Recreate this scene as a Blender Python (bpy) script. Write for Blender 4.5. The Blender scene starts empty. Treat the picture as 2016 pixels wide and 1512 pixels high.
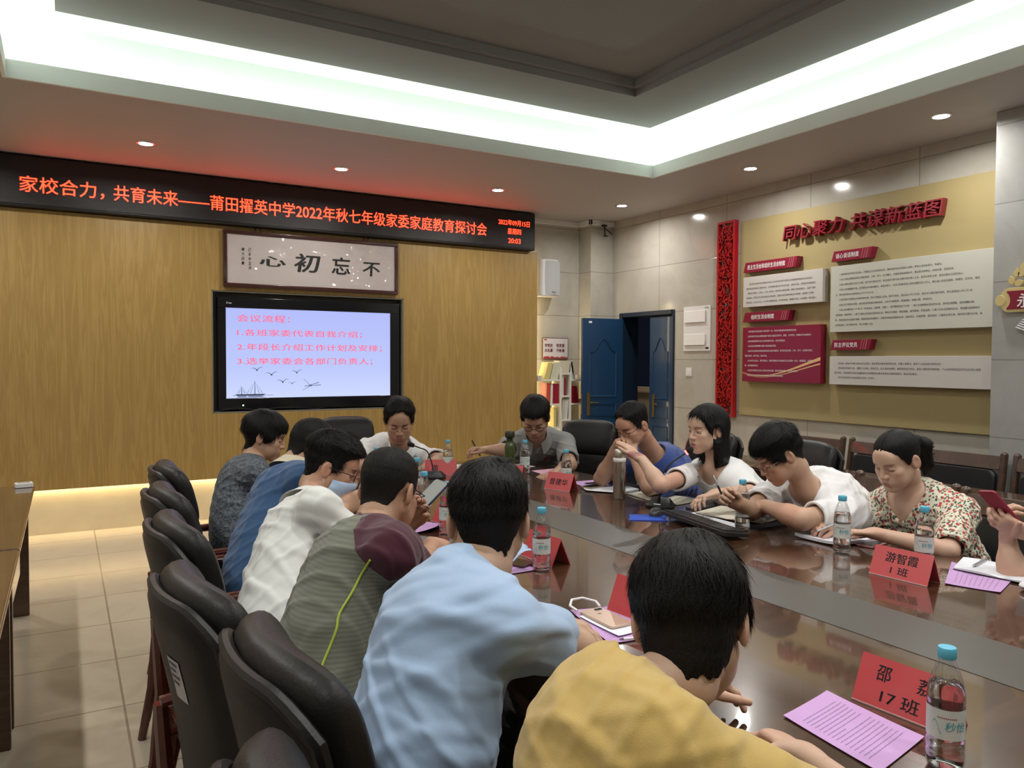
import bpy, math, random
import numpy as np
from mathutils import Vector, Matrix, Euler

SC = bpy.context.scene
COL = SC.collection
R_ = math.radians
rnd = random.Random(7)

# ------------------------------------------------------------------ camera, world, exposure
cam_d = bpy.data.cameras.new('camera')
cam = bpy.data.objects.new('camera', cam_d)
COL.objects.link(cam)
SC.camera = cam
YAW, PITCH, ROLL, FPX, HC = R_(29.994), R_(-1.7587), R_(0.2283), 1525.055, 1.5
def _cam():
    F = Vector((math.sin(YAW)*math.cos(PITCH), math.cos(YAW)*math.cos(PITCH), math.sin(PITCH)))
    X = Vector((math.cos(YAW), -math.sin(YAW), 0))
    U = X.cross(F)
    c, s = math.cos(ROLL), math.sin(ROLL)
    X2, U2 = c*X + s*U, c*U - s*X
    m = Matrix((X2, U2, -F)).transposed().to_4x4()
    m.translation = Vector((0, 0, HC))
    cam.matrix_world = m
_cam()
cam_d.sensor_width = 36
cam_d.lens = FPX*36/2016
cam_d.clip_start = 0.02
w = bpy.data.worlds.new('night_sky')
SC.world = w
w.use_nodes = True
w.node_tree.nodes['Background'].inputs[0].default_value = (0.004, 0.005, 0.009, 1)
w.node_tree.nodes['Background'].inputs[1].default_value = 1.0
SC.view_settings.view_transform = 'Standard'
SC.view_settings.look = 'None'
SC.view_settings.gamma = 1
SC.view_settings.exposure = EXPO = 0.1
SC.view_settings.use_curve_mapping = False
SC.cycles.use_denoising = True
SC.cycles.max_bounces = 7
SC.cycles.diffuse_bounces = 4
SC.cycles.glossy_bounces = 3
SC.cycles.transmission_bounces = 6
SC.cycles.transparent_max_bounces = 12
SC.cycles.caustics_reflective = False
SC.cycles.caustics_refractive = False
SC.cycles.sample_clamp_indirect = 4

# ------------------------------------------------------------------ the room's lamps, plus added recess fill lamps
def area(name, loc, rot, sx, sy, power, color, spread=180, shape='RECTANGLE'):
    d = bpy.data.lights.new(name, 'AREA')
    d.shape = shape
    d.size = sx
    d.size_y = sy
    d.energy = power
    d.color = color
    d.spread = R_(spread)
    o = bpy.data.objects.new(name, d)
    o.location = loc
    o.rotation_euler = [R_(a) for a in rot]
    COL.objects.link(o)
    return o
S = 3.15                                    # soffit height
TX0, TX1, TY0, TY1 = -0.30, 4.63, -2.4, 5.48   # opening of the ceiling tray
COVE = (0.83, 1.0, 0.88)
CP = 15.0                                   # watts per metre-ish of cove strip
# LED strips lying on the ledge behind the fascia, facing up
cx, cy = (TX0+TX1)/2, (TY0+TY1)/2
area('cove_strip', (cx, TY1+0.07, S+0.10), (180, 0, 0), TX1-TX0+0.2, 0.05, CP*(TX1-TX0)*0.16, COVE)
area('cove_strip', (cx, TY0-0.07, S+0.10), (180, 0, 0), TX1-TX0+0.2, 0.05, CP*(TX1-TX0)*0.16, COVE)
area('cove_strip', (TX1+0.07, cy, S+0.10), (180, 0, 0), 0.05, TY1-TY0+0.2, CP*(TY1-TY0)*0.16, COVE)
area('cove_strip', (TX0-0.07, cy, S+0.10), (180, 0, 0), 0.05, TY1-TY0+0.2, CP*(TY1-TY0)*0.16, COVE)
# warm strip under and beside the wood panel
WARM = (1.0, 0.78, 0.42)
area('panel_strip', (1.7, 7.64, 0.43), (0, 0, 0), 6.0, 0.03, 26, WARM)
area('panel_strip', (4.64, 7.65, 1.6), (0, -90, 0), 2.2, 0.03, 7, WARM)
DOWN = (1.0, 0.97, 0.92)
DL = [(0.557, 6.59), (2.091, 6.59), (3.655, 6.62), (5.15, 6.6), (5.10, 4.77), (5.11, 3.11),
      (5.1, 1.45), (5.1, -0.2), (-0.85, 6.6), (-0.85, 4.7), (-0.85, 3.0), (-0.85, 1.3), (-0.85, -0.5)]
RL_FILL = [(1.35, 2.5), (2.95, 2.5), (1.35, 1.0), (2.95, 1.0), (1.35, -0.5), (2.95, -0.5)]      # unseen lamps added in the ceiling recess to light the people
for (x, y) in DL:
    area('downlight_beam', (x, y, S-0.012), (0, 0, 0), 0.09, 0.09, 14, DOWN, 165, 'DISK')
for (x, y) in RL_FILL:
    area('added_recess_fill_beam', (x, y, 3.585), (0, 0, 0), 0.16, 0.16, 15, DOWN, 150, 'DISK')

area('ticker_glow', (2.0, 7.40, 2.93), (-128, 0, 0), 4.4, .16, 5, (1, .05, .03))

# ------------------------------------------------------------------ materials
MATS = {}
def nodes_mat(name):
    m = bpy.data.materials.new(name)
    m.use_nodes = True
    nt = m.node_tree
    return m, nt, nt.nodes['Principled BSDF']
def mat(name, color=(.5, .5, .5), rough=.5, metal=0, coat=0, spec=.5, bump=0, bscale=40, var=0, vscale=8, emit=None, estr=0, sheen=0, trans=0, ior=1.45, stretch=(1, 1, 1), crough=.05, sss=0, alpha=1):
    """principled material with optional procedural colour variation and bump"""
    if name in MATS:
        return MATS[name]
    m, nt, b = nodes_mat(name)
    b.inputs['Base Color'].default_value = (*color, 1)
    b.inputs['Roughness'].default_value = rough
    b.inputs['Metallic'].default_value = metal
    b.inputs['Coat Weight'].default_value = coat
    b.inputs['Coat Roughness'].default_value = crough
    b.inputs['Specular IOR Level'].default_value = spec
    b.inputs['Sheen Weight'].default_value = sheen
    b.inputs['Transmission Weight'].default_value = trans
    b.inputs['IOR'].default_value = ior
    b.inputs['Alpha'].default_value = alpha
    if sss:
        b.inputs['Subsurface Weight'].default_value = sss
        b.inputs['Subsurface Radius'].default_value = (.012, .005, .003)
        b.inputs['Subsurface Scale'].default_value = 1.0
    if emit:
        b.inputs['Emission Color'].default_value = (*emit, 1)
        b.inputs['Emission Strength'].default_value = estr
    tc = nt.nodes.new('ShaderNodeTexCoord')
    mp = nt.nodes.new('ShaderNodeMapping')
    mp.inputs['Scale'].default_value = stretch
    nt.links.new(tc.outputs['Object'], mp.inputs[0])
    if var:
        n = nt.nodes.new('ShaderNodeTexNoise')
        n.inputs['Scale'].default_value = vscale
        n.inputs['Detail'].default_value = 5
        nt.links.new(mp.outputs[0], n.inputs['Vector'])
        cr = nt.nodes.new('ShaderNodeValToRGB')
        cr.color_ramp.elements[0].position = .3
        cr.color_ramp.elements[1].position = .7
        cr.color_ramp.elements[0].color = (*[max(0, c*(1-var)) for c in color], 1)
        cr.color_ramp.elements[1].color = (*[min(1, c*(1+var)) for c in color], 1)
        nt.links.new(n.outputs[0], cr.inputs[0])
        nt.links.new(cr.outputs[0], b.inputs['Base Color'])
    if bump:
        n = nt.nodes.new('ShaderNodeTexNoise')
        n.inputs['Scale'].default_value = bscale
        n.inputs['Detail'].default_value = 4
        nt.links.new(mp.outputs[0], n.inputs['Vector'])
        bp = nt.nodes.new('ShaderNodeBump')
        bp.inputs['Strength'].default_value = bump
        bp.inputs['Distance'].default_value = .01
        nt.links.new(n.outputs[0], bp.inputs['Height'])
        nt.links.new(bp.outputs[0], b.inputs['Normal'])
    MATS[name] = m
    return m

def ramp(nt, fac, stops):
    cr = nt.nodes.new('ShaderNodeValToRGB')
    els = cr.color_ramp.elements
    while len(els) < len(stops):
        els.new(.5)
    for e, (p, c) in zip(els, stops):
        e.position = p
        e.color = (*c, 1)
    nt.links.new(fac, cr.inputs[0])
    return cr.outputs[0]
def node(nt, kind, **kw):
    n = nt.nodes.new(kind)
    for k, v in kw.items():
        if k.startswith('_'):
            setattr(n, k[1:], v)
        else:
            n.inputs[k.replace('__', ' ')].default_value = v
    return n
def coords(nt, scale=(1, 1, 1), rot=(0, 0, 0), loc=(0, 0, 0)):
    tc = nt.nodes.new('ShaderNodeTexCoord')
    mp = nt.nodes.new('ShaderNodeMapping')
    mp.inputs['Scale'].default_value = scale
    mp.inputs['Rotation'].default_value = rot
    mp.inputs['Location'].default_value = loc
    nt.links.new(tc.outputs['Object'], mp.inputs[0])
    return mp.outputs[0]
def bump_to(nt, b, h, strength, dist=.01):
    bp = node(nt, 'ShaderNodeBump', Strength=strength, Distance=dist)
    nt.links.new(h, bp.inputs['Height'])
    nt.links.new(bp.outputs[0], b.inputs['Normal'])

def wood_mat(name, c0, c1, c2, scale=(9, 9, .7), rough=.35, coat=0, wave=1.6, spec=.5):
    m, nt, b = nodes_mat(name)
    v = coords(nt, scale)
    n1 = node(nt, 'ShaderNodeTexNoise', Scale=1.3, Detail=3, Distortion=wave)
    nt.links.new(v, n1.inputs['Vector'])
    n2 = node(nt, 'ShaderNodeTexNoise', Scale=14, Detail=4)
    nt.links.new(v, n2.inputs['Vector'])
    mul = node(nt, 'ShaderNodeMath', _operation='MULTIPLY_ADD')
    mul.inputs[1].default_value = 7
    nt.links.new(n1.outputs[0], mul.inputs[0])
    nt.links.new(n2.outputs[0], mul.inputs[2])
    fr = node(nt, 'ShaderNodeMath', _operation='PINGPONG')
    fr.inputs[1].default_value = 1
    nt.links.new(mul.outputs[0], fr.inputs[0])
    out = ramp(nt, fr.outputs[0], [(0, c0), (.5, c1), (1, c2)])
    nt.links.new(out, b.inputs['Base Color'])
    b.inputs['Roughness'].default_value = rough
    b.inputs['Coat Weight'].default_value = coat
    b.inputs['Coat Roughness'].default_value = .04
    b.inputs['Specular IOR Level'].default_value = spec
    MATS[name] = m
    return m
def tile_mat(name, c, grout, axes, tw, th, off, rough, veins=.06, mortar=.004):
    """large ceramic tiles; axes pick the two object axes that run along the surface"""
    m, nt, b = nodes_mat(name)
    tc = nt.nodes.new('ShaderNodeTexCoord')
    sp = nt.nodes.new('ShaderNodeSeparateXYZ')
    cb = nt.nodes.new('ShaderNodeCombineXYZ')
    nt.links.new(tc.outputs['Object'], sp.inputs[0])
    for k in (0, 1):
        ad = node(nt, 'ShaderNodeMath', _operation='ADD')
        ad.inputs[1].default_value = off[k]
        nt.links.new(sp.outputs[axes[k]], ad.inputs[0])
        nt.links.new(ad.outputs[0], cb.inputs[k])
    br = node(nt, 'ShaderNodeTexBrick', Scale=1.0, Mortar__Size=mortar, Mortar__Smooth=.1, Brick__Width=tw, Row__Height=th, _offset=0)
    br.inputs['Color1'].default_value = (*c, 1)
    br.inputs['Color2'].default_value = (*[x*.96 for x in c], 1)
    br.inputs['Mortar'].default_value = (*grout, 1)
    nt.links.new(cb.outputs[0], br.inputs['Vector'])
    n = node(nt, 'ShaderNodeTexNoise', Scale=2.2, Detail=7, Roughness=.6, Distortion=1.8)
    nt.links.new(tc.outputs['Object'], n.inputs['Vector'])
    mx = node(nt, 'ShaderNodeMix', _data_type='RGBA', _blend_type='MULTIPLY')
    mx.inputs[0].default_value = 1
    rr = ramp(nt, n.outputs[0], [(.3, (1-veins*2, 1-veins*2.2, 1-veins*2.5)), (.6, (1, 1, 1))])
    nt.links.new(br.outputs[0], mx.inputs[6])
    nt.links.new(rr, mx.inputs[7])
    nt.links.new(mx.outputs[2], b.inputs['Base Color'])
    b.inputs['Roughness'].default_value = rough
    inv = node(nt, 'ShaderNodeMath', _operation='SUBTRACT')
    inv.inputs[0].default_value = 1
    nt.links.new(br.outputs['Fac'], inv.inputs[1])
    bump_to(nt, b, inv.outputs[0], .25, .003)
    MATS[name] = m
    return m

# ------------------------------------------------------------------ mesh builder
class MB:
    def __init__(s):
        s.v = []; s.f = []; s.m = []
    def add(s, vs, fs, mi=0):
        o = len(s.v)
        s.v += [tuple(p) for p in vs]
        s.f += [[i+o for i in f] for f in fs]
        s.m += [mi]*len(fs)
        return s
    def box(s, c, d, rot=None, mi=0):
        hx, hy, hz = d[0]/2, d[1]/2, d[2]/2
        M = Euler(rot).to_matrix() if rot else None
        vs = []
        for z in (-hz, hz):
            for (x, y) in ((-hx, -hy), (hx, -hy), (hx, hy), (-hx, hy)):
                p = Vector((x, y, z))
                if M: p = M @ p
                vs.append((p.x+c[0], p.y+c[1], p.z+c[2]))
        return s.add(vs, [(3, 2, 1, 0), (4, 5, 6, 7), (0, 1, 5, 4), (1, 2, 6, 5), (2, 3, 7, 6), (3, 0, 4, 7)], mi)
    def bx(s, x0, x1, y0, y1, z0, z1, mi=0):
        return s.box(((x0+x1)/2, (y0+y1)/2, (z0+z1)/2), (abs(x1-x0), abs(y1-y0), abs(z1-z0)), None, mi)
    def quad(s, a, b, c, d, mi=0):
        return s.add([a, b, c, d], [(0, 1, 2, 3)], mi)
    def prism(s, poly, z0, z1, mi=0, M=None):
        n = len(poly)
        vs = [(p[0], p[1], z0) for p in poly]+[(p[0], p[1], z1) for p in poly]
        if M is not None: vs = [tuple(M @ Vector(p)) for p in vs]
        fs = [list(range(n))[::-1], list(range(n, 2*n))]
        fs += [(i, (i+1) % n, n+(i+1) % n, n+i) for i in range(n)]
        return s.add(vs, fs, mi)
    def lathe(s, prof, n=32, c=(0, 0, 0), M=None, mi=0, caps=True):
        vs = []
        for (r, z) in prof:
            for k in range(n):
                a = 2*math.pi*k/n
                vs.append((r*math.cos(a), r*math.sin(a), z))
        vs = [tuple((M @ Vector(p) if M is not None else Vector(p))+Vector(c)) for p in vs]
        fs = []
        for i in range(len(prof)-1):
            for k in range(n):
                a, b = i*n+k, i*n+(k+1) % n
                fs.append((a, b, b+n, a+n))
        if caps:
            fs.append(list(range(n))[::-1])
            fs.append(list(range((len(prof)-1)*n, len(prof)*n)))
        return s.add(vs, fs, mi)
    def tube(s, path, r, n=8, mi=0, flat=1.0, up=None):
        path = [Vector(p) for p in path]
        rs = r if isinstance(r, (list, tuple)) else [r]*len(path)
        rings = []
        prev = None
        for i, p in enumerate(path):
            t = (path[min(i+1, len(path)-1)]-path[max(i-1, 0)]).normalized()
            if prev is None:
                u = Vector(up) if up else (Vector((0, 0, 1)) if abs(t.z) < .9 else Vector((1, 0, 0)))
            else:
                u = prev
            u = (u-t*u.dot(t)).normalized()
            prev = u
            wv = t.cross(u)
            rings.append([tuple(p+u*(math.cos(2*math.pi*k/n)*rs[i]*flat)+wv*(math.sin(2*math.pi*k/n)*rs[i])) for k in range(n)])
        vs = [q for rg in rings for q in rg]
        fs = []
        for i in range(len(rings)-1):
            for k in range(n):
                a, b = i*n+k, i*n+(k+1) % n
                fs.append((a, b, b+n, a+n))
        fs.append(list(range(n))[::-1])
        fs.append(list(range((len(rings)-1)*n, len(rings)*n)))
        return s.add(vs, fs, mi)
    def grid(s, P, mi=0, cu=False, cv=False):
        """P[i][j] points; closed in u/v if asked"""
        nu, nv = len(P), len(P[0])
        vs = [tuple(q) for row in P for q in row]
        fs = []
        for i in range(nu if cu else nu-1):
            for j in range(nv if cv else nv-1):
                a, b = i*nv+j, i*nv+(j+1) % nv
                c, d = ((i+1) % nu)*nv+(j+1) % nv, ((i+1) % nu)*nv+j
                fs.append((a, b, c, d))
        return s.add(vs, fs, mi)
    def ellipsoid(s, c, r, nu=16, nv=10, M=None, mi=0):
        P = []
        for i in range(nv+1):
            th = math.pi*i/nv
            row = []
            for k in range(nu):
                a = 2*math.pi*k/nu
                q = Vector((r[0]*math.sin(th)*math.cos(a), r[1]*math.sin(th)*math.sin(a), -r[2]*math.cos(th)))
                if M is not None: q = M @ q
                row.append((q.x+c[0], q.y+c[1], q.z+c[2]))
            P.append(row)
        return s.grid(P, mi, False, True)
    def move(s, t):
        s.v = [(p[0]+t[0], p[1]+t[1], p[2]+t[2]) for p in s.v]
        return s
    def xf(s, M):
        s.v = [tuple(M @ Vector(p)) for p in s.v]
        return s
def mesh_from(name, mb, mats, ang=35):
    me = bpy.data.meshes.new(name)
    me.from_pydata(mb.v, [], mb.f)
    if not isinstance(mats, (list, tuple)): mats = [mats]
    for mm in mats: me.materials.append(mm)
    if len(mats) > 1: me.polygons.foreach_set('material_index', mb.m)
    me.shade_smooth()
    me.set_sharp_from_angle(angle=R_(ang))
    me.update()
    return me
def obj(name, mb, mats, parent=None, bevel=0, seg=2, world=False, label=None, ang=35, kind=None):
    if world and parent is not None:
        mb.move(tuple(-parent.location))
    o = bpy.data.objects.new(name, mesh_from(name, mb, mats, ang))
    COL.objects.link(o)
    if parent is not None: o.parent = parent
    if bevel:
        b = o.modifiers.new('bevel', 'BEVEL')
        b.width = bevel
        b.segments = seg
        b.limit_method = 'ANGLE'
        b.angle_limit = R_(40)
        b.harden_normals = True
    if label: o['label'] = label
    if kind: o['kind'] = kind
    return o
def tag(o, label, cat, group=None):
    o['label'] = label
    o['category'] = cat
    if group: o['group'] = group
    return o
def thing(name, label, cat, loc=(0, 0, 0), rotz=0, group=None):
    o = bpy.data.objects.new(name, None)
    o.empty_display_size = .1
    COL.objects.link(o)
    o.location = loc
    o.rotation_euler = (0, 0, rotz)
    return tag(o, label, cat, group)
def struct(name, mb, mats, parent=None, bevel=0, ang=35):
    o = obj(name, mb, mats, parent, bevel, ang=ang)
    if parent is None: o['kind'] = 'structure'
    return o
def dup(root, label=None, loc=None, rotz=None, group=None):
    """copy of a thing with copies of its parts and sub-parts"""
    def cp(o, par):
        c = o.copy()
        COL.objects.link(c)
        c.parent = par
        for ch in o.children: cp(ch, c)
        return c
    r = root.copy()
    COL.objects.link(r)
    if loc is not None: r.location = loc
    if rotz is not None: r.rotation_euler = (0, 0, rotz)
    for ch in root.children: cp(ch, r)
    if label: r['label'] = label
    if group: r['group'] = group
    return r

# ------------------------------------------------------------------ lettering
def text_mb(s, size, depth=0, offset=0, shear=0, align='LEFT', spacing=1.0, sx=1.0):
    """flat or extruded lettering as raw geometry in the XY plane"""
    cu = bpy.data.curves.new('lettering', 'FONT')
    cu.body = s
    cu.size = size
    cu.extrude = depth
    cu.shear = shear
    cu.align_x = align
    cu.space_character = spacing
    cu.resolution_u = 3
    o = bpy.data.objects.new('lettering', cu)
    COL.objects.link(o)
    dg = bpy.context.evaluated_depsgraph_get()
    me = bpy.data.meshes.new_from_object(o.evaluated_get(dg))
    mb = MB()
    e = offset*size if offset < .2 else 0
    for i, (dx, dy) in enumerate(((0, 0),) if not e else ((-e*.7, 0), (e*.7, 0), (0, e*.45), (0, -e*.45))):   # weight by overprinting
        mb.add([(q.co.x*sx+dx, q.co.y+dy, q.co.z+i*.0003) for q in me.vertices], [list(p.vertices) for p in me.polygons])
    bpy.data.objects.remove(o)
    bpy.data.curves.remove(cu)
    bpy.data.meshes.remove(me)
    return mb
def merge(mbs, mi=None):
    r = MB()
    for m in mbs: r.add(m.v, m.f, 0); r.m[-len(m.f):] = m.m if m.f else []
    return r
def basis(o, x, y):
    """matrix taking local (x,y,z) to origin o with axes x, y, x*y"""
    x = Vector(x).normalized(); y = Vector(y).normalized(); z = x.cross(y)
    m = Matrix((x, y, z)).transposed().to_4x4()
    m.translation = Vector(o)
    return m
def bbox(mb):
    a = np.array(mb.v)
    return a.min(0), a.max(0)
# ------------------------------------------------------------------ room shell
XR, YB, XL_, YF = 5.70, 7.70, -1.45, -3.4
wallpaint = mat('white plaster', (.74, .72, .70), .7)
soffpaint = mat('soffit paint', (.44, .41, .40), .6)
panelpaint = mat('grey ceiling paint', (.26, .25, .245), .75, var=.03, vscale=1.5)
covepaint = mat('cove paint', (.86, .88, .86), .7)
walltile_r = tile_mat('wall tile along the side', (.47, .445, .39), (.28, .26, .22), (1, 2), 1.0, .515, (.37, -.485), .13)
walltile_b = tile_mat('wall tile along the back', (.47, .445, .39), (.28, .26, .22), (0, 2), 1.0, .515, (.63, -.485), .13)
pillartile = tile_mat('pillar tile', (.40, .40, .39), (.26, .26, .25), (1, 2), 3.0, .515, (.1, -.485), .14)
floortile = tile_mat('floor tile', (.53, .46, .36), (.28, .23, .17), (0, 1), .6, .6, (.395, -.1), .16, veins=.04, mortar=.005)
basetile = mat('cream base tile', (.66, .60, .47), .3, var=.08, vscale=3)
struct('floor', MB().bx(XL_-.2, XR+3, YF-.2, YB+3.2, -.1, 0), floortile)
struct('wall_back', MB().bx(XL_-.2, XR+.2, YB, YB+.2, 0, 4), walltile_b)
struct('wall_left', MB().bx(XL_-.2, XL_, YF, YB, 0, 4), walltile_r)
struct('wall_front', MB().bx(XL_-.2, XR+.2, YF-.2, YF, 0, 4), walltile_b)
DY0, DY1, DZ = 6.37, 7.29, 2.055
wr = MB().bx(XR, XR+.2, YF, DY0, 0, 4).bx(XR, XR+.2, DY1, YB, 0, 4).bx(XR, XR+.2, DY0, DY1, DZ, 4)
struct('wall_right', wr, walltile_r)
struct('trim_1', MB().bx(5.376, XR+.02, 7.47, YB+.02, 0, S), walltile_b)        # tiled corner column
struct('trim_2', MB().bx(5.36, XR+.02, 0.9, 2.885, 0, S), pillartile, bevel=.004)          # tiled pier on the right
# ceiling: soffit ring, fascia, cove, dropped panel with a stepped recess
c = MB()
o0 = (XL_-.1, XR+.1, YF-.1, YB+.1)
ZC = 3.56
c.bx(o0[0], TX0, o0[2], o0[3], S, S+.02).bx(TX1, o0[1], o0[2], o0[3], S, S+.02)
c.bx(TX0, TX1, TY1, o0[3], S, S+.02).bx(TX0, TX1, o0[2], TY0, S, S+.02)
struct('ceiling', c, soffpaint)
f = MB()
t = .02
FH = .105
f.bx(TX0, TX0+t, TY0, TY1, S-.002, S+FH).bx(TX1-t, TX1, TY0, TY1, S-.002, S+FH)
f.bx(TX0+t, TX1-t, TY1-t, TY1, S-.002, S+FH).bx(TX0+t, TX1-t, TY0, TY0+t, S-.002, S+FH)
struct('trim_3', f, covepaint)
cv = MB()
G = .16
cv.bx(TX0-G-.02, TX0-G, TY0-G, TY1+G, S+.02, ZC).bx(TX1+G, TX1+G+.02, TY0-G, TY1+G, S+.02, ZC)
cv.bx(TX0-G, TX1+G, TY1+G, TY1+G+.02, S+.02, ZC).bx(TX0-G, TX1+G, TY0-G-.02, TY0-G, S+.02, ZC)
def ring(mb, a, b, z0, z1):
    mb.bx(a[0], b[0], a[2], a[3], z0, z1).bx(b[1], a[1], a[2], a[3], z0, z1)
    mb.bx(b[0], b[1], b[3], a[3], z0, z1).bx(b[0], b[1], a[2], b[2], z0, z1)
p = MB()
ZP = 3.487
inset = .275
A = (TX0+inset, TX1-inset, TY0+inset, TY1-inset)
B = (TX0+.885, TX1-.885, TY0+.83, TY1-.83)
ring(cv, (TX0-G-.02, TX1+G+.02, TY0-G-.02, TY1+G+.02), (A[0]+.05, A[1]-.05, A[2]+.05, A[3]-.05), ZC, ZC+.02)
struct('trim_4', cv, covepaint)
B2 = (B[0]+.05, B[1]-.05, B[2]+.05, B[3]-.05)
ring(p, A, B, ZP, ZP+.06)
ring(p, (B[0]-.01, B[1]+.01, B[2]-.01, B[3]+.01), B2, ZP+.05, ZP+.11)
p.bx(B2[0]-.02, B2[1]+.02, B2[2]-.02, B2[3]+.02, ZP+.1099, ZP+.12)
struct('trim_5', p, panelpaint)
struct('trim_6', MB().bx(4.62, 5.376, YB-.035, YB, S-.06, S).bx(5.34, 5.376, 7.435, YB, S-.06, S).bx(5.34, XR, 7.435, 7.47, S-.06, S), wallpaint, bevel=.006)  # cable trunking under the ceiling
# night corridor beyond the door
struct('wall_corridor', MB().bx(7.0, 7.15, 5.2, YB+3, 0, 1.13).bx(6.97, 7.18, 5.2, YB+3, 1.06, 1.09), mat('corridor parapet paint', (.62, .52, .40), .7))
area('corridor_lamp', (6.45, 7.6, 2.9), (0, 0, 0), .3, .3, 14, (1, .86, .66))

# ------------------------------------------------------------------ wood panel with the screen niche
woodp = wood_mat('pale oak veneer', (.310, .195, .054), (.345, .222, .066), (.385, .252, .082), (11, 11, .60), .42, wave=1.8)
NX0, NX1, NZ0, NZ1 = 1.165, 3.035, 1.0, 2.13
wp = MB()
PX0, PX1, PZ0, PZ1, PYF, PYB = XL_+.02, 4.656, .40, 2.72, 7.5, 7.60
wp.bx(PX0, NX0, PYF, PYB, PZ0, PZ1).bx(NX1, PX1, PYF, PYB, PZ0, PZ1)
wp.bx(NX0, NX1, PYF, PYB, NZ1, PZ1).bx(NX0, NX1, PYF, PYB, PZ0, NZ0)
struct('trim_7', wp, woodp)
struct('baseboard_back', MB().bx(XL_, 4.62, 7.66, YB, 0, .40), basetile)
niche = MB()
niche.bx(NX0, NX1, PYB+.05, PYB+.06, NZ0, NZ1).bx(NX0-.001, NX0+.012, PYF+.004, PYB+.05, NZ0, NZ1).bx(NX1-.012, NX1+.001, PYF+.004, PYB+.05, NZ0, NZ1)
niche.bx(NX0, NX1, PYF+.004, PYB+.05, NZ1-.012, NZ1).bx(NX0, NX1, PYF+.004, PYB+.05, NZ0, NZ0+.012)
struct('trim_8', niche, mat('grey niche lining', (.17, .165, .14), .45), bevel=.002)

# ------------------------------------------------------------------ LED ticker
black = mat('matt black plastic', (.012, .012, .013), .45)
gloss = mat('gloss black plastic', (.008, .008, .010), .12)
led_on = mat('lit red diodes', (.3, .02, .01), .5, emit=(1.0, .040, .014), estr=5.0)
led = thing('led_display', 'long black LED ticker with glowing red characters above the wood wall', 'LED display', (1.6, 7.42, 2.725))
obj('housing', MB().bx(PX0, 4.575, 7.42, 7.668, 2.725, S-.012), black, led, bevel=.012, world=True)
obj('display_face', MB().bx(PX0+.02, 4.56, 7.412, 7.42, 2.745, S-.035), mat('unlit diode matrix', (.010, .008, .009), .35, bump=.3, bscale=260), led, world=True)
FACE = lambda x, y, z: basis((x, y, z), (1, 0, 0), (0, 0, 1))
def fit(mb, x0, x1, z0, z1, y, keep=False):
    """place lettering on a wall facing -y so that its bounds are x0..x1, z0..z1"""
    a, b = bbox(mb)
    sx = (x1-x0)/(b[0]-a[0])
    sz = sx if keep else (z1-z0)/(b[1]-a[1])
    return MB().add([(x0+(q[0]-a[0])*sx, y-q[2], z0+(q[1]-a[1])*sz) for q in mb.v], mb.f)
for s_, x0, x1, z0, z1 in (('家校合力，', -.300, .305, 2.838, 2.972), ('共育未来——莆田擢英中学2022年秋七年级家委家庭教育探讨会', .375, 3.955, 2.838, 2.972)):
    obj('message_line', fit(text_mb(s_, 1, offset=.008), x0, x1, z0, z1, 7.4085), led_on, led, world=True, label='red glowing message')
for s_, x0, x1, z0, z1 in (('2022年09月15日', 4.10, 4.495, 2.975, 3.040), ('星期四', 4.215, 4.385, 2.882, 2.945), ('20:03', 4.222, 4.380, 2.785, 2.838)):
    m_ = fit(text_mb(s_, 1, offset=.012), x0, x1, z0, z1, 7.409)
    obj('date_line' if '年' in s_ else 'weekday_line' if '星' in s_ else 'clock_line', m_, led_on, led, world=True, label='red glowing line of the date and time')

# ------------------------------------------------------------------ screen
tv = thing('flat_screen', 'wide black framed screen showing a meeting agenda, set into the wood wall', 'screen', (2.1, 7.54, 1.02))
ty = 7.525
bez = MB()
bez.bx(1.222, 3.0, ty, 7.64, 1.030, 1.135).bx(1.222, 3.0, ty, 7.64, 1.975, 2.075).bx(1.222, 1.293, ty, 7.64, 1.135, 1.975).bx(2.900, 3.0, ty, 7.64, 1.135, 1.975)
obj('bezel', bez, gloss, tv, bevel=.006, world=True)
m, nt, b = nodes_mat('lit screen')
v = coords(nt)
sp = node(nt, 'ShaderNodeSeparateXYZ')
nt.links.new(v, sp.inputs[0])
rg = node(nt, 'ShaderNodeMapRange', From__Min=1.13-1.02, From__Max=1.98-1.02)
nt.links.new(sp.outputs[2], rg.inputs[0])
colr = ramp(nt, rg.outputs[0], [(0, (.62, .70, 1.0)), (.35, (.50, .58, .98)), (1, (.44, .50, .96))])
nt.links.new(colr, b.inputs['Emission Color'])
b.inputs['Emission Strength'].default_value = .92
b.inputs['Base Color'].default_value = (.02, .02, .02, 1)
b.inputs['Roughness'].default_value = .3
obj('display', MB().bx(1.290, 2.903, ty+.012, ty+.03, 1.133, 1.977), m, tv, world=True)
pinkt = mat('pink slide lettering', (.1, .02, .03), .6, emit=(.95, .13, .24), estr=.95)
for s_, x0, x1, z0, z1 in (('会议流程：', 1.392, 1.88, 1.85, 1.918), ('1.各班家委代表自我介绍；', 1.392, 2.60, 1.714, 1.782), ('2.年段长介绍工作计划及安排；', 1.392, 2.81, 1.578, 1.648), ('3.选举家委会各部门负责人；', 1.392, 2.71, 1.445, 1.515)):
    m_ = fit(text_mb(s_, 1, offset=.012, spacing=1.06), x0, x1, z0, z1, ty+.010)
    obj('agenda_line', m_, pinkt, tv, world=True, label='pink agenda lettering')
ink = mat('ink drawing on slide', (.01, .012, .02), .6, emit=(.03, .04, .09), estr=1)
dr = MB()
yy = ty+.0105
def fl(pts): dr.add([(p[0], yy, p[1]) for p in pts], [list(range(len(pts)))[::-1]])
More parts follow.
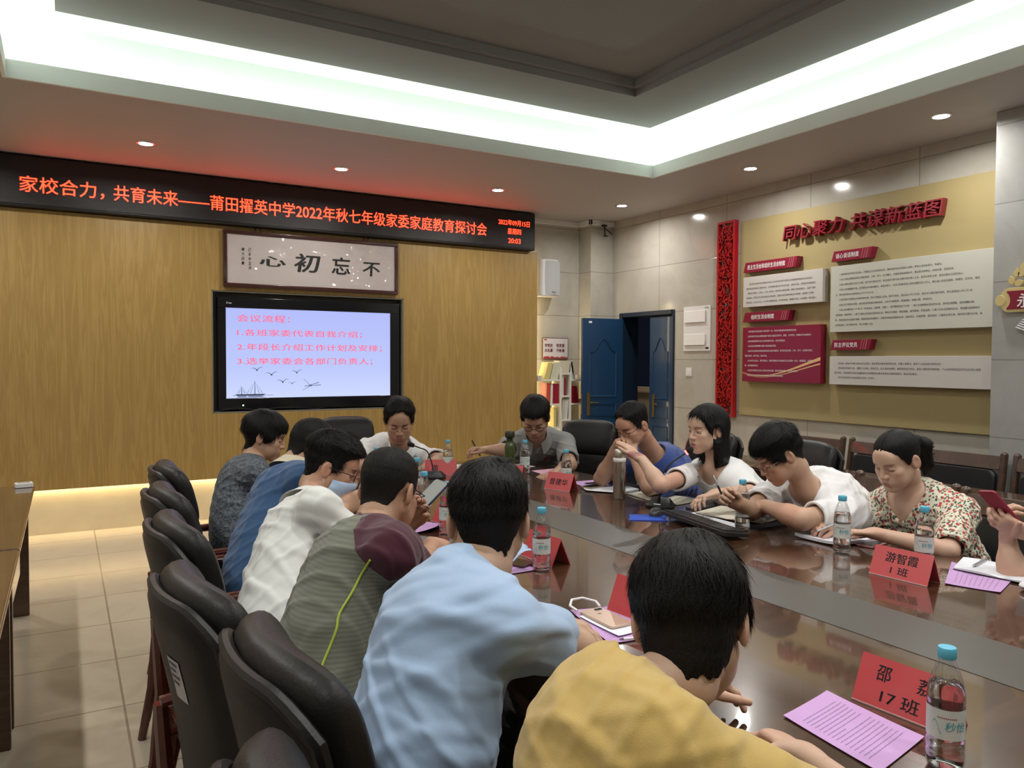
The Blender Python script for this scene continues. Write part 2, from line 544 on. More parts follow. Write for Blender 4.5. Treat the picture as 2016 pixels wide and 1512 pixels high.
def bird(x, z, s, lift=.5):
    for k in (-1, 1):
        P_ = [(x+k*s*t_, z+s*lift*math.sin(t_*2.2)*(.75 if k < 0 else 1)-.1*s*t_) for t_ in (0, .25, .5, .75, 1)]
        for i in range(4):
            w0 = .10*s*(1-i/4); w1 = .10*s*(1-(i+1)/4)
            a, b_ = P_[i], P_[i+1]
            q = [(a[0], a[1]-w0), (b_[0], b_[1]-w1), (b_[0], b_[1]+w1*.3+.001), (a[0], a[1]+w0*.3)]
            fl(q if k > 0 else q[::-1])
    fl([(x-.16*s, z), (x-.05*s, z-.2*s), (x+.12*s, z-.16*s), (x+.1*s, z+.06*s)])
    flush('ink_bird')
def flush(nm):
    global dr
    obj(nm, dr, ink, tv, world=True)
    dr = MB()
for x, z, s_ in ((1.57, 1.400, .058), (1.705, 1.355, .06), (1.945, 1.375, .055), (1.81, 1.285, .06), (1.90, 1.268, .038)): bird(x, z, s_)
for a, b_ in (((2.01, 1.31), (2.09, 1.235)), ((2.02, 1.235), (2.16, 1.275)), ((2.02, 1.24), (2.18, 1.25)), ((2.0, 1.2), (2.09, 1.25))):
    fl([a, (b_[0], b_[1]-.003), (b_[0], b_[1]+.003), (a[0], a[1]+.003)])
flush('ink_sprig')
for x, s_ in ((1.43, .6), (1.55, 1.0)):
    fl([(x-.10*s_, 1.172), (x-.06*s_, 1.155), (x+.07*s_, 1.155), (x+.10*s_, 1.172)])
    fl([(x-.003, 1.172), (x+.004, 1.172), (x+.002, 1.172+.12*s_), (x-.002, 1.172+.12*s_)])
    for k in (-1, 1):
        for dx_ in (.04, .07):
            e = [(x, 1.172+.118*s_), (x+k*dx_*s_-.002, 1.18), (x+k*dx_*s_+.002, 1.18)]
            fl(e)
    fl([(x-.13*s_, 1.158), (x+.17*s_, 1.157), (x+.17*s_, 1.160), (x-.13*s_, 1.162)])
    fl([(x-.08*s_, 1.142), (x+.10*s_, 1.141), (x+.06*s_, 1.150), (x-.05*s_, 1.150)])
    flush('ink_boat')
wl = mat('white print', (.8, .8, .8), .5)
obj('maker_mark', fit(text_mb('D-max', 1, shear=.3), 1.295, 1.345, 2.012, 2.03, ty-.001), wl, tv, world=True, label='small white lettering')
obj('power_light', MB().lathe([(.0, 0), (.006, 0), (.006, .004), (0, .004)], 12, (1.44, ty-.002, 1.068), Matrix.Rotation(R_(90), 3, 'X'), caps=False), mat('green power light', (.1, .4, .1), .4, emit=(.35, 1, .4), estr=6), tv, world=True, label='green power light')
cb = MB()
for k, (x0, x1) in enumerate(((1.19, 1.9), (1.25, 2.2))):
    cb.tube([(x0+(x1-x0)*t_/10, 7.512+.004*k, 1.018+.022*abs(math.sin(t_*.55+k*1.3))) for t_ in range(11)], .004, 6)
tag(obj('loose_cable', cb, black), 'thin black cables lying along the bottom of the screen niche', 'cable')

# ------------------------------------------------------------------ framed calligraphy
redwood = mat('dark red lacquered wood', (.045, .010, .008), .25, coat=.4)
fr = thing('framed_calligraphy', 'long dark framed calligraphy scroll under glossy film hanging above the screen', 'picture', (2.1, 7.5, 2.16))
fx0, fx1, fz0, fz1 = 1.262, 2.962, 2.165, 2.685
fm = MB()
fm.bx(fx0, fx1, 7.462, 7.499, fz0, fz0+.036).bx(fx0, fx1, 7.462, 7.499, fz1-.036, fz1).bx(fx0, fx0+.036, 7.462, 7.499, fz0+.036, fz1-.036).bx(fx1-.036, fx1, 7.462, 7.499, fz0+.036, fz1-.036)
obj('frame', fm, redwood, fr, bevel=.008, world=True)
m, nt, b = nodes_mat('paper under wavy film')
b.inputs['Base Color'].default_value = (.47, .42, .40, 1)
b.inputs['Roughness'].default_value = .6
b.inputs['Coat Weight'].default_value = 1
b.inputs['Coat Roughness'].default_value = .015
v = coords(nt, (1, 1, 1.5))
n = node(nt, 'ShaderNodeTexNoise', Scale=4.5, Detail=1.0, Distortion=.5)
nt.links.new(v, n.inputs['Vector'])
bp = node(nt, 'ShaderNodeBump', Strength=1, Distance=.16)
nt.links.new(n.outputs[0], bp.inputs['Height'])
nt.links.new(bp.outputs[0], b.inputs['Coat Normal'])
obj('scroll', MB().bx(fx0+.03, fx1-.03, 7.475, 7.498, fz0+.03, fz1-.03), m, fr, world=True)
inkm = mat('calligraphy ink', (.012, .012, .012), .5)
for ch, x0, x1, z0, z1, sh in (('心', 1.585, 1.83, 2.372, 2.468, .0), ('初', 1.905, 2.165, 2.335, 2.515, .12), ('忘', 2.27, 2.46, 2.335, 2.505, .05), ('不', 2.585, 2.77, 2.335, 2.475, .05)):
    obj('brush_character', fit(text_mb(ch, 1, offset=.035, shear=sh), x0, x1, z0, z1, 7.4745), inkm, fr, world=True, label='bold black brush character')
for s_, x in (('己亥年五月', 1.497), ('贈大白書', 1.437)):
    ci = MB()
    for i, ch in enumerate(s_):
        m_ = fit(text_mb(ch, 1, offset=.02, shear=.15), x-.013, x+.014, 2.50-i*.042, 2.53-i*.042, 7.4745)
        ci.add(m_.v, m_.f)
    obj('signature_column', ci, inkm, fr, world=True, label='small column of brush writing')
for x in (1.575, 2.63):
    rg_ = MB()
    rg_.tube([(x+.026*math.cos(a*math.pi/10), 7.488, fz1+.012+.026*math.sin(a*math.pi/10)) for a in range(-2, 13)], .005, 8)
    obj('hanging_ring', rg_, redwood, fr, world=True)

# ------------------------------------------------------------------ downlights
bulb = mat('lit lamp glass', (1, 1, 1), .5, emit=(1, .98, .94), estr=14)
chrome = mat('chrome', (.7, .7, .7), .12, metal=1)
DLAB = {0: 'recessed ceiling lamp nearest the left edge, above the red ticker text', 1: 'recessed ceiling lamp above the middle of the ticker', 2: 'recessed ceiling lamp above the right end of the ticker', 3: 'recessed ceiling lamp near the tiled back corner', 4: 'recessed ceiling lamp in front of the gold notice board, farther one', 5: 'recessed ceiling lamp closest to the tiled pier'}
for i, (x, y, zz_) in enumerate([(a, b_, S) for a, b_ in DL]+[(a, b_, 3.597) for a, b_ in RL_FILL]):  # fixtures in the recess are unseen additions that brighten the people
    d = thing('recessed_lamp', DLAB.get(i, 'unseen recessed ceiling lamp outside the frame'), 'ceiling lamp', (x, y, zz_), 0, 'recessed ceiling lamps' if i < 6 else 'recessed lamps outside the frame')
    obj('rim', MB().lathe([(.052, -.001), (.052, -.007), (.066, -.006), (.068, 0), (.060, .0)], 32), chrome, d)
    obj('lamp_glass', MB().lathe([(.0, -.0035), (.051, -.0035), (.051, -.001), (0, -.001)], 32, caps=False), bulb, d)
br_ = MB()
br_.bx(5.50, 5.56, 7.40, 7.435, 3.08, 3.10).tube([(5.53, 7.42, 3.09), (5.53, 7.40, 2.97)], .008, 6).tube([(5.54, 7.42, 3.06), (5.60, 7.36, 2.99)], .007, 6).box((5.53, 7.39, 2.965), (.05, .03, .01))
tag(obj('camera_bracket', br_, black), 'small black metal bracket hanging in the ceiling corner', 'bracket')

# ------------------------------------------------------------------ gold notice board on the right wall
def wallR(mb, y0, y1, z0, z1, x):
    """lettering onto the right wall (facing -x): reads from +y towards -y; y0 is the left end"""
    a, b = bbox(mb)
    sx = (y0-y1)/(b[0]-a[0]); sz = (z1-z0)/(b[1]-a[1])
    return MB().add([(x-q[2], y0-(q[0]-a[0])*sx, z0+(q[1]-a[1])*sz) for q in mb.v], mb.f)
KB = 5.60/5.53
def K(y, z, k=KB): return y*k, 1.5+(z-1.5)*k
gold = mat('matt gold board', (.36, .29, .135), .55)
gb = thing('notice_board', 'large gold notice board with raised red lettering and five mounted text panels', 'notice board', (5.69, 4.25, .98))
gy0, gz1 = K(5.355, 2.833, 1.0107); gy1, gz0 = K(2.86, .987, 1.0107)
obj('backing', MB().bx(5.672, 5.697, gy1, gy0, gz0, gz1), gold, gb, bevel=.003, world=True)
crim = mat('crimson acrylic', (.23, .012, .035), .25)
crimd = mat('dark crimson acrylic edge', (.09, .006, .014), .3)
white_b = mat('off white board', (.56, .53, .50), .5)
white_g = mat('pale grey green board', (.53, .53, .465), .5)
inkp = mat('printed black ink', (.03, .03, .03), .6)
whitep = mat('white printed ink', (.85, .80, .80), .5)
red_l = mat('deep red raised lettering', (.24, .012, .024), .25, coat=.3)
hd = MB()
y0, z1 = K(4.802, 2.700); y1, z0 = K(3.343, 2.566)
M_ = text_mb('同心聚力 共谋新蓝图', 1, depth=.02, offset=.018, shear=.14)
a, b_ = bbox(M_)
sx = (y0-y1)/(b_[0]-a[0])
hd.add([(5.640-q[2]*1.3, y0-(q[0]-a[0])*sx, z0+(q[1]-a[1])*(z1-z0)/(b_[1]-a[1])) for q in M_.v], M_.f)
obj('raised_lettering', hd, red_l, gb, world=True, label='deep red raised heading')
for s_, (ya, za), (yb, zb), ty0, ty1 in (('民主生活会和组织生活会制度', (5.242, 2.418), (4.622, 2.325), 5.19, 4.755), ('组织生活会制度', (5.240, 1.953), (4.692, 1.864), 5.14, 4.87), ('谈心谈话制度', (4.279, 2.411), (3.899, 2.325), 4.235, 4.02), ('民主评议党员', (4.277, 1.678), (3.893, 1.595), 4.235, 4.02)):
    ya, za = K(ya, za); yb, zb = K(yb, zb)
    sk = .026
    pl = MB()
    poly = [(ya, zb), (yb+sk, zb), (yb, za), (ya-sk, za)]
    pl.add([(5.600, y, z) for y, z in poly]+[(5.672, y, z) for y, z in poly], [(0, 1, 2, 3), (7, 6, 5, 4), (0, 4, 5, 1), (1, 5, 6, 2), (2, 6, 7, 3), (3, 7, 4, 0)])
    q = obj('title_plaque', pl, crim, gb, bevel=.002, world=True, label='crimson slanted title plaque')
    w_ = K(ty0, 0)[0]; w2 = K(ty1, 0)[0]
    tm = wallR(text_mb(s_, 1, offset=.02), w_, w2, zb+(za-zb)*.26, zb+(za-zb)*.74, 5.599)
    tm.move((-5.69, -4.25, -.98))
    obj('title_lettering', tm, whitep, q, label='white title lettering')
    st = MB()
    for dy, w3 in ((.085, .003), (.062, .003), (.042, .004)):
        for (yy2, ww) in ((yb+dy, w3),):
            st.add([(5.599, yy2+sk*.75, zb+.004), (5.599, yy2+sk*.75-ww, zb+.004), (5.599, yy2-ww, za-.004), (5.599, yy2, za-.004)], [(0, 1, 2, 3)])
    st.move((-5.69, -4.25, -.98))
    obj('title_stripes', st, mat('pale pink stripe', (.55, .25, .25), .4), q)
L1 = ['　　我们党在长期的革命和建设中形成了以开好党员领导干部民主生活会制度和党组织生活会为主', '要内容的特有组织生活基本形式。在全党组织通过召开民主生活会、组织生活会，开展批评和自我批评', '　使党员在思想上、组织上、行为上的纠正，解决党内矛盾和问题，加强了党的团结统一，促进了党的', '自身建设。开好民主生活会和组织生活会制度，对搞批评和自我批评真正开展起来，这是要广泛听取', '群众意见，深入谈心交心。会上要认真查摆问题，深刻剖析根源，明确努力方向，会后要逐一整改落实。']
L2 = ['　　1.党员组织生活会应至少每年召开一次，党员必须按规定参加组织生活会。', '　　2.党员组织生活会主要是由每个党员汇报自己的学习、思想、工作情况，开展批评与自我批评。', '　　3.党支部根据须知与会人员自觉联系实际，自觉对照检查。', '　　4.生活会内容明确集中,要针对性地解决问题。', '　　5.组织生活会要坚持党性原则和民主集中制原则，要求党员在思想、工作、学习、生活等方面自', '觉提出意见，敢于纠正，取长补短。', '　　6.在组织生活会上，要开诚布公，积极开展批评与自我批评,以达到统一认识、增强团结、互相监', '督，共同提高的目的。', '　　7.党支部对组织生活会上反映出来的问题，要制定整改措施，切实加以解决。', '　　8.对无故不参加党员生活会的要给予批评教育处理意见。']
L3 = ['　　1.定期组织召开民主生活会、开展民主评议党员等活动，每年组织党员开展谈心活动，使谈心活动经常化、制度化。', '　　2.谈心内容主要围绕党员干部的思想、工作、学习、生活情况，开展批评和自我批评，提出意见和建议，加强沟通、促进交流。', '　　3.谈心对象主要分为四个方面：班子班子成员之间、党员领导干部与所分管科室负责人之间、党员与党员之间、党员与群众之间的谈心。', '　　4.谈心活动要覆盖平等。党员要主动与困难群众、离退休职工、对自己有意见的人和先进模范谈心交心。通过谈心活动找差距、明责任、定方向、增动', '力，单位党员每年主动真诚谈心不少于10人次。', '　　5.党员领导干部要充分发挥表率作用，带头开展谈心活动。每月与党员、群众谈心不少于2次，每年与分管科室的党员、群众普遍谈心不少于1次。', '　　6.谈心双方要端正态度，真正做到坦诚相见减轻包袱，以利于沟通思想、增强团结、改善问题、形成共识。', '　　7.谈心活动要突出一个“真”字：即谈真话、动真情、见真心。同时要做到五个必谈：一是工作成绩相对突出的必谈，及时告诫提醒，保持清醒头脑、', '发扬成绩、再接再厉；二是工作有失误或相对落后的必谈，帮助分析原因、制定措施、振作精神，积极进取；三是工作生活困难的必谈，帮助解决困难和问', '题，使其感受到大家庭的温暖、增强党组织的凝聚力；四是有矛盾或误解的必谈，消除成见、沟通思想、增进团结；五是存在苗头性、倾向性问题的必谈，指', '出问题症结，进行教育引导，防止矛盾扩大化。']
L4 = ['　　党支部一般每年开展1次民主评议党员，组织党员对照合格党员标准、对照入党誓词，联系个人实际进行党性分析。', '　　党支部召开党员大会，按照个人自评、党员互评、民主测评的程序，组织党员进行评议。党员人数较多的党支部，个人自评和党员互评可以在党小组范', '围内进行。党支部委员会会议或者党员大会根据评议情况和党员日常表现情况，提出评定意见。', '　　民主评议党员可以结合组织生活会一并进行。']
for lines, (ya, za), (yb, zb), m1, m2, top, bot, lm, rm, em in ((L1, (5.241, 2.283), (4.359, 2.003), white_b, inkp, 2.215, 2.045, 5.20, 4.42, .0165), (L2, (5.240, 1.815), (4.369, 1.312), crim, whitep, 1.775, 1.37, 5.21, 4.42, .0165), (L3, (4.281, 2.286), (2.88, 1.743), white_g, inkp, 2.215, 1.80, 4.23, 3.05, .0165), (L4, (4.279, 1.543), (2.88, 1.310), white_b, inkp, 1.485, 1.37, 4.23, 3.05, .0165)):
    ya, za = K(ya, za); yb, zb = K(yb, zb)
    q = obj('text_panel', MB().bx(5.600, 5.672, yb, ya, zb, za), m1, gb, bevel=.002, world=True, label='crimson text panel' if m1 is crim else 'pale text panel')
    lm, top = K(lm, top); rm, bot = K(rm, bot)
    full = max(len(x) for x in lines)
    em = (lm-rm)/(full-.5)
    dz = (top-bot)/(len(lines)-1)
    for i, ln in enumerate(lines):
        g = text_mb(ln, em)
        tm = MB().add([(5.5985, lm-q_[0], top-em*.4-i*dz+q_[1]*1.05) for q_ in g.v], g.f)
        tm.move((-5.69, -4.25, -.98))
        obj('text_line', tm, m2, q, label='line of small print')
    if m1 is crim:
        sw = MB()
        H = za-zb; W = ya-yb
        def crv(f0, f1):
            n_ = 24
            for i in range(n_):
                t0, t1 = i/n_, (i+1)/n_
                sw.add([(5.5988, ya-W*t0, zb+H*f0(t0)), (5.5988, ya-W*t1, zb+H*f0(t1)), (5.5988, ya-W*t1, zb+H*f1(t1)), (5.5988, ya-W*t0, zb+H*f1(t0))], [(0, 1, 2, 3)])
        base = lambda t: .17-.52*t*(1-t)*(1-t)*1.1+.22*t*t
        crv(lambda t: base(t), lambda t: base(t)+.008+.05*t*t)
        crv(lambda t: base(t)-.02-.05*t*t, lambda t: base(t)-.015-.03*t*t)
        sw.move((-5.69, -4.25, -.98))
        obj('gold_swoosh', sw, mat('gold swoosh', (.75, .48, .22), .35), q, label='gold curved stripe')

# ------------------------------------------------------------------ red lattice
lat = thing('lattice_panel', 'tall red cracked-ice lattice panel mounted beside the gold board', 'lattice', (5.66, 5.6, 1.0))
ly0, ly1 = 5.695, 5.460
lz0, lz1 = .95, 2.872
red = mat('bright red lacquer', (.44, .012, .016), .28, coat=.3)
fm = MB()
xa, xb = 5.635, 5.69
fw = .022
fm.bx(xa, xb, ly1, ly1+fw, lz0, lz1).bx(xa, xb, ly0-fw, ly0, lz0, lz1).bx(xa, xb, ly1+fw, ly0-fw, lz0, lz0+fw).bx(xa, xb, ly1+fw, ly0-fw, lz1-fw, lz1)
obj('frame', fm, red, lat, bevel=.003, world=True)
bars = MB()
rr = random.Random(3)
z = lz0+fw
while z < lz1-.03:
    for _ in range(4):
        cy_, cz_ = rr.uniform(ly1+.02, ly0-.02), z+rr.uniform(0, .05)
        an = rr.choice([28, -28, 60, -60, 90, 8, 118])+rr.uniform(-9, 9)
        ln = rr.uniform(.07, .15)
        dy, dzz = math.cos(R_(an))*ln/2, math.sin(R_(an))*ln/2
        if abs(dy) > 1e-4:
            s_ = min(1, (ly0-fw/2-cy_)/abs(dy), (cy_-ly1-fw/2)/abs(dy))
            s_ = max(s_, .35)
            dy *= s_; dzz *= s_
        if cz_+abs(dzz) > lz1-.01 or cz_-abs(dzz) < lz0+.01: continue
        bars.box((xa+.016, cy_, cz_), (.030, 2*math.hypot(dy, dzz), .010), (math.atan2(dzz, dy), 0, 0))
    z += .030
obj('lattice_bars', bars, red, lat, world=True)

# ------------------------------------------------------------------ switch box, light switch
plas = mat('white painted metal', (.72, .71, .69), .35)
bx_ = thing('breaker_box', 'flush white breaker box with two flaps on the tiled wall', 'breaker box', (5.70, 5.98, 1.6))
k = 1.0179
by0, bz1 = K(6.113, 2.057, k); by1, bz0 = K(5.725, 1.601, k)
obj('panel', MB().bx(5.688, 5.70, by1, by0, bz0, bz1), plas, bx_, bevel=.003, world=True)
for z0, z1 in ((.64, .90), (.13, .38)):
    fl_ = MB().box((5.680, (by0+by1)/2+.02, bz0+(bz1-bz0)*(z0+z1)/2), (.012, (by0-by1)*.78, (bz1-bz0)*(z1-z0)), (0, R_(3), 0))
    obj('flap', fl_, mat('white flap plastic', (.78, .77, .75), .3), bx_, bevel=.003, world=True)
obj('maker_label', MB().bx(5.687, 5.688, by1+.02, by1+.065, bz0+.02, bz0+.04), black, bx_, world=True, label='small black label')
obj('marking', wallR(text_mb('KAA', 1, offset=.02), by1+.08, by1+.02, bz1-.028, bz1-.014, 5.6875), inkp, bx_, world=True, label='small printed letters')
sw_ = thing('light_switch', 'small white rocker switch on the tiled wall under the breaker box', 'light switch', (5.70, 6.14, 1.38))
obj('plate', MB().bx(5.690, 5.70, 6.095, 6.185, 1.335, 1.428), plas, sw_, bevel=.004, world=True)
obj('rocker', MB().bx(5.685, 5.691, 6.118, 6.162, 1.355, 1.408), mat('white flap plastic'), sw_, bevel=.003, world=True)

# ------------------------------------------------------------------ doors
bluem = mat('deep blue painted steel', (.008, .042, .105), .38, coat=.12)
dkfr = mat('dark navy frame', (.010, .022, .045), .35)
brass = mat('aged brass', (.32, .24, .11), .3, metal=1)
fr_ = MB()
fr_.bx(5.68, 5.91, DY0, DY0+.022, 0, DZ).bx(5.66, 5.91, DY1-.05, DY1, 0, DZ).bx(5.67, 5.91, DY0+.022, DY1-.05, DZ-.05, DZ)
struct('trim_9', fr_, dkfr, bevel=.004)
def leaf_parts(root, w, hand):
    """leaf in local coords: x 0..w along the leaf (0 = hinge), z up, outside face at y=-.02"""
    H = 1.985
    obj('leaf', MB().bx(0, w, -.022, .022, .005, H), bluem, root, bevel=.004)
    for sgn in (-1, 1):
        yy = sgn*.022
        mp_ = MB()
        def frame(poly, tw=.014):
            n_ = len(poly)
            cx_ = sum(p[0] for p in poly)/n_; cz_ = sum(p[1] for p in poly)/n_
            inn = [(p[0]+(cx_-p[0])*.10, p[1]+(cz_-p[1])*(.10*w/ .9)) for p in poly]
            mid = [((p[0]+q[0])/2, (p[1]+q[1])/2) for p, q in zip(poly, inn)]
            for ring_a, ya_, ring_b, yb_ in ((poly, 0, mid, .010), (mid, .010, inn, .001)):
                vs = [(p[0], yy+sgn*ya_, p[1]) for p in ring_a]+[(p[0], yy+sgn*yb_, p[1]) for p in ring_b]
                mp_.add(vs, [(i, (i+1) % n_, n_+(i+1) % n_, n_+i)[::-sgn] for i in range(n_)])
        x0, x1 = w*.16, w*.84
        arch = [(x0, 1.07), (x1, 1.07), (x1, 1.60)]
        for i in range(33):
            t_ = i/32
            xx = x1+(x0-x1)*t_
            u_ = (xx-(x0+x1)/2)/((x1-x0)/2)
            arch.append((xx, 1.60+.15*(.5+.5*math.cos(math.pi*min(1, abs(u_)*1.15)))))
        arch.append((x0, 1.60))
        frame(arch)
        frame([(x0, .86), (x1, .86), (x1, 1.0), (x0, 1.0)])
        frame([(x0, .14), (x1, .14), (x1, .78), (x0, .78)])
        obj('raised_panels', mp_, bluem, root)
    for sgn in (-1, 1):
        hx = w-.075
        hb = MB().box((hx, sgn*.027, 1.0), (.045, .012, .26))
        h = obj('handle', hb, brass, root, bevel=.012, seg=3)
        lv = MB().tube([(hx, sgn*.03, 1.02), (hx, sgn*.06, 1.02), (hx-.03, sgn*.062, 1.02), (hx-.11, sgn*.060, 1.018)], .008, 8)
        obj('lever', lv, brass, h)
    obj('edge_plate', MB().box((w+.001, 0, 1.0), (.003, .022, .24)), brass, root)
d1 = thing('door_1', '', '', (5.65, 7.215, 0), R_(180-6))
for k_ in ('label', 'category'): del d1[k_]
d1['kind'] = 'structure'
leaf_parts(d1, .535, 1)
obj('door_number', MB().bx(.42, .46, .0225, .024, 1.93, 1.95), wl, d1)
d2 = thing('door_2', '', '', (5.71, 6.396, 0), R_(90))
for k_ in ('label', 'category'): del d2[k_]
d2['kind'] = 'structure'
leaf_parts(d2, .370, 1)

# ------------------------------------------------------------------ wall speaker, poster, shelf
spk = thing('wall_speaker', 'white boxy loudspeaker mounted on the tiled wall beside the wood panel', 'speaker', (4.83, 7.5, 2.24))
cab = MB()
prof = [(-.155, .13), (-.13, -.02), (-.10, -.055), (.0, -.068), (.10, -.055), (.13, -.02), (.155, .13)]
cab.prism([(4.83+p[0], 7.55+p[1]) for p in prof], 2.235, 2.655)
obj('cabinet', cab, mat('pale grey plastic', (.66, .66, .66), .45), spk, bevel=.012, seg=3, world=True)
grl = MB()
P_ = []
for i in range(9):
    u_ = -1+2*i/8
    P_.append([(4.845+u_*.118*(1-.05*abs(v_)**2), 7.5-.022+.022*u_*u_, 2.447+v_*.195) for v_ in [-1+2*j/8 for j in range(9)]])
grl.grid(P_)
obj('grille', grl, mat('grey mesh grille', (.42, .43, .44), .7, bump=.3, bscale=400), spk, world=True)
ba = []
obj('badge', fit(text_mb('Microm', 1, offset=.02), 4.84, 4.895, 2.275, 2.292, 7.474), inkp, spk, world=True, label='small dark badge lettering')
obj('mount', MB().bx(4.78, 4.88, 7.62, 7.70, 2.40, 2.50), plas, spk, world=True)
ps = thing('wall_poster', 'small framed white slogan poster with red lettering hung above the bookshelf', 'poster', (4.95, 7.69, 1.52))
px0, px1, pz0, pz1 = 4.845, 5.205, 1.513, 1.766
obj('poster_frame', MB().bx(px0, px1, 7.682, 7.699, pz0, pz1), mat('thin brown frame', (.10, .045, .04), .4), ps, bevel=.002, world=True)
obj('poster_sheet', MB().bx(px0+.008, px1-.008, 7.679, 7.684, pz0+.008, pz1-.008), mat('poster paper', (.66, .62, .64), .5), ps, world=True)
pl_ = MB()
for s_, x0, x1, z0, z1 in (('学党史', 4.872, 4.985, 1.655, 1.697), ('悟思想', 5.035, 5.15, 1.655, 1.697), ('办实事', 4.872, 4.985, 1.596, 1.638), ('开新局', 5.035, 5.15, 1.596, 1.638)):
    m_ = fit(text_mb(s_, 1, offset=.03, spacing=1.05), x0, x1, z0, z1, 7.678)
    pl_.add(m_.v, m_.f)
obj('slogan_lettering', pl_, mat('dark red print', (.17, .012, .02), .5), ps, world=True, label='dark red slogan lettering')
sky = MB()
pts = [(px0+.01, pz0+.010)]
rr = random.Random(5)
n_ = 26
for i in range(n_):
    x0 = px0+.01+(px1-px0-.02)*i/n_; x1 = px0+.01+(px1-px0-.02)*(i+1)/n_
    h_ = .012+.018*rr.random()
    sky.add([(x0, 7.678, pz0+.010), (x1, 7.678, pz0+.010), (x1, 7.678, pz0+.010+h_), (x0, 7.678, pz0+.010+h_*.8)], [(0, 1, 2, 3)])
sky.add([(px0+.02, 7.678, 1.735), (px0+.055, 7.678, 1.735), (px0+.055, 7.678, 1.75), (px0+.02, 7.678, 1.75)], [(0, 1, 2, 3)])
obj('red_skyline', sky, mat('poster red', (.40, .03, .04), .5), ps, world=True, label='red skyline strip')

shelfw = mat('white laminate shelf', (.74, .72, .66), .4)
SX, SY = 5.0, 7.44
shf = thing('tree_bookshelf', 'white tree shaped bookshelf standing in the corner beside the blue door', 'bookshelf', (SX, SY, 0))
def shp(n_, x0, x1, z0, z1, y0=-.02, y1=.16): obj(n_, MB().bx(x0, x1, y0, y1, z0, z1), shelfw, shf, bevel=.002)
shp('upright', -.078, -.055, 0, 1.42); shp('upright', .055, .078, 0, 1.36)
for z in (1.345, 1.085, .81, .55, .28, .04): shp('shelf', -.055, .055, z-.009, z+.009)
for z in (1.272, .995, .725, .45):
    shp('shelf', -.32, -.078, z-.009, z+.009); shp('shelf', .078, .255, z-.009, z+.009)
    shp('shelf_end', -.335, -.32, z-.009, z+.055); shp('shelf_end', .255, .268, z-.009, z+.055)
shp('foot', -.24, .24, 0, .03)
BOOKC = [mat('yellow book cover', (.62, .53, .20), .5), mat('cream book cover', (.62, .60, .46), .5), mat('red book cover', (.30, .012, .03), .4), mat('white book cover', (.72, .70, .66), .5), mat('orange red book cover', (.55, .08, .04), .4)]
pagem = mat('book pages', (.72, .70, .62), .7)
def book(x, z, w_, h_, d_, ci, lean, label, group, y=.0):
    t_ = thing('book', label, 'book', (SX+x, SY+y, z), 0, group)
    t_.rotation_euler = (0, R_(lean), 0)
    obj('cover', MB().bx(0, .0025, 0, d_, 0, h_).bx(w_-.0025, w_, 0, d_, 0, h_).bx(0, w_, -.001, .0015, 0, h_), BOOKC[ci], t_)
    obj('pages', MB().bx(.0025, w_-.0025, .0015, d_-.004, .004, h_-.004), pagem, t_)
    return t_
ordn = ['first', 'second', 'third', 'fourth', 'fifth', 'sixth', 'seventh']
for i in range(2): book(-.285+i*.035, 1.282, .033, .205, .14, 0, 16, 'yellow leaning book on the top left shelf, %s from the left' % ordn[i], 'books leaning on the top left shelf')
for i in range(4): book(-.205+i*.026, 1.282, .024, .205, .14, 1, 15, 'cream book on the top left shelf, %s of the leaning cream ones' % ordn[i], 'books leaning on the top left shelf')
for i in range(3): book(.082+i*.024, 1.282, .022, .215-.01*i, .13, 3, [0, -6, -16][i], 'white book on the top right shelf, %s from the post' % ordn[i], 'white books on the top right shelf')
book(-.255, 1.005, .05, .235, .13, 4, 2, 'orange red book facing out on the middle left shelf', 'red books on the middle left shelf')
book(-.20, 1.005, .03, .225, .13, 3, 2, 'white book standing among red ones on the middle left shelf', 'red books on the middle left shelf')
for i in range(3): book(-.167+i*.029, 1.005, .027, .225, .13, 2, 0, 'dark red book on the middle left shelf, %s from the left' % ordn[i], 'red books on the middle left shelf')
book(-.045, 1.095, .028, .225, .13, 3, 0, 'white book upright in the upper post cubby', 'books in the post cubbies')
book(-.012, 1.095, .02, .20, .13, 2, 0, 'thin red book upright in the upper post cubby', 'books in the post cubbies')
for i in range(4): book(.088+i*.028, 1.005, .025, .195, .12, 2, -8, 'dark red book on the middle right shelf, %s from the post' % ordn[i], 'red books on the middle right shelf')
for i in range(4): book(-.050+i*.021, .82, .018, .23, .13, [1, 1, 3, 3][i], 5, 'pale book in the lower post cubby, %s from the left' % ordn[i], 'books in the post cubbies')
book(-.15, .735, .03, .22, .13, 0, 0, 'yellow book standing on the lower left shelf', 'books in the post cubbies')
pot = thing('paper_box', 'cream open box sitting on top of the bookshelf post', 'box', (SX, SY+.06, 1.357))
obj('box_body', MB().prism([(-.06, -.06), (.06, -.06), (.06, .06), (-.06, .06)], 0, .001).add([(-.058, -.05, 0), (.058, -.05, 0), (.058, .05, 0), (-.058, .05, 0), (-.078, -.06, .14), (.078, -.06, .14), (.078, .06, .14), (-.078, .06, .14)], [(0, 1, 5, 4), (1, 2, 6, 5), (2, 3, 7, 6), (3, 0, 4, 7)]), mat('cream paper box', (.66, .60, .44), .6), pot)

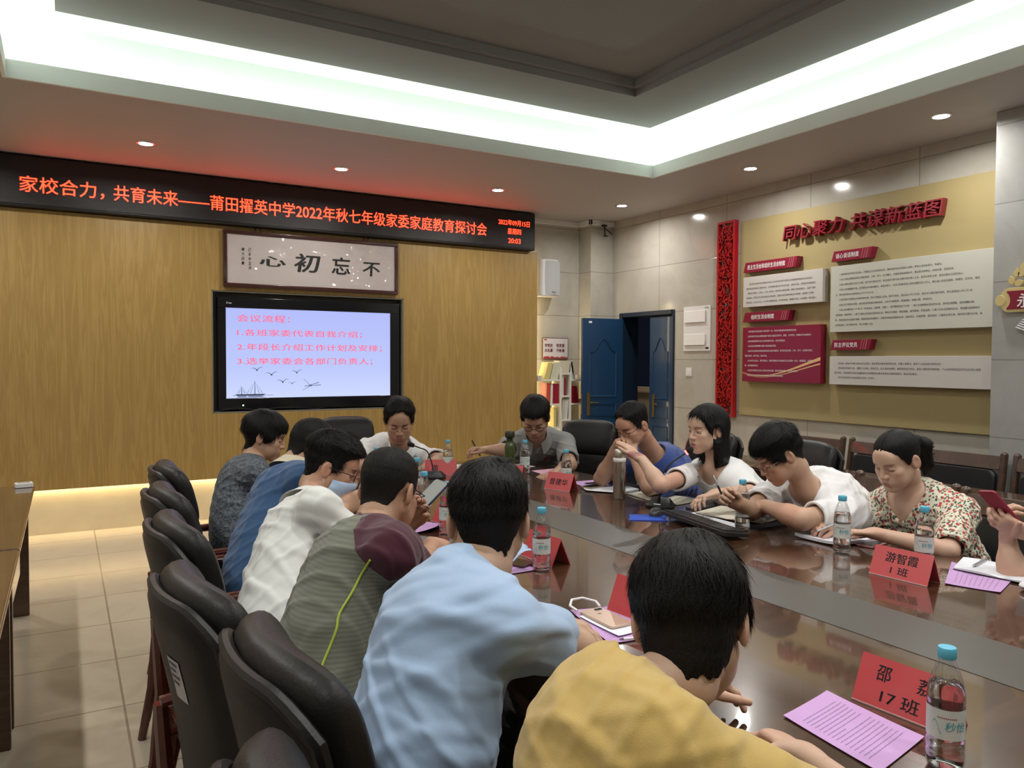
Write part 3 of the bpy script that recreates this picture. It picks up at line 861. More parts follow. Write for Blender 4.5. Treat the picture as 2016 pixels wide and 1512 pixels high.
# ------------------------------------------------------------------ emblem on the pier
em = thing('wall_emblem', 'crimson and gold plaque with wheat leaves on the tiled pier at the right edge', 'emblem', (5.355, 2.45, 1.9))
goldp = mat('pale gold plastic', (.62, .50, .22), .4)
kk = 5.32/5.25
def EP(y, z): return y*kk, 1.5+(z-1.5)*kk
def slab(pts, x0, x1, mt, par, name, **kw):
    n_ = len(pts)
    mb = MB().add([(x0, *p) for p in pts]+[(x1, *p) for p in pts], [list(range(n_)), list(range(n_, 2*n_))[::-1]]+[(i, n_+i, n_+(i+1) % n_, (i+1) % n_) for i in range(n_)])
    mb.move((-par.location.x, -par.location.y, -par.location.z))
    return obj(name, mb, mt, par, bevel=.002, **kw)
cyl, czl = EP(2.775, 1.897)
out = []
h_ = .079
yl = EP(2.722, 0)[0]; yr = 2.05
for a in range(90, 271, 15): out.append((yl+h_*.75*-math.cos(R_(a)), czl+h_*math.sin(R_(a))))
out = [(yr, czl+h_)]+out+[(yr, czl-h_)]
slab(out, 5.318, 5.345, goldp, em, 'gold_border')
slab([(cyl+.033*math.cos(R_(a)), czl+.036*math.sin(R_(a))) for a in range(0, 360, 18)], 5.314, 5.345, goldp, em, 'gold_knob')
inn = [(yr, czl+.062), (yl+.015, czl+.060)]+[(yl+.022-.030*math.sin(R_(a)), czl+.050*math.cos(R_(a))) for a in range(20, 161, 20)]+[(yl+.015, czl-.060), (yr, czl-.062)]
slab(inn, 5.314, 5.320, crim, em, 'crimson_field')
yq0, zq = EP(2.672, 1.89)
obj('plaque_lettering', wallR(text_mb('永', 1, offset=.03), yq0, yq0-.085, zq-.045, zq+.045, 5.3125), whitep, em, world=True, label='white character')
def leafp(y, z, ang, ln=.062, wd=.021):
    pts = []
    for i in range(13):
        t_ = i/12
        pts.append((t_*ln, wd*math.sin(math.pi*t_**.8)))
    for i in range(11, 0, -1):
        t_ = i/12
        pts.append((t_*ln, -wd*math.sin(math.pi*t_**.8)))
    ca, sa = math.cos(R_(ang)), math.sin(R_(ang))
    return [(y-(p[0]*ca-p[1]*sa), z+(p[0]*sa+p[1]*ca)) for p in pts]
y_, z_ = EP(2.705, 1.995)
for dy, dz, an in ((.0, .0, 105), (-.02, .045, 85), (-.055, .085, 70), (-.01, .0, 20), (-.03, .055, 30), (-.07, .12, 55), (-.07, .09, 15)):
    slab(leafp(y_+dy, z_+dz, an), 5.320, 5.340, goldp, em, 'wheat_leaf')
y_, z_ = EP(2.682, 1.722)
for i in range(7):
    a0 = (y_-i*.010, z_+i*.012)
    slab([(a0[0], a0[1]), (a0[0]-.10, a0[1]-.045), (a0[0]-.10, a0[1]-.033), (a0[0]-.002, a0[1]+.004)], 5.318, 5.338, wl, em, 'white_ray')
# ------------------------------------------------------------------ conference table
tabwood = wood_mat('dark glossy table veneer', (.040, .017, .008), (.055, .024, .011), (.075, .034, .016), (1.2, 5, 5), .22, coat=1.0, wave=1.2)
mahog = wood_mat('mahogany lacquer', (.062, .011, .007), (.072, .014, .008), (.084, .017, .010), (4, 4, 4), .2, coat=.6)
darkwood = wood_mat('dark walnut', (.048, .024, .014), (.060, .030, .017), (.074, .037, .021), (2, 6, 6), .28, coat=.4)
TXA, TXB, TYA, TYB, TZ = 1.03, 3.0, -1.0, 5.22, .75
tcx = (TXA+TXB)/2; hw = (TXB-TXA)/2
def tabout(k=0, n=28):
    """outline with superelliptic ends, inset by k"""
    L = 1.05
    pts = []
    for i in range(n+1):
        a = math.pi*i/n
        ca, sa = math.cos(a), math.sin(a)
        e = 2/2.9
        pts.append((tcx+(hw-k)*math.copysign(abs(ca)**e, ca), TYB-L+(L-k)*abs(sa)**e))
    for i in range(n+1):
        a = math.pi+math.pi*i/n
        ca, sa = math.cos(a), math.sin(a)
        e = 2/2.9
        pts.append((tcx+(hw-k)*math.copysign(abs(ca)**e, ca), TYA+L-(L-k)*abs(sa)**e))
    return pts
tbl = thing('conference_table', 'long dark glossy wooden conference table with a grey centre strip', 'table', (tcx, 2.1, 0))
top = MB()
o_ = [(tabout(.012), TZ), (tabout(0), TZ-.012), (tabout(0), TZ-.035), (tabout(.02), TZ-.055)]
n_ = len(o_[0][0])
vs = []
for ps_, z in o_: vs += [(p[0], p[1], z) for p in ps_]
fs = [list(range(n_))]
for r in range(3): fs += [(r*n_+i, (r+1)*n_+i, (r+1)*n_+(i+1) % n_, r*n_+(i+1) % n_) for i in range(n_)]
fs.append(list(range(3*n_, 4*n_))[::-1])
top.add(vs, fs)
obj('table_top', top, tabwood, tbl, world=True, ang=30)
bm_ = mat('grey leather strip', (.075, .072, .066), .32, bump=.05, bscale=500)
obj('centre_strip', MB().prism([(1.885, -.2), (2.16, -.2), (2.16, 4.0), (1.885, 4.0)], TZ-.002, TZ+.0012), bm_, tbl, world=True, label='grey inlaid strip')
ap = MB()
o1, o2 = tabout(.22), tabout(.24)
for i in range(n_):
    j = (i+1) % n_
    ap.add([(*o1[i], .10), (*o1[j], .10), (*o1[j], TZ-.05), (*o1[i], TZ-.05), (*o2[i], .10), (*o2[j], .10), (*o2[j], TZ-.05), (*o2[i], TZ-.05)], [(0, 1, 2, 3), (7, 6, 5, 4), (0, 4, 5, 1), (3, 2, 6, 7)])
obj('modesty_panel', ap, darkwood, tbl, world=True)
pn = MB()
for y in (-.4, 1.5, 3.1, 4.5): pn.bx(1.55, 2.5, y-.04, y+.04, 0, TZ-.05)
for k, y in enumerate((-.4, 1.5, 3.1, 4.5)): obj('pedestal', MB().bx(1.55, 2.5, y-.04, y+.04, 0, TZ-.05), darkwood, tbl, world=True)

# ------------------------------------------------------------------ executive chair
leather = mat('black leather', (.011, .0095, .0095), .42, bump=.08, bscale=180, var=.12, vscale=5, spec=.35)
seam = mat('leather seam', (.006, .006, .006), .6)
sticker = mat('asset sticker', (.42, .42, .43), .5)
qrm = mat('printed sticker ink', (.06, .06, .06), .6)
def rrect(w, h, r, n=6):
    pts = []
    for (cx_, cy_, a0) in ((w/2-r, h/2-r, 0), (-w/2+r, h/2-r, 90), (-w/2+r, -h/2+r, 180), (w/2-r, -h/2+r, 270)):
        for i in range(n+1):
            a = R_(a0+90*i/n)
            pts.append((cx_+r*math.cos(a), cy_+r*math.sin(a)))
    return pts
def backx(z):
    """x of the chair back's centre surface at height z (leans back, slightly curved)"""
    t_ = (z-.42)/.68
    return -.235-.105*t_-.03*math.sin(t_*math.pi)*-1*.6-.02*t_*t_
def exec_chair(label, loc, rz):
    t_ = thing('executive_chair', label, 'chair', loc, rz, 'black leather conference chairs')
    # padded rear shell
    sh = MB()
    H0, H1, W = .40, 1.005, .46
    rows = []
    NZ, NY = 22, 18
    def width(z):
        q = (z-H0)/(H1-H0)
        return W/2*(.86+.14*min(1, q*2.2))
    def shell(front):
        P = []
        for i in range(NZ+1):
            z = H0+(H1-H0)*i/NZ
            row = []
            for j in range(NY+1):
                u_ = -1+2*j/NY
                # round the top corners
                zz = z-(.055*max(0, abs(u_)-.55)**2/.2025)*((z-H0)/(H1-H0))**3
                y = width(z)*u_
                x = backx(zz)+.045*u_*u_+(.018 if front else -.020*(1-abs(u_)**6)**.5*(1-((i/NZ)**14))**.5)
                row.append((x, y, zz))
            P.append(row)
        return P
    F_, B_ = shell(True), shell(False)
    sh.grid([r[::-1] for r in F_][::1])
    sh.grid(B_)
    def strip(a, b_):
        for i in range(len(a)-1): sh.add([a[i], a[i+1], b_[i+1], b_[i]], [(0, 1, 2, 3)])
    strip([r[0] for r in B_], [r[0] for r in F_]); strip([r[-1] for r in F_], [r[-1] for r in B_])
    strip(F_[0], B_[0]); strip(B_[-1], F_[-1])
    obj('back_shell', sh, leather, t_, bevel=.006, seg=2, ang=50)
    rim = MB()
    rim.tube([(F_[i][0][0]-.012, F_[i][0][1], F_[i][0][2]) for i in range(4, NZ)]+[(F_[NZ][j][0]-.012, F_[NZ][j][1], F_[NZ][j][2]) for j in range(NY+1)]+[(F_[i][-1][0]-.012, F_[i][-1][1], F_[i][-1][2]) for i in range(NZ-1, 3, -1)], .013, 8)
    obj('shell_rim', rim, leather, t_)
    # front cushion
    def pad(z0, z1, w, th, x_off, name, bulge=1.0, nz=14, ny=18, curve=.05, top_round=1.0):
        mb = MB()
        P = []
        for i in range(nz+1):
            v = -math.cos(math.pi*i/nz)
            hv = max(0, 1-abs(v)**3.2)**.5
            wv_ = w/2*(1-.14*abs(v)**5)
            row = []
            for j in range(2*ny):
                b_ = math.pi*j/ny
                cy_, sy_ = math.cos(b_), math.sin(b_)
                u_ = math.copysign(abs(cy_)**.45, cy_)
                d_ = math.copysign(abs(sy_)**.8, sy_)
                zz = (z0+z1)/2+(z1-z0)/2*v-.022*abs(u_)**4*(v+1)*.5
                row.append((backx(zz)+x_off+curve*u_*u_+th/2*d_*hv, wv_*u_, zz))
            P.append(row)
        mb.grid(P, 0, False, True)
        return obj(name, mb, leather, t_, ang=180)
    pad(.44, .84, .43, .10, .050, 'back_cushion')
    pad(.775, 1.045, .445, .115, .064, 'headrest', curve=.04)
    sm = MB()
    pts = []
    for j in range(21):
        u_ = -1+2*j/20
        z = .875-.035*u_*u_
        pts.append((backx(z)+.107+.04*u_*u_*.9-.028*abs(u_)**5, .215*u_, z))
    sm.tube(pts, .0035, 6)
    obj('stitched_seam', sm, seam, t_)
    # seat
    se = MB()
    P = []
    for i in range(9):
        a = math.pi*i/8
        row = []
        for (px, py) in rrect(.52, .54, .09, 5):
            k_ = .80+.20*math.sin(a)**.6
            row.append((px*k_+.03, py*k_, .435-.062*math.copysign(abs(math.cos(a))**.8, math.cos(a))))
        P.append(row)
    se.grid(P, 0, False, True)
    nn = len(P[0])
    se.add(P[0], [list(range(nn))[::-1]]); se.add(P[-1], [list(range(nn))])
    obj('seat', se, leather, t_, ang=50)
    for sg in (-1, 1):
        y = sg*.275
        am = MB()
        path = [(-.27, y, .66), (-.16, y, .672), (-.02, y, .675), (.12, y, .668), (.22, y, .645), (.262, y, .60), (.262, y, .50), (.25, y, .40)]
        am.tube(path, [.020, .024, .026, .026, .024, .021, .019, .018], 10, flat=.75)
        a_ = obj('armrest', am, mahog, t_)
        rl = MB().tube([(-.25, y, .585), (-.05, y, .592), (.13, y, .585), (.255, y, .555)], .016, 8, flat=.8)
        obj('lower_rail', rl, mahog, a_)
        obj('leg', MB().tube([(.25, y, .42), (.255, y, .2), (.262, y, 0)], [.021, .019, .016], 8), mahog, t_)
        obj('leg', MB().tube([(-.27, y, .66), (-.255, y, .42), (-.275, y, .2), (-.315, y, 0)], [.018, .022, .020, .016], 8), mahog, t_)
    obj('seat_frame', MB().bx(-.24, .25, -.262, .262, .335, .375), mahog, t_, bevel=.006)
    stx = MB()
    zc, yc = .845, -.075
    # sticker on the rear of the shell
    def onback(y, z, e=.0012):
        u_ = y/width(z)
        return (backx(z)+.045*u_*u_-.020*(1-abs(u_)**6)**.5-e, y, z)
    g_ = [[onback(yc-.03+.06*i/4, zc-.045+.09*j/4) for j in range(5)] for i in range(5)]
    stx.grid([r[::-1] for r in g_])
    s1 = obj('sticker', stx, sticker, t_, label='small grey printed sticker')
    pr = MB()
    for k_ in range(4):
        z = zc+.034-.014*k_
        a, b_ = yc+.024, yc-.018+.01*(k_ % 2)
        pr.grid([[onback(a+(b_-a)*i/4, z+dz, .0018) for dz in (.003, -.003)] for i in range(5)])
    obj('sticker_print', pr, qrm, s1)
    return t_
CH = [('at the bottom edge behind the mustard blouse', .47, .84, 4), ('behind the man in light blue', .56, 1.32, 3), ('behind the man with maroon sleeves', .49, 1.80, 6), ('behind the man in the white polo', .53, 2.46, 3), ('behind the man in the dark blue polo', .57, 3.07, 2), ('behind the woman in grey', .65, 3.74, 0)]
c0 = None
for d_, x, y, a in CH:
    lb = 'black leather conference chair '+d_
    if c0 is None: c0 = exec_chair(lb, (x, y, 0), R_(a))
    else: dup(c0, lb, (x, y, 0), R_(a))
dup(c0, 'black leather chair behind the man in the white shirt below the screen', (1.93, 5.78, 0), R_(-92))
dup(c0, 'empty black leather chair between the man in grey and the man with clasped hands', (3.28, 4.72, 0), R_(-150))
dup(c0, 'black leather chair behind the woman in white speaking at the microphone', (3.46, 3.02, 0), R_(180))
dup(c0, 'black leather chair behind the man with clasped hands', (3.42, 3.72, 0), R_(176))

# ------------------------------------------------------------------ wooden armchairs along the right side
blackpad = mat('black vinyl pad', (.012, .013, .014), .33, bump=.06, bscale=300)
def wood_chair(label, loc, rz, group='wooden chairs with black back pads'):
    t_ = thing('wooden_chair', label, 'chair', loc, rz, group)
    W = .56
    for sg in (-1, 1):
        y = sg*(W/2-.02)
        pt = [(-.20, y, 0), (-.20, y, .42), (-.225, y, .66), (-.262, y, .895)]
        obj('back_post', MB().tube(pt, [.020, .024, .024, .024], 10), darkwood, t_)
        pc = MB().ellipsoid((-.263, y, .897), (.024, .024, .020), 12, 8)
        obj('post_cap', pc, darkwood, t_)
        obj('leg', MB().tube([(.24, y, 0), (.24, y, .44)], [.017, .021], 8), darkwood, t_)
        obj('armrest', MB().tube([(-.22, y, .64), (0, y, .655), (.22, y, .645), (.25, y, .60), (.245, y, .43)], [.018, .022, .022, .020, .018], 8), darkwood, t_)
    rail = MB()
    rail.add([(-.245, -W/2+.03, .80), (-.245, W/2-.03, .80), (-.272, W/2-.03, .885), (-.272, -W/2+.03, .885), (-.220, -W/2+.03, .80), (-.220, W/2-.03, .80), (-.245, W/2-.03, .89), (-.245, -W/2+.03, .89)], [(0, 3, 2, 1), (4, 5, 6, 7), (3, 7, 6, 2), (0, 1, 5, 4), (0, 4, 7, 3), (1, 2, 6, 5)])
    obj('top_rail', rail, darkwood, t_, bevel=.006)
    bp_ = MB()
    P = []
    for i in range(7):
        a = math.pi*i/6
        s_ = math.sin(a)**.5
        P.append([(-.205-.035*((pz+.61-.5)/.3)+.022*-math.cos(a)*1.0, py*(.93+.07*s_), .625+pz*(.93+.07*s_)) for (py, pz) in rrect(W-.10, .35, .05, 4)])
    bp_.grid(P, 0, False, True)
    nn = len(P[0])
    bp_.add(P[0], [list(range(nn))[::-1]]); bp_.add(P[-1], [list(range(nn))])
    obj('back_pad', bp_, blackpad, t_, ang=50)
    obj('seat', MB().prism([(p[0]+.02, p[1]) for p in rrect(.48, .50, .05, 4)], .40, .46), blackpad, t_, bevel=.02, seg=3)
    obj('seat_frame', MB().bx(-.21, .24, -W/2+.03, W/2-.03, .355, .40), darkwood, t_, bevel=.004)
    return t_
w0 = wood_chair('dark wooden chair with black pad behind the woman in the floral blouse', (3.40, 1.81, 0), R_(180))
dup(w0, 'empty dark wooden chair with black pad right of the floral blouse', (3.40, 1.22, 0), R_(180))
dup(w0, 'dark wooden chair behind the person holding the red phone', (3.42, .62, 0), R_(180))
dup(w0, 'dark wooden chair with black pad behind the man writing in white', (3.44, 2.40, 0), R_(180))
wall_l = ['first from the tiled pier', 'second from the tiled pier', 'third from the tiled pier', 'fourth from the tiled pier']
for i in range(4):
    dup(w0, 'dark wooden chair against the right wall behind the desk, '+wall_l[i], (5.01, 2.40+i*.60, 0), R_(180))

# ------------------------------------------------------------------ narrow desks
def desk(label, x0, x1, y0, y1, vis=1):
    t_ = thing('narrow_desk', label, 'desk', ((x0+x1)/2, (y0+y1)/2, 0), 0, 'narrow wooden desks')
    obj('desk_top', MB().bx(x0, x1, y0, y1, .722, .75), tabwood, t_, bevel=.008, seg=3, world=True)
    obj('edge_band', MB().bx(x0-.003, x1+.003, y0-.003, y1+.003, .728, .742), mahog, t_, bevel=.003, world=True)
    return t_
for i, (y0, y1) in enumerate(((3.60, 5.38), (1.80, 3.585), (.02, 1.79))):
    x0, x1 = -.62, -.165
    t_ = desk(['narrow dark wooden desk on the left, the far one below the wood wall', 'narrow dark wooden desk at the left edge of the photo, the middle one', 'narrow dark wooden desk by the camera, hidden below the left edge'][i], x0, x1, y0, y1)
    for y in (y0+.08, y1-.10):
        lg = MB().prism([(x1-.03, 0), (x1-.03, .72), (x1-.075, .72), (x1-.075, .25), (x1-.13, 0)], y, y+.045, 0, Matrix(((1, 0, 0), (0, 0, 1), (0, 1, 0))).to_4x4())
        lg.f = [f_[::-1] for f_ in lg.f]
        obj('leg_panel', lg, darkwood, t_, bevel=.004, world=True)
        lg = MB().prism([(x0+.03, 0), (x0+.03, .72), (x0+.075, .72), (x0+.075, .25), (x0+.13, 0)], y, y+.045, 0, Matrix(((1, 0, 0), (0, 0, 1), (0, 1, 0))).to_4x4())
        obj('leg_panel', lg, darkwood, t_, bevel=.004, world=True)
        obj('cross_bar', MB().bx(x0+.075, x1-.075, y+.008, y+.037, .62, .70), darkwood, t_, world=True)
for i, (y0, y1) in enumerate(((3.35, 4.95), (1.72, 3.33))):
    x0, x1 = 4.262, 4.70
    t_ = desk(['narrow dark wooden desk along the right wall, behind the man with clasped hands', 'narrow dark wooden desk along the right wall behind the floral blouse'][i], x0, x1, y0, y1)
    obj('front_panel', MB().bx(x0+.04, x0+.06, y0+.04, y1-.04, .20, .722), darkwood, t_, world=True)
    for y in (y0+.02, y1-.06): obj('leg_panel', MB().bx(x0+.02, x1-.02, y, y+.04, 0, .722), darkwood, t_, bevel=.003, world=True)
rb = thing('remote_control', 'small white and grey remote box on the far corner of the left desk', 'remote', (-.215, 5.30, .75), R_(8))
obj('case', MB().bx(-.045, .045, -.03, .03, 0, .028), mat('white flap plastic'), rb, bevel=.005)
obj('slot', MB().bx(-.032, .030, -.012, .004, .0275, .0290), black, rb)

# ------------------------------------------------------------------ things on the table
def on(x, y, z=TZ): return (x, y, z+.0008)
petm, nt, b = nodes_mat('clear bottle plastic')
nt.nodes.remove(b)
out_ = nt.nodes['Material Output']
tr = node(nt, 'ShaderNodeBsdfTransparent')
tr.inputs[0].default_value = (.97, .98, .98, 1)
gl = node(nt, 'ShaderNodeBsdfGlossy', Roughness=.06)
gl.inputs[0].default_value = (.9, .92, .95, 1)
lw = node(nt, 'ShaderNodeLayerWeight', Blend=.28)
mx = node(nt, 'ShaderNodeMixShader')
mr = node(nt, 'ShaderNodeMapRange', To__Min=.06, To__Max=.75)
nt.links.new(lw.outputs['Facing'], mr.inputs[0])
nt.links.new(mr.outputs[0], mx.inputs[0])
nt.links.new(tr.outputs[0], mx.inputs[1]); nt.links.new(gl.outputs[0], mx.inputs[2])
nt.links.new(mx.outputs[0], out_.inputs[0])
waterm = mat('water', (.96, .98, 1), .0, trans=1, ior=1.33)
capm = mat('blue bottle cap', (.10, .42, .60), .4)
labm = mat('bottle label film', (.74, .80, .78), .4, alpha=.80)
teal = mat('teal label print', (.08, .36, .40), .5)
redp = mat('red label print', (.45, .12, .12), .5)
def bottle(label, x, y, rz=0, fill=.16, proto=[None]):
    if proto[0] is not None:
        return dup(proto[0], label, on(x, y), rz)
    t_ = thing('water_bottle', label, 'bottle', on(x, y), rz, 'bottles of water on the conference table')
    pr = [(.0, .004), (.022, .0), (.030, .004), (.0325, .012), (.0325, .030), (.0305, .034), (.0325, .038), (.0325, .052), (.0312, .056), (.0318, .060), (.0318, .118), (.0312, .121), (.0325, .126), (.0320, .140), (.0295, .156), (.0245, .174), (.0185, .190), (.0145, .199), (.0135, .203), (.0150, .205), (.0150, .207), (.0128, .209), (.0128, .214)]
    obj('bottle_body', MB().lathe(pr, 36, caps=False), petm, t_, ang=70)
    wv = MB()
    wp_ = [(.0, .006)]+[(r-.0012, max(z, .006)) for r, z in pr[1:] if z < fill]
    r_f = [r for r, z in pr if z >= fill][0]-.001
    wp_ += [(r_f, fill), (0, fill)]
    obj('water', wv.lathe(wp_, 32, caps=False), waterm, t_, ang=70)
    cp_ = []
    for k_ in range(48): pass
    cm = MB().lathe([(.0152, .204), (.0160, .206), (.0160, .2215), (.0148, .2240), (.0, .2245)], 40, caps=False)
    obj('cap', cm, capm, t_, ang=50)
    lb = MB()
    lb.lathe([(.0323, .062), (.0323, .117)], 40, caps=False)
    l_ = obj('label_band', lb, labm, t_, ang=80)
    def wrap(mb, a0, z0, s_):
        return MB().add([(.0326*math.cos(R_(a0)+q[0]*s_/.0326), .0326*math.sin(R_(a0)+q[0]*s_/.0326), z0+q[1]*s_) for q in mb.v], mb.f)
    for a0 in (0, 180):
        w1 = wrap(text_mb('秒怡', 1, offset=.015, shear=.15), a0-14, .080, .019)
        obj('label_lettering', w1, teal, l_, label='teal label lettering')
        mk = MB()
        for k_ in range(10):
            t0, t1 = k_/10, (k_+1)/10
            f_ = lambda t: .0075*math.sin(t*math.pi*1.5)+.004*math.cos(t*math.pi)
            mk.add([(t0*.9, f_(t0)*60+.1, 0), (t1*.9, f_(t1)*60+.1, 0), (t1*.9, f_(t1)*60+.2, 0), (t0*.9, f_(t0)*60+.2, 0)], [(0, 1, 2, 3)])
        obj('label_mark', wrap(mk, a0-50, .083, .018), teal, l_, label='small teal wave mark')
        for k_ in range(1):
            obj('label_small_print', wrap(MB().add([(i*.35, 0, 0) for i in range(0)]+[], []) if False else merge([MB().bx(i*.42, i*.42+.28, 0, .30, 0, .001) for i in range(10)]), a0-34, .101, .008), redp, l_)
    proto[0] = t_
    return t_
bottle('water bottle nearest the camera, in front of the seventeenth class name card', 1.404, .822, R_(-140))
bottle('water bottle beside the folded face mask on the near side of the table', 1.469, 2.329, R_(-130))
bottle('water bottle left of the dark haired head of the man in light blue', 1.422, 3.025, R_(-120))
bottle('nearer water bottle behind the phone of the man with maroon sleeves', 1.458, 3.348, R_(120))
bottle('farther water bottle beyond the phone of the man with maroon sleeves', 1.63, 3.84, R_(60))
bottle('water bottle in front of the left arm of the man in the white shirt', 1.61, 4.40, R_(20))
bottle('water bottle standing before the red card and right of the far microphone', 2.17, 4.60, R_(-60))
bottle('water bottle beside the dark green tumbler', 2.62, 4.365, R_(-90))
bottle('water bottle behind the red card with three black characters, near the empty chair', 2.56, 3.79, R_(-120))
bottle('water bottle standing behind the keyboard', 2.60, 2.452, R_(-150))
bottle('water bottle in front of the notepad of the woman in floral', 2.633, 1.967, R_(-150))
bottle('water bottle behind the first class name card', 2.70, 1.674, R_(-150))

redcard = mat('red card stock', (.50, .062, .068), .35, coat=.5)
acry = mat('clear acrylic edge', (.78, .66, .66), .15, alpha=.55)
def card(label, x, y, rz, lines, W=.205, H=.098, D=.088):
    """tent card; front face looks along local -y, ridge along local x"""
    t_ = thing('name_card', label, 'name card', on(x, y), rz, 'red tent name cards')
    th = .003
    for sg in (-1, 1):
        q = MB()
        q.add([(-W/2, sg*D/2, 0), (W/2, sg*D/2, 0), (W/2, 0, H), (-W/2, 0, H), (-W/2, sg*(D/2-th*1.3), 0), (W/2, sg*(D/2-th*1.3), 0), (W/2, 0, H-th*2), (-W/2, 0, H-th*2)],
              [(0, 1, 2, 3), (7, 6, 5, 4), (0, 4, 5, 1), (1, 5, 6, 2), (3, 2, 6, 7), (0, 3, 7, 4)] if sg < 0 else [(3, 2, 1, 0), (4, 5, 6, 7), (1, 5, 4, 0), (2, 6, 5, 1), (7, 6, 2, 3), (4, 7, 3, 0)])
        f_ = obj('card_face', q, redcard, t_)
        ed = MB().bx(-W/2, W/2, sg*D/2-.001, sg*D/2+.001, .0, .003)
        obj('acrylic_edge', ed, acry, f_)
        if lines:
            n_ = Vector((0, sg*H, D/2)).normalized()
            up = Vector((0, -sg*D/2, H)).normalized()
            rt = up.cross(n_)
            tm = MB()
            for (s_, w_, h_, cu_, cv_) in lines:
                g = text_mb(s_, 1, offset=.015)
                a, b_ = bbox(g)
                base = Vector((0, sg*D/2, 0))+n_*.0006
                for_ = [base+rt*(cu_-w_/2+(p[0]-a[0])/(b_[0]-a[0])*w_)+up*(cv_+(p[1]-a[1])/(b_[1]-a[1])*h_) for p in g.v]
                tm.add([tuple(p) for p in for_], g.f)
            obj('name_lettering', tm, inkp, f_, label='black name lettering')
    return t_
card('red name card with three black characters, standing before the man with clasped hands', 2.487, 3.733, R_(-71), [('曾建华', .125, .040, .0, .032)], W=.185)
card('red name card of the first class beside the woman in floral', 2.512, 1.628, R_(-85), [('游智霞', .115, .036, .0, .055), ('1 班', .062, .028, .0, .016)])
card('red name card of the seventeenth class at the lower right', 1.557, .995, R_(-86), [('邵', .032, .033, -.045, .058), ('荔', .032, .033, .045, .058), ('17 班', .085, .030, .0, .014)])
card('red name card behind the far microphone below the screen', 2.122, 4.60, R_(-28), [('黄', .040, .042, -.035, .030)])
card('red name card seen end on beside the dark green tumbler', 2.40, 4.16, R_(-52), None, W=.16)
card('red name card half hidden behind the bottle next to the face mask', 1.555, 2.44, R_(-88), [('胡', .045, .045, .03, .028)])
card('red name card seen end on left of the man in light blue', 1.52, 3.19, R_(-86), None)
card('red name card behind the gold phone with its blank side up', 1.455, 1.755, R_(-84), None, H=.105)
card('red name card standing before the man in the white polo', 1.46, 3.86, R_(-84), None)

pink = mat('pink handout paper', (.50, .30, .57), .7)
pinkw = mat('warm pink handout paper', (.66, .38, .48), .7)
whitep_ = mat('white paper', (.72, .74, .80), .7)
creamp = mat('cream notebook paper', (.70, .67, .56), .7)
prnt = mat('faint print', (.30, .20, .36), .7)
prng = mat('grey handwriting', (.34, .36, .44), .7)
def sheet(label, corners, mt, name='paper_sheet', cat='paper', z=TZ, lines=10, pm=None, curl=.004, th=.0008, group=None, wave=0):
    """a paper sheet through four table points (a, b, c, d in order)"""
    a, b_, c_, d_ = [Vector((p[0], p[1], 0)) for p in corners]
    cen = (a+b_+c_+d_)/4
    t_ = thing(name, label, cat, (cen.x, cen.y, z+.0008), 0, group)
    N = 12
    def P(u, v, e=0):
        p = (a*(1-u)+b_*u)*(1-v)+(d_*(1-u)+c_*u)*v
        h = curl*(abs(2*u-1)**3+abs(2*v-1)**3)/2*.8+wave*math.sin(u*5+1)*(v)**2
        return (p.x-cen.x, p.y-cen.y, max(0, h)+e)
    mb = MB()
    T = [[P(i/N, j/N, th) for j in range(N+1)] for i in range(N+1)]
    B = [[P(i/N, j/N) for j in range(N+1)] for i in range(N+1)]
    mb.grid(T); mb.grid([r[::-1] for r in B])
    for A1, A2 in (([r[0] for r in T], [r[0] for r in B]), ([r[-1] for r in B], [r[-1] for r in T]), (B[0], T[0]), (T[-1], B[-1])):
        for i in range(N): mb.add([A1[i], A2[i], A2[i+1], A1[i+1]], [(0, 1, 2, 3)])
    # make the top face point up whatever the corner order
    if (b_-a).cross(d_-a).z < 0: mb.f = [f_[::-1] for f_ in mb.f]
    obj('sheet', mb, mt, t_, ang=60)
    if lines:
        q = MB()
        rr = random.Random(len(label))
        for k in range(lines):
            v = .16+.68*k/max(1, lines-1)
            u0, u1 = .12, .9-(.5*rr.random() if rr.random() < .3 else .04*rr.random())
            u = u0
            while u < u1:
                w_ = min(.03+.10*rr.random(), u1-u)
                q.add([P(u, v, th+.0004), P(u+w_, v, th+.0004), P(u+w_, v+.011, th+.0004), P(u, v+.011, th+.0004)], [(0, 1, 2, 3)])
                u += w_+.010
        obj('printed_lines', q, pm or prnt, t_)
    return t_
PG = 'pink meeting handouts'
sheet('pink handout lying at the lower right in front of the seventeenth class card', [(1.303, 1.108), (1.488, 1.144), (1.474, .905), (1.275, .865)], pink, lines=16, group=PG)
sheet('pink handout under the notebook at the right edge', [(2.562, 1.513), (2.86, 1.665), (2.800, 1.422), (2.619, 1.364)], pink, group=PG, lines=9)
sheet('pink handout on the far right of the table before the empty chair', [(2.70, 4.245), (2.724, 4.45), (2.94, 4.49), (2.93, 4.27)], pinkw, group=PG, wave=.01)
sheet('pink handout under the pen before the man with clasped hands', [(2.63, 3.63), (2.69, 3.93), (2.90, 3.92), (2.86, 3.60)], pink, group=PG, lines=6)
sheet('white sheet beside the steel flask and under the black phone', [(2.576, 3.606), (2.62, 3.71), (2.80, 3.64), (2.70, 3.45)], whitep_, lines=8, pm=prng, z=TZ+.004)
sheet('pink handout under the phone and face mask on the near side', [(1.315, 2.52), (1.47, 2.50), (1.448, 2.33), (1.325, 2.33)], pink, group=PG, lines=6)
sheet('pink handout under the gold phone', [(1.30, 1.90), (1.415, 1.87), (1.425, 1.60), (1.237, 1.62)], pink, group=PG, lines=12)
sheet('white folded sheet directly under the gold phone', [(1.285, 1.83), (1.345, 1.85), (1.385, 1.655), (1.285, 1.645)], whitep_, lines=0, z=TZ+.004)
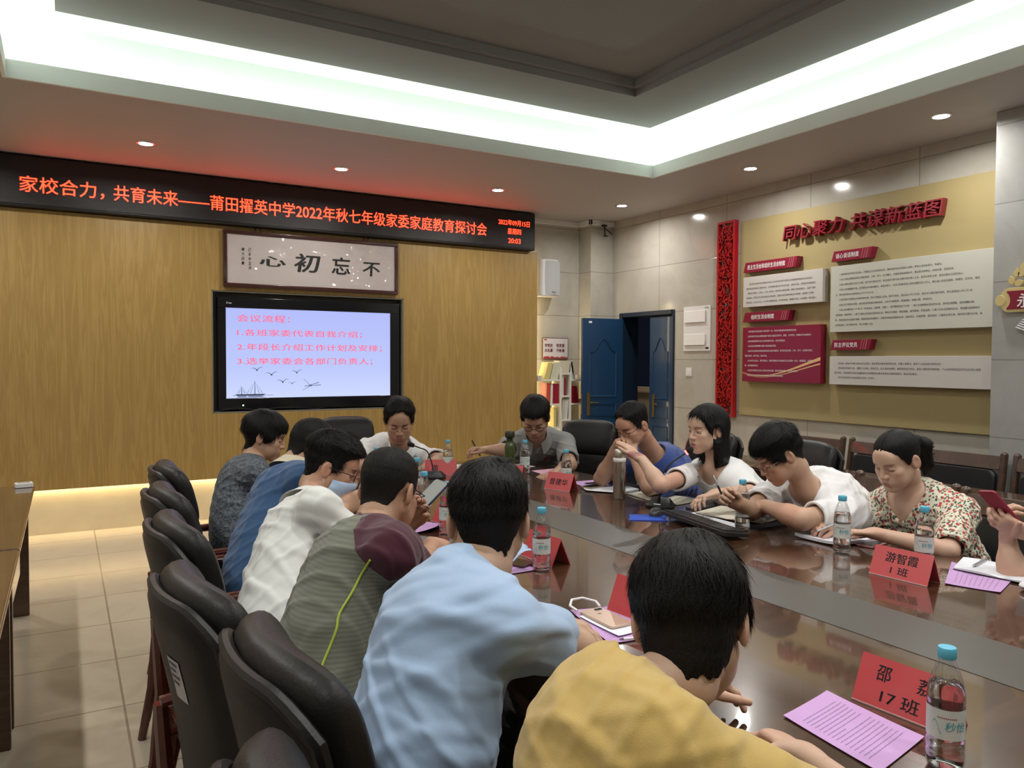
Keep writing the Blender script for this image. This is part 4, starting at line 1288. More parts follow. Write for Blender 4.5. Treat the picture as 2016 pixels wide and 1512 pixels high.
sheet('pink handout with a raised corner before the man with maroon sleeves', [(1.247, 3.09), (1.42, 3.32), (1.478, 3.211), (1.40, 3.06)], pink, group=PG, lines=7, wave=.03)
sheet('pink handout before the man in the white shirt', [(1.75, 4.70), (1.95, 4.72), (1.93, 4.95), (1.72, 4.95)], pink, group=PG)
sheet('cream booklet on the far end of the table behind the far name card', [(2.30, 4.72), (2.55, 4.70), (2.58, 4.92), (2.32, 4.95)], creamp, 'booklet', 'booklet', lines=0, th=.006)
sheet('white sheet in front of the man in grey', [(2.72, 4.60), (2.86, 4.62), (2.84, 4.80), (2.70, 4.78)], whitep_, lines=0)
sheet('white document behind the keyboard, under the open notebook', [(2.561, 2.83), (2.68, 2.84), (2.66, 2.46), (2.575, 2.44)], whitep_, lines=12, pm=prng)
def notebook(label, A, B, C, D, E_, F_, mt=creamp, z=TZ):
    """open notebook: left page A B E F..., spine B-E"""
    t_ = thing('open_notebook', label, 'notebook', (*[(sum(p[i] for p in (A, B, C, D, E_, F_))/6) for i in (0, 1)], z+.0008), 0, 'open notebooks')
    L = t_.location
    for nm, q in (('left_page_block', (A, B, E_, F_)), ('right_page_block', (B, C, D, E_))):
        a, b_, c_, d_ = [Vector((p[0]-L.x, p[1]-L.y, 0)) for p in q]
        N = 8
        T = []
        for i in range(N+1):
            u = i/N
            h = .006+.004*math.sin(u*math.pi)-(.003*(u if nm[0] == 'l' else 1-u)**3)
            T.append([((a*(1-u)+b_*u)*(1-v)+(d_*(1-u)+c_*u)*v)+Vector((0, 0, h)) for v in [j/4 for j in range(5)]])
        mb = MB().grid(T)
        B_ = [[Vector((p.x, p.y, .002)) for p in r] for r in T]
        mb.grid([r[::-1] for r in B_])
        for A1, A2 in (([r[0] for r in T], [r[0] for r in B_]), ([r[-1] for r in B_], [r[-1] for r in T]), (B_[0], T[0]), (T[-1], B_[-1])):
            for i in range(len(A1)-1): mb.add([A1[i], A2[i], A2[i+1], A1[i+1]], [(0, 1, 2, 3)])
        if (b_-a).cross(d_-a).z < 0: mb.f = [f_[::-1] for f_ in mb.f]
        obj(nm, mb, mt, t_, ang=50)
    cv_ = MB().prism([(p[0]-L.x, p[1]-L.y) for p in (A, C, D, F_)], 0, .002)
    if (Vector(C)-Vector(A)).cross(Vector(D)-Vector(C)) if False else ((C[0]-A[0])*(D[1]-C[1])-(C[1]-A[1])*(D[0]-C[0])) < 0: cv_.f = [f_[::-1] for f_ in cv_.f]
    obj('cover', cv_, mat('dark notebook cover', (.03, .018, .016), .4), t_)
    return t_
notebook('open notebook under the hand of the woman in white', (2.722, 3.42), (2.70, 3.22), (2.74, 3.03), (2.93, 3.06), (2.92, 3.25), (2.93, 3.45))
notebook('open notebook of the man writing in white', (2.665, 2.815), (2.686, 2.63), (2.76, 2.483), (2.945, 2.52), (2.925, 2.70), (2.90, 2.88), z=TZ+.004)
notebook('open notebook with a silver pen at the right edge', (2.76, 1.60), (2.78, 1.45), (2.80, 1.20), (2.99, 1.25), (2.97, 1.50), (2.945, 1.67), whitep_, z=TZ+.004)
sheet('white notepad under the hands of the woman in floral', [(2.683, 2.235), (2.689, 2.04), (2.90, 2.00), (2.93, 2.22)], mat('notepad paper', (.72, .72, .80), .7), 'notepad', 'notepad', lines=9, pm=prng, th=.012, curl=.012)
sheet('black folder under the notebook of the man writing in white', [(2.66, 2.47), (2.655, 2.407), (2.83, 2.40), (2.86, 2.46)], black, 'folder', 'folder', lines=0, th=.010, curl=0)
sheet('small dark notebook under the wrist of the woman in white', [(2.72, 2.945), (2.733, 2.878), (2.89, 2.91), (2.88, 2.99)], mat('dark patterned cover', (.05, .055, .075), .25, var=.6, vscale=60), 'small_notebook', 'notebook', lines=0, th=.008, curl=0)
sheet('small notepad beside the steel flask and the open notebook', [(2.75, 3.47), (2.77, 3.60), (2.88, 3.61), (2.872, 3.50)], whitep_, 'notepad', 'notepad', lines=0, th=.007, curl=0)
sheet('blue mouse pad by the near microphone', [(2.284, 2.85), (2.368, 2.955), (2.53, 2.87), (2.44, 2.745)], mat('blue mouse pad cloth', (.020, .075, .46), .6), 'mouse_pad', 'mouse pad', lines=0, th=.003, curl=0)

def phone(label, x, y, rz, body, screen, L=.155, W=.075, z=TZ, back=False, tilt=0, group=None):
    t_ = thing('phone', label, 'phone', (x, y, z+.001), rz, group)
    if tilt: t_.rotation_euler = tilt
    obj('body', MB().prism(rrect(L, W, .011, 5), 0, .0078), body, t_, bevel=.002, seg=3)
    if not back: obj('screen', MB().prism(rrect(L-.006, W-.006, .009, 5), .0076, .0082), screen, t_)
    else:
        obj('camera_bump', MB().prism([(p[0]-L/2+.018, p[1]+W/2-.020) for p in rrect(.013, .026, .006, 4)], .0076, .0092), black, t_)
        obj('camera_lens', MB().lathe([(0, .0092), (.004, .0092), (.004, .0096), (0, .0096)], 14, (-L/2+.018, W/2-.015, 0), caps=False), gloss, t_)
        obj('round_mark', MB().lathe([(0, .0079), (.006, .0079), (0, .0080)], 14, (-L/2+.05, 0, 0), caps=False), mat('dark gold mark', (.16, .10, .07), .3), t_)
    return t_
scr_off = mat('dark phone glass', (.006, .006, .008), .05)
scr_ref = mat('reflecting phone glass', (.03, .025, .028), .08)
goldph = mat('rose gold phone back', (.58, .42, .33), .3, metal=.35)
phone('rose gold phone lying face down near the yellow blouse', 1.338, 1.775, R_(-90), goldph, scr_off, .158, .077, z=TZ+.006, back=True)
phone('black phone beside the red card before the man with clasped hands', 2.69, 3.69, R_(15), mat('gold phone edge', (.45, .36, .22), .3, metal=.6), scr_off, z=TZ+.006)
phone('pink cased phone beside the notepad of the woman in floral', 2.865, 1.995, R_(10), mat('pink phone case', (.55, .24, .24), .4), scr_ref)
phone('dark phone under the folded face mask', 1.425, 2.455, R_(-70), mat('brown phone edge', (.12, .05, .04), .4), scr_off, z=TZ+.003)
cbl = MB().tube([(1.30, 1.86, TZ+.012), (1.300, 1.90, TZ+.016), (1.33, 1.935, TZ+.02), (1.37, 1.935, TZ+.02), (1.395, 1.90, TZ+.015), (1.385, 1.865, TZ+.011)], .0042, 10)
tag(obj('charging_cable', cbl, mat('white cable', (.75, .74, .76), .4)), 'looped white charging cable beside the rose gold phone', 'cable')
def pen(label, p0, p1, c1, c2, r=.0048, tip=True):
    p0, p1 = Vector(p0), Vector(p1)
    t_ = thing('pen', label, 'pen', tuple(p0), 0, 'pens')
    d_ = (p1-p0)
    obj('barrel', MB().tube([(0, 0, 0), d_*.55], r, 10), c1, t_)
    obj('cap', MB().tube([d_*.55, d_*.9, d_], [r*1.12, r*1.1, r*.8], 10), c2, t_)
    obj('tip', MB().tube([(0, 0, 0), -d_.normalized()*.012], [r*.8, .0012], 8), chrome, t_)
    return t_
silver = mat('silver plastic', (.55, .55, .58), .25, metal=.6)
pen('black pen on the pink handout before the man with clasped hands', (2.715, 3.81, TZ+.008), (2.865, 3.80, TZ+.008), black, black)
pen('silver pen lying on the notebook at the right edge', (2.825, 1.562, TZ+.018), (2.955, 1.592, TZ+.018), silver, silver, .006)
pen('white pen beside the pink handout under the rose gold phone', (1.285, 1.625, TZ+.006), (1.385, 1.595, TZ+.006), mat('white cable'), mat('white cable'), .004)
tm_ = thing('face_mask', 'folded pale blue face mask lying on the dark phone', 'face mask', (1.53, 2.62, TZ))
mk = MB()
P = []
for i in range(13):
    u = i/12
    row = []
    for j in range(9):
        v = j/8
        a0, b0, c0_, d0 = [Vector(q)-Vector((0, 0, TZ)) for q in ((1.307, 2.341, 0.819), (1.345, 2.318, 0.796), (1.424, 2.319, 0.827), (1.413, 2.396, 0.856))]
        p = (a0*(1-v)+b0*v)*(1-u)+(d0*(1-v)+c0_*v)*u
        row.append((p.x-1.53, p.y-2.62, p.z+.012*math.sin(u*math.pi)+.004*math.sin(v*19+u*3)))
    P.append(row)
mk.grid(P)
mask_m = mat('pale blue mask fabric', (.42, .55, .76), .7, bump=.1, bscale=200)
q = obj('mask_fabric', mk, mask_m, tm_, ang=60)
so = q.modifiers.new('thickness', 'SOLIDIFY'); so.thickness = .002
tag(obj('tissue', MB().ellipsoid((2.745, 1.335, TZ+.016), (.045, .03, .015), 14, 8), mat('tissue paper', (.75, .74, .74), .8, bump=1, bscale=60)), 'crumpled white tissue beside the notebook at the right edge', 'tissue')

# flask, tumbler
steel = mat('brushed steel', (.50, .46, .40), .24, metal=1)
fl_ = thing('steel_flask', 'tall brushed steel vacuum flask with a white collar', 'flask', on(2.599, 3.333))
obj('body', MB().lathe([(.0, .0), (.031, .0), (.034, .006), (.034, .20), (.0335, .203)], 40, caps=False), steel, fl_)
obj('collar', MB().lathe([(.0335, .203), (.0348, .205), (.0348, .222), (.0335, .224)], 40), mat('white flap plastic'), fl_)
obj('lid', MB().lathe([(.0335, .224), (.0335, .232), (.031, .252), (.027, .266), (.024, .272), (.0, .274)], 40, caps=False), steel, fl_, ang=25)
tb = thing('green_tumbler', 'dark green translucent sports tumbler with ribbed black lid', 'tumbler', on(2.45, 4.27))
obj('body', MB().lathe([(.0, .0), (.031, .0), (.034, .006), (.034, .19), (.029, .215), (.024, .225), (.024, .235), (.0, .235)], 36, caps=False), mat('dark green translucent plastic', (.045, .065, .018), .12, coat=.5), tb)
ld = MB()
n_ = 36
P = []
for (r, z) in ((.020, .235), (.020, .252), (.026, .258), (.030, .262), (.030, .292), (.026, .298), (0.001, .298)):
    P.append([((r+(.0016 if k % 3 == 0 and r > .025 else 0))*math.cos(2*math.pi*k/n_), (r+(.0016 if k % 3 == 0 and r > .025 else 0))*math.sin(2*math.pi*k/n_), z) for k in range(n_)])
ld.grid(P, 0, False, True)
obj('lid', ld, mat('dark olive lid', (.02, .024, .012), .35), tb)

# microphones
def mic(label, x, y, rz, path, head, lit):
    t_ = thing('desk_microphone', label, 'microphone', on(x, y), 0, 'gooseneck desk microphones')
    M = Matrix.Rotation(rz, 4, 'Z')
    base = MB()
    lo = [(-.072, -.03), (-.05, -.055), (.05, -.055), (.072, -.03), (.060, .05), (.035, .062), (-.035, .062), (-.060, .05)]
    hi = [(p[0]*.62, p[1]*.35+.018) for p in lo]
    vs = [(p[0], p[1], 0) for p in lo]+[(p[0], p[1], .012) for p in lo]+[(p[0], p[1], .045) for p in hi]
    n_ = 8
    base.add([tuple(M @ Vector(v_)) for v_ in vs], [list(range(8))[::-1], list(range(16, 24))]+[(r*8+i, r*8+(i+1) % 8, (r+1)*8+(i+1) % 8, (r+1)*8+i) for r in (0, 1) for i in range(8)])
    b_ = obj('base', base, mat('charcoal plastic', (.013, .013, .014), .38), t_, bevel=.003)
    lab = MB()
    lab.add([tuple(M @ Vector(p)) for p in ((-.018, -.047, .0185), (.018, -.047, .0185), (.018, -.044, .0215), (-.018, -.044, .0215))], [(0, 1, 2, 3)])
    obj('base_label', lab, wl, b_)
    pp = [Vector(p)-t_.location for p in path]
    obj('gooseneck', MB().tube(pp, [.009]*2+[.0042]*(len(pp)-2), 10), mat('charcoal plastic'), t_)
    hd_ = Vector(head)-t_.location
    ax = (hd_-pp[-1]).normalized()
    Mz = ax.to_track_quat('Z', 'Y').to_matrix()
    obj('foam_head', MB().ellipsoid(tuple(hd_), (.0165, .0165, .021), 20, 14, Mz), mat('black foam', (.012, .012, .012), .95, bump=.6, bscale=900), t_)
    rgm = mat('lit red ring', (.4, .03, .03), .4, emit=(1, .16, .14), estr=3.5) if lit else mat('charcoal plastic')
    obj('ring', MB().lathe([(.0095, -.004), (.0135, -.004), (.0135, .004), (.0095, .004)], 20, tuple(hd_-ax*.020), Mz), rgm, t_, label='glowing red ring' if lit else None)
    return t_
def smooth(P, n=4):
    P = [Vector(p) for p in P]
    out = []
    for i in range(len(P)-1):
        p0, p1, p2, p3 = P[max(i-1, 0)], P[i], P[i+1], P[min(i+2, len(P)-1)]
        for k in range(n):
            t_ = k/n
            out.append(.5*((2*p1)+(-p0+p2)*t_+(2*p0-5*p1+4*p2-p3)*t_*t_+(-p0+3*p1-3*p2+p3)*t_**3))
    out.append(P[-1])
    return out
mic('gooseneck desk microphone with glowing red ring before the woman in white', 2.64, 3.045, R_(-62), smooth([(2.62, 3.035, .785), (2.615, 3.02, .84), (2.620, 3.015, .91), (2.645, 2.985, .975), (2.70, 2.93, 1.035)]), (2.716, 2.915, 1.051), True)
mic('gooseneck desk microphone before the man in the white shirt', 2.03, 4.50, R_(150), smooth([(2.03, 4.52, .785), (2.025, 4.53, .84), (2.0, 4.548, .915), (1.95, 4.55, .94), (1.905, 4.552, .958)]), (1.887, 4.552, .965), False)
# mouse and keyboard
ms = thing('computer_mouse', 'dark grey computer mouse on the blue pad', 'mouse', (2.475, 2.885, TZ+.004), R_(35))
P = []
for i in range(11):
    a = math.pi*i/10*.5
    P.append([(.055*math.cos(b_)*math.cos(a)**.55, .032*math.sin(b_)*math.cos(a)**.55*(1-.12*math.cos(b_)), .034*math.sin(a)) for b_ in [2*math.pi*k/28 for k in range(28)]])
mm_ = MB().grid(P, 0, False, True)
obj('shell', mm_, mat('slate plastic', (.035, .040, .045), .3), ms)
obj('scroll_wheel', MB().lathe([(.0, -.003), (.009, -.003), (.009, .003), (0, .003)], 18, (.030, 0, .027), Matrix.Rotation(R_(90), 3, 'X'), caps=False), black, ms)
kb = thing('keyboard', 'black computer keyboard propped on its feet before the man writing in white', 'keyboard', (2.465, 2.560, TZ), R_(-99.5))
kt = R_(-7)
KM = Matrix.Translation((0, 0, .024)) @ Matrix.Rotation(kt, 4, 'X')
fb = MB().prism(rrect(.50, .135, .012, 4), -.009, .009).xf(KM)
obj('keyboard_body', fb, mat('charcoal plastic'), kb, bevel=.003)
kk_ = MB()
for r in range(6):
    nk = 20 if r < 5 else 12
    x = -.236
    for c in range(nk):
        w_ = .472/nk
        kk_.box((x+w_/2, .050-r*.0195, .0125), (w_-.0035, .016, .007))
        x += w_
kk_.xf(KM)
o = obj('key', kk_, mat('key plastic', (.028, .028, .030), .4), kb)
o['kind'] = 'stuff'
for sx_ in (-.19, .17): obj('foot', MB().bx(sx_-.012, sx_+.012, -.062, -.054, .0, .034), mat('grey foot', (.30, .31, .33), .4), kb)
# red card and papers on the desk behind
t_ = card('red folded card on the narrow desk behind the man with clasped hands', 4.40, 4.62, R_(-70), None, W=.22)
t_.location.z = .7508
sheet('white papers on the narrow desk behind the woman in white', [(4.28, 4.30), (4.30, 4.55), (4.50, 4.50), (4.48, 4.25)], whitep_, lines=0, th=.012)
tag(obj('yellow_green_cloth', MB().ellipsoid((4.40, 4.42, .79), (.05, .07, .025), 14, 8), mat('lime cloth', (.52, .60, .18), .8, bump=1, bscale=50)), 'small yellow green crumpled item on the papers of the narrow desk', 'cloth')
# ------------------------------------------------------------------ implicit surfaces for bodies and clothing
f32 = np.float32
def V(*a): return np.array(a if len(a) > 1 else a[0], float)
def unit(v): v = np.asarray(v, float); return v/np.linalg.norm(v)
class Cone:
    """round cone from a to b, optionally flattened by s along n"""
    def __init__(s, a, b, ra, rb, n=None, sq=1.0):
        s.a, s.b, s.ra, s.rb = V(a), V(b), ra, rb
        s.n = None if n is None else unit(n)
        s.sq = sq
    def box(s, pad):
        r = max(s.ra, s.rb)+pad
        return np.minimum(s.a, s.b)-r, np.maximum(s.a, s.b)+r
    def d(s, X, Y, Z, g=0):
        ba = s.b-s.a
        px, py, pz = X-f32(s.a[0]), Y-f32(s.a[1]), Z-f32(s.a[2])
        if s.n is not None:
            q = (px*f32(s.n[0])+py*f32(s.n[1])+pz*f32(s.n[2]))*f32(s.sq-1)
            px = px+q*f32(s.n[0]); py = py+q*f32(s.n[1]); pz = pz+q*f32(s.n[2])
            ba = ba+(s.sq-1)*ba.dot(s.n)*s.n
        L2 = max(ba.dot(ba), 1e-9)
        t = np.clip((px*f32(ba[0])+py*f32(ba[1])+pz*f32(ba[2]))/f32(L2), 0, 1)
        qx, qy, qz = px-t*f32(ba[0]), py-t*f32(ba[1]), pz-t*f32(ba[2])
        return np.sqrt(qx*qx+qy*qy+qz*qz)-(f32(s.ra+g)+f32(s.rb-s.ra)*t)
class Ell:
    def __init__(s, c, r, R=None):
        s.c, s.r = V(c), V(r)
        s.R = np.eye(3) if R is None else np.asarray(R, float)   # columns = local axes
    def box(s, pad):
        e = np.sqrt(((s.R*s.r)**2).sum(1))+pad
        return s.c-e, s.c+e
    def d(s, X, Y, Z, g=0):
        px, py, pz = X-f32(s.c[0]), Y-f32(s.c[1]), Z-f32(s.c[2])
        k0 = 0; k1 = 0
        for i in range(3):
            a = s.R[:, i]
            q = px*f32(a[0])+py*f32(a[1])+pz*f32(a[2])
            r = s.r[i]+g
            k0 = k0+(q/f32(r))**2
            k1 = k1+(q/f32(r*r))**2
        k0 = np.sqrt(k0); k1 = np.sqrt(k1)+f32(1e-6)
        return k0*(k0-1)/k1
class Plane:
    def __init__(s, p, n): s.p, s.n = V(p), unit(n)
    def d(s, X, Y, Z, g=0): return (X-f32(s.p[0]))*f32(s.n[0])+(Y-f32(s.p[1]))*f32(s.n[1])+(Z-f32(s.p[2]))*f32(s.n[2])
class Field:
    def __init__(s, lo, hi, h):
        s.lo = np.asarray(lo, float); s.h = h
        s.n = np.ceil((np.asarray(hi)-s.lo)/h).astype(int)+1
        s.F = np.full(tuple(s.n), 0.2, f32)
        s.ax = [(s.lo[i]+h*np.arange(s.n[i])).astype(f32) for i in range(3)]
    def blk(s, lo, hi):
        i0 = np.clip(np.floor((lo-s.lo)/s.h).astype(int), 0, s.n)
        i1 = np.clip(np.ceil((hi-s.lo)/s.h).astype(int)+1, 0, s.n)
        if (i1 <= i0).any(): return None
        sl = tuple(slice(a, b) for a, b in zip(i0, i1))
        X = s.ax[0][sl[0]][:, None, None]; Y = s.ax[1][sl[1]][None, :, None]; Z = s.ax[2][sl[2]][None, None, :]
        return sl, X, Y, Z
    def add(s, p, k=.02, g=0, clip=None):
        b = s.blk(*p.box(k+g+3*s.h))
        if b is None: return s
        sl, X, Y, Z = b
        d = p.d(X, Y, Z, g)
        if clip is not None:
            for c in (clip if isinstance(clip, (list, tuple)) else [clip]): d = np.maximum(d, c.d(X, Y, Z))
        A = s.F[sl]
        h = np.maximum(f32(k)-np.abs(A-d), 0)
        s.F[sl] = np.minimum(A, d)-h*h/f32(4*k)
        return s
    def sub(s, p, k=.006, g=0):
        b = s.blk(*p.box(k+g+3*s.h))
        if b is None: return s
        sl, X, Y, Z = b
        d = -p.d(X, Y, Z, g)
        A = s.F[sl]
        h = np.maximum(f32(k)-np.abs(A-d), 0)
        s.F[sl] = np.maximum(A, d)+h*h/f32(4*k)
        return s
    def displace(s, fn, band=.03):
        I = np.nonzero(np.abs(s.F) < band)
        P = np.stack([s.ax[i][I[i]] for i in range(3)], 1)
        s.F[I] -= fn(P).astype(f32)
        return s
    def mesh(s):
        """surface nets"""
        F = s.F
        S_ = F < 0
        c = S_[:-1, :-1, :-1]
        any_ = np.zeros(c.shape, bool); all_ = np.ones(c.shape, bool)
        for i in (0, 1):
            for j in (0, 1):
                for k in (0, 1):
                    q = S_[i:S_.shape[0]-1+i, j:S_.shape[1]-1+j, k:S_.shape[2]-1+k]
                    any_ |= q; all_ &= q
        act = any_ & ~all_
        I = np.stack(np.nonzero(act), 1)
        if len(I) == 0: return np.zeros((0, 3)), np.zeros((0, 4), int)
        idx = np.full(act.shape, -1, np.int32)
        idx[act] = np.arange(len(I))
        cor = np.array([(i, j, k) for i in (0, 1) for j in (0, 1) for k in (0, 1)])
        val = np.stack([F[I[:, 0]+a, I[:, 1]+b, I[:, 2]+c_] for a, b, c_ in cor], 1)
        acc = np.zeros((len(I), 3)); cnt = np.zeros(len(I))
        for e0 in range(8):
            for e1 in range(e0+1, 8):
                if np.abs(cor[e0]-cor[e1]).sum() != 1: continue
                a, b = val[:, e0], val[:, e1]
                m = (a < 0) != (b < 0)
                t = np.where(m, a/np.where(m, a-b, 1), 0)
                acc[m] += (cor[e0]+t[:, None]*(cor[e1]-cor[e0]))[m]
                cnt[m] += 1
        vs = s.lo+s.h*(I+acc/cnt[:, None])
        quads = []
        for ax in range(3):
            u, w_ = (ax+1) % 3, (ax+2) % 3
            sa = [slice(None)]*3; sb = [slice(None)]*3
            sa[ax] = slice(0, -1); sb[ax] = slice(1, None)
            A, B = S_[tuple(sa)], S_[tuple(sb)]
            cr = A != B
            E_ = np.stack(np.nonzero(cr), 1)
            ok = (E_[:, u] > 0) & (E_[:, w_] > 0) & (E_[:, u] < s.n[u]-1) & (E_[:, w_] < s.n[w_]-1)
            E_ = E_[ok]
            fl = A[tuple(E_.T)]
            q = []
            for du, dw in ((-1, -1), (0, -1), (0, 0), (-1, 0)):
                g = E_.copy(); g[:, u] += du; g[:, w_] += dw
                q.append(idx[tuple(g.T)])
            q = np.stack(q, 1)
            q[~fl] = q[~fl][:, ::-1]
            quads.append(q)
        q = np.concatenate(quads)
        return vs, q[(q >= 0).all(1)]
def relax(vs, q, it=1, lam=.5):
    if it == 0 or len(vs) == 0: return vs
    e = np.concatenate([q[:, [0, 1]], q[:, [1, 2]], q[:, [2, 3]], q[:, [3, 0]]])
    # border vertices stay put
    key = np.sort(e, 1); k_ = key[:, 0].astype(np.int64)*len(vs)+key[:, 1]
    un, ct = np.unique(k_, return_counts=True)
    bd = un[ct == 1]
    fix = np.zeros(len(vs), bool); fix[(bd//len(vs)).astype(int)] = True; fix[(bd % len(vs)).astype(int)] = True
    for _ in range(it):
        acc = np.zeros_like(vs); n = np.zeros(len(vs))
        for a, b in ((0, 1), (1, 0)):
            np.add.at(acc, e[:, a], vs[e[:, b]]); np.add.at(n, e[:, a], 1)
        m = acc/np.maximum(n, 1)[:, None]
        vs = np.where(fix[:, None], vs, vs+(m-vs)*lam)
    return vs
def drop_crumbs(vs, q, least=150):
    l = np.arange(len(vs))
    e = np.concatenate([q[:, [0, 1]], q[:, [1, 2]], q[:, [2, 3]]])
    while True:
        o = l.copy()
        np.minimum.at(l, e[:, 0], l[e[:, 1]]); np.minimum.at(l, e[:, 1], l[e[:, 0]])
        l = l[l]; l = l[l]
        if (l == o).all(): break
    n = np.bincount(l, minlength=len(vs))
    q = q[n[l[q[:, 0]]] >= least]
    us = np.unique(q); mp_ = np.full(len(vs), -1); mp_[us] = np.arange(len(us))
    return vs[us], mp_[q]
def np_mesh(name, vs, q, mats, cols=None, mi=None):
    me = bpy.data.meshes.new(name)
    me.vertices.add(len(vs)); me.vertices.foreach_set('co', np.asarray(vs, f32).ravel())
    nq = len(q)
    me.loops.add(nq*4); me.loops.foreach_set('vertex_index', np.asarray(q, np.int32).ravel())
    me.polygons.add(nq); me.polygons.foreach_set('loop_start', np.arange(0, nq*4, 4, dtype=np.int32))
    me.update(calc_edges=True)
    me.shade_smooth()
    for m in (mats if isinstance(mats, (list, tuple)) else [mats]): me.materials.append(m)
    if mi is not None: me.polygons.foreach_set('material_index', np.asarray(mi, np.int32))
    if cols is not None:
        at = me.color_attributes.new('tint', 'FLOAT_COLOR', 'POINT')
        c = np.ones((len(vs), 4), f32); c[:, :3] = cols
        at.data.foreach_set('color', c.ravel())
    return me
def np_obj(name, vs, q, mats, parent, **kw):
    o = bpy.data.objects.new(name, np_mesh(name, np.asarray(vs)-np.array(parent.location), q, mats, **kw))
    COL.objects.link(o)
    o.parent = parent
    return o
def folds(seed, up, amp=.006, n=7, freq=38, dirs=None):
    """sparse cloth folds: ridged waves running across the garment"""
    r = np.random.RandomState(seed)
    W = []
    for i in range(n):
        k = unit(np.asarray(up)*r.uniform(.5, 1)+r.normal(0, .55, 3))
        if dirs is not None: k = unit(np.asarray(dirs[i % len(dirs)])+r.normal(0, .22, 3))
        W.append((k*freq*3*r.uniform(.6, 1.5), r.uniform(0, 6.28), unit(r.normal(0, 1, 3))*r.uniform(7, 14), r.uniform(0, 6.28), r.uniform(.5, 1), unit(r.normal(0, 1, 3))*r.uniform(6, 11), r.uniform(0, 6.28)))
    def fn(P):
        P = P.astype(float)
        t = 0
        for k, a, k2, b, w_, k3, c in W:
            ph = P@k+a+2.2*np.sin(P@k2+b)
            m = np.clip(np.sin(P@k3+c)*1.4, 0, 1)
            t = t+w_*m*(np.clip(np.cos(ph), 0, 1)**1.8-.3)
        return amp*t
    return fn

# ------------------------------------------------------------------ people
skinm, nt, b = nodes_mat('skin')
at_ = nt.nodes.new('ShaderNodeVertexColor'); at_.layer_name = 'tint'
nt.links.new(at_.outputs[0], b.inputs['Base Color'])
b.inputs['Roughness'].default_value = .48
b.inputs['Specular IOR Level'].default_value = .4
n = node(nt, 'ShaderNodeTexNoise', Scale=260, Detail=3)
tc_ = nt.nodes.new('ShaderNodeTexCoord'); nt.links.new(tc_.outputs['Object'], n.inputs['Vector'])
bump_to(nt, b, n.outputs[0], .12, .002)
def hair_material(name, c, rough=.42):
    m, nt, b = nodes_mat(name)
    b.inputs['Base Color'].default_value = (*c, 1)
    b.inputs['Roughness'].default_value = rough
    b.inputs['Specular IOR Level'].default_value = .17
    v = coords(nt)
    n = node(nt, 'ShaderNodeTexNoise', Scale=320, Detail=2)
    nt.links.new(v, n.inputs['Vector'])
    bump_to(nt, b, n.outputs[0], .35, .003)
    return m
hairblk = hair_material('black hair', (.006, .0052, .005), .5)
hairsoft = hair_material('soft black hair', (.009, .0075, .007), .6)
def cloth(name, c, rough=.8, **kw):
    return mat(name, c, rough, sheen=.25, bump=kw.pop('bump', .12), bscale=kw.pop('bscale', 700), spec=.25, **kw)

def frame(fwd, up):
    """rotation with columns right, forward, up"""
    u = unit(up); f = unit(np.asarray(fwd)-u*np.dot(fwd, u)); r = np.cross(f, u)
    return np.stack([r, f, u], 1)
def head_dir(yaw, pitch, roll=0):
    """yaw 0 = +x, 90 = +y (degrees); pitch down positive; columns right, forward, up"""
    y, p = R_(yaw), R_(-pitch)
    f = V(math.cos(y)*math.cos(p), math.sin(y)*math.cos(p), math.sin(p))
    up = V(-math.cos(y)*math.sin(p), -math.sin(y)*math.sin(p), math.cos(p))
    M = frame(f, up)
    if roll:
        c, s_ = math.cos(R_(roll)), math.sin(R_(roll))
        r, u = M[:, 0], M[:, 2]
        M = np.stack([c*r+s_*u, M[:, 1], c*u-s_*r], 1)
    return M

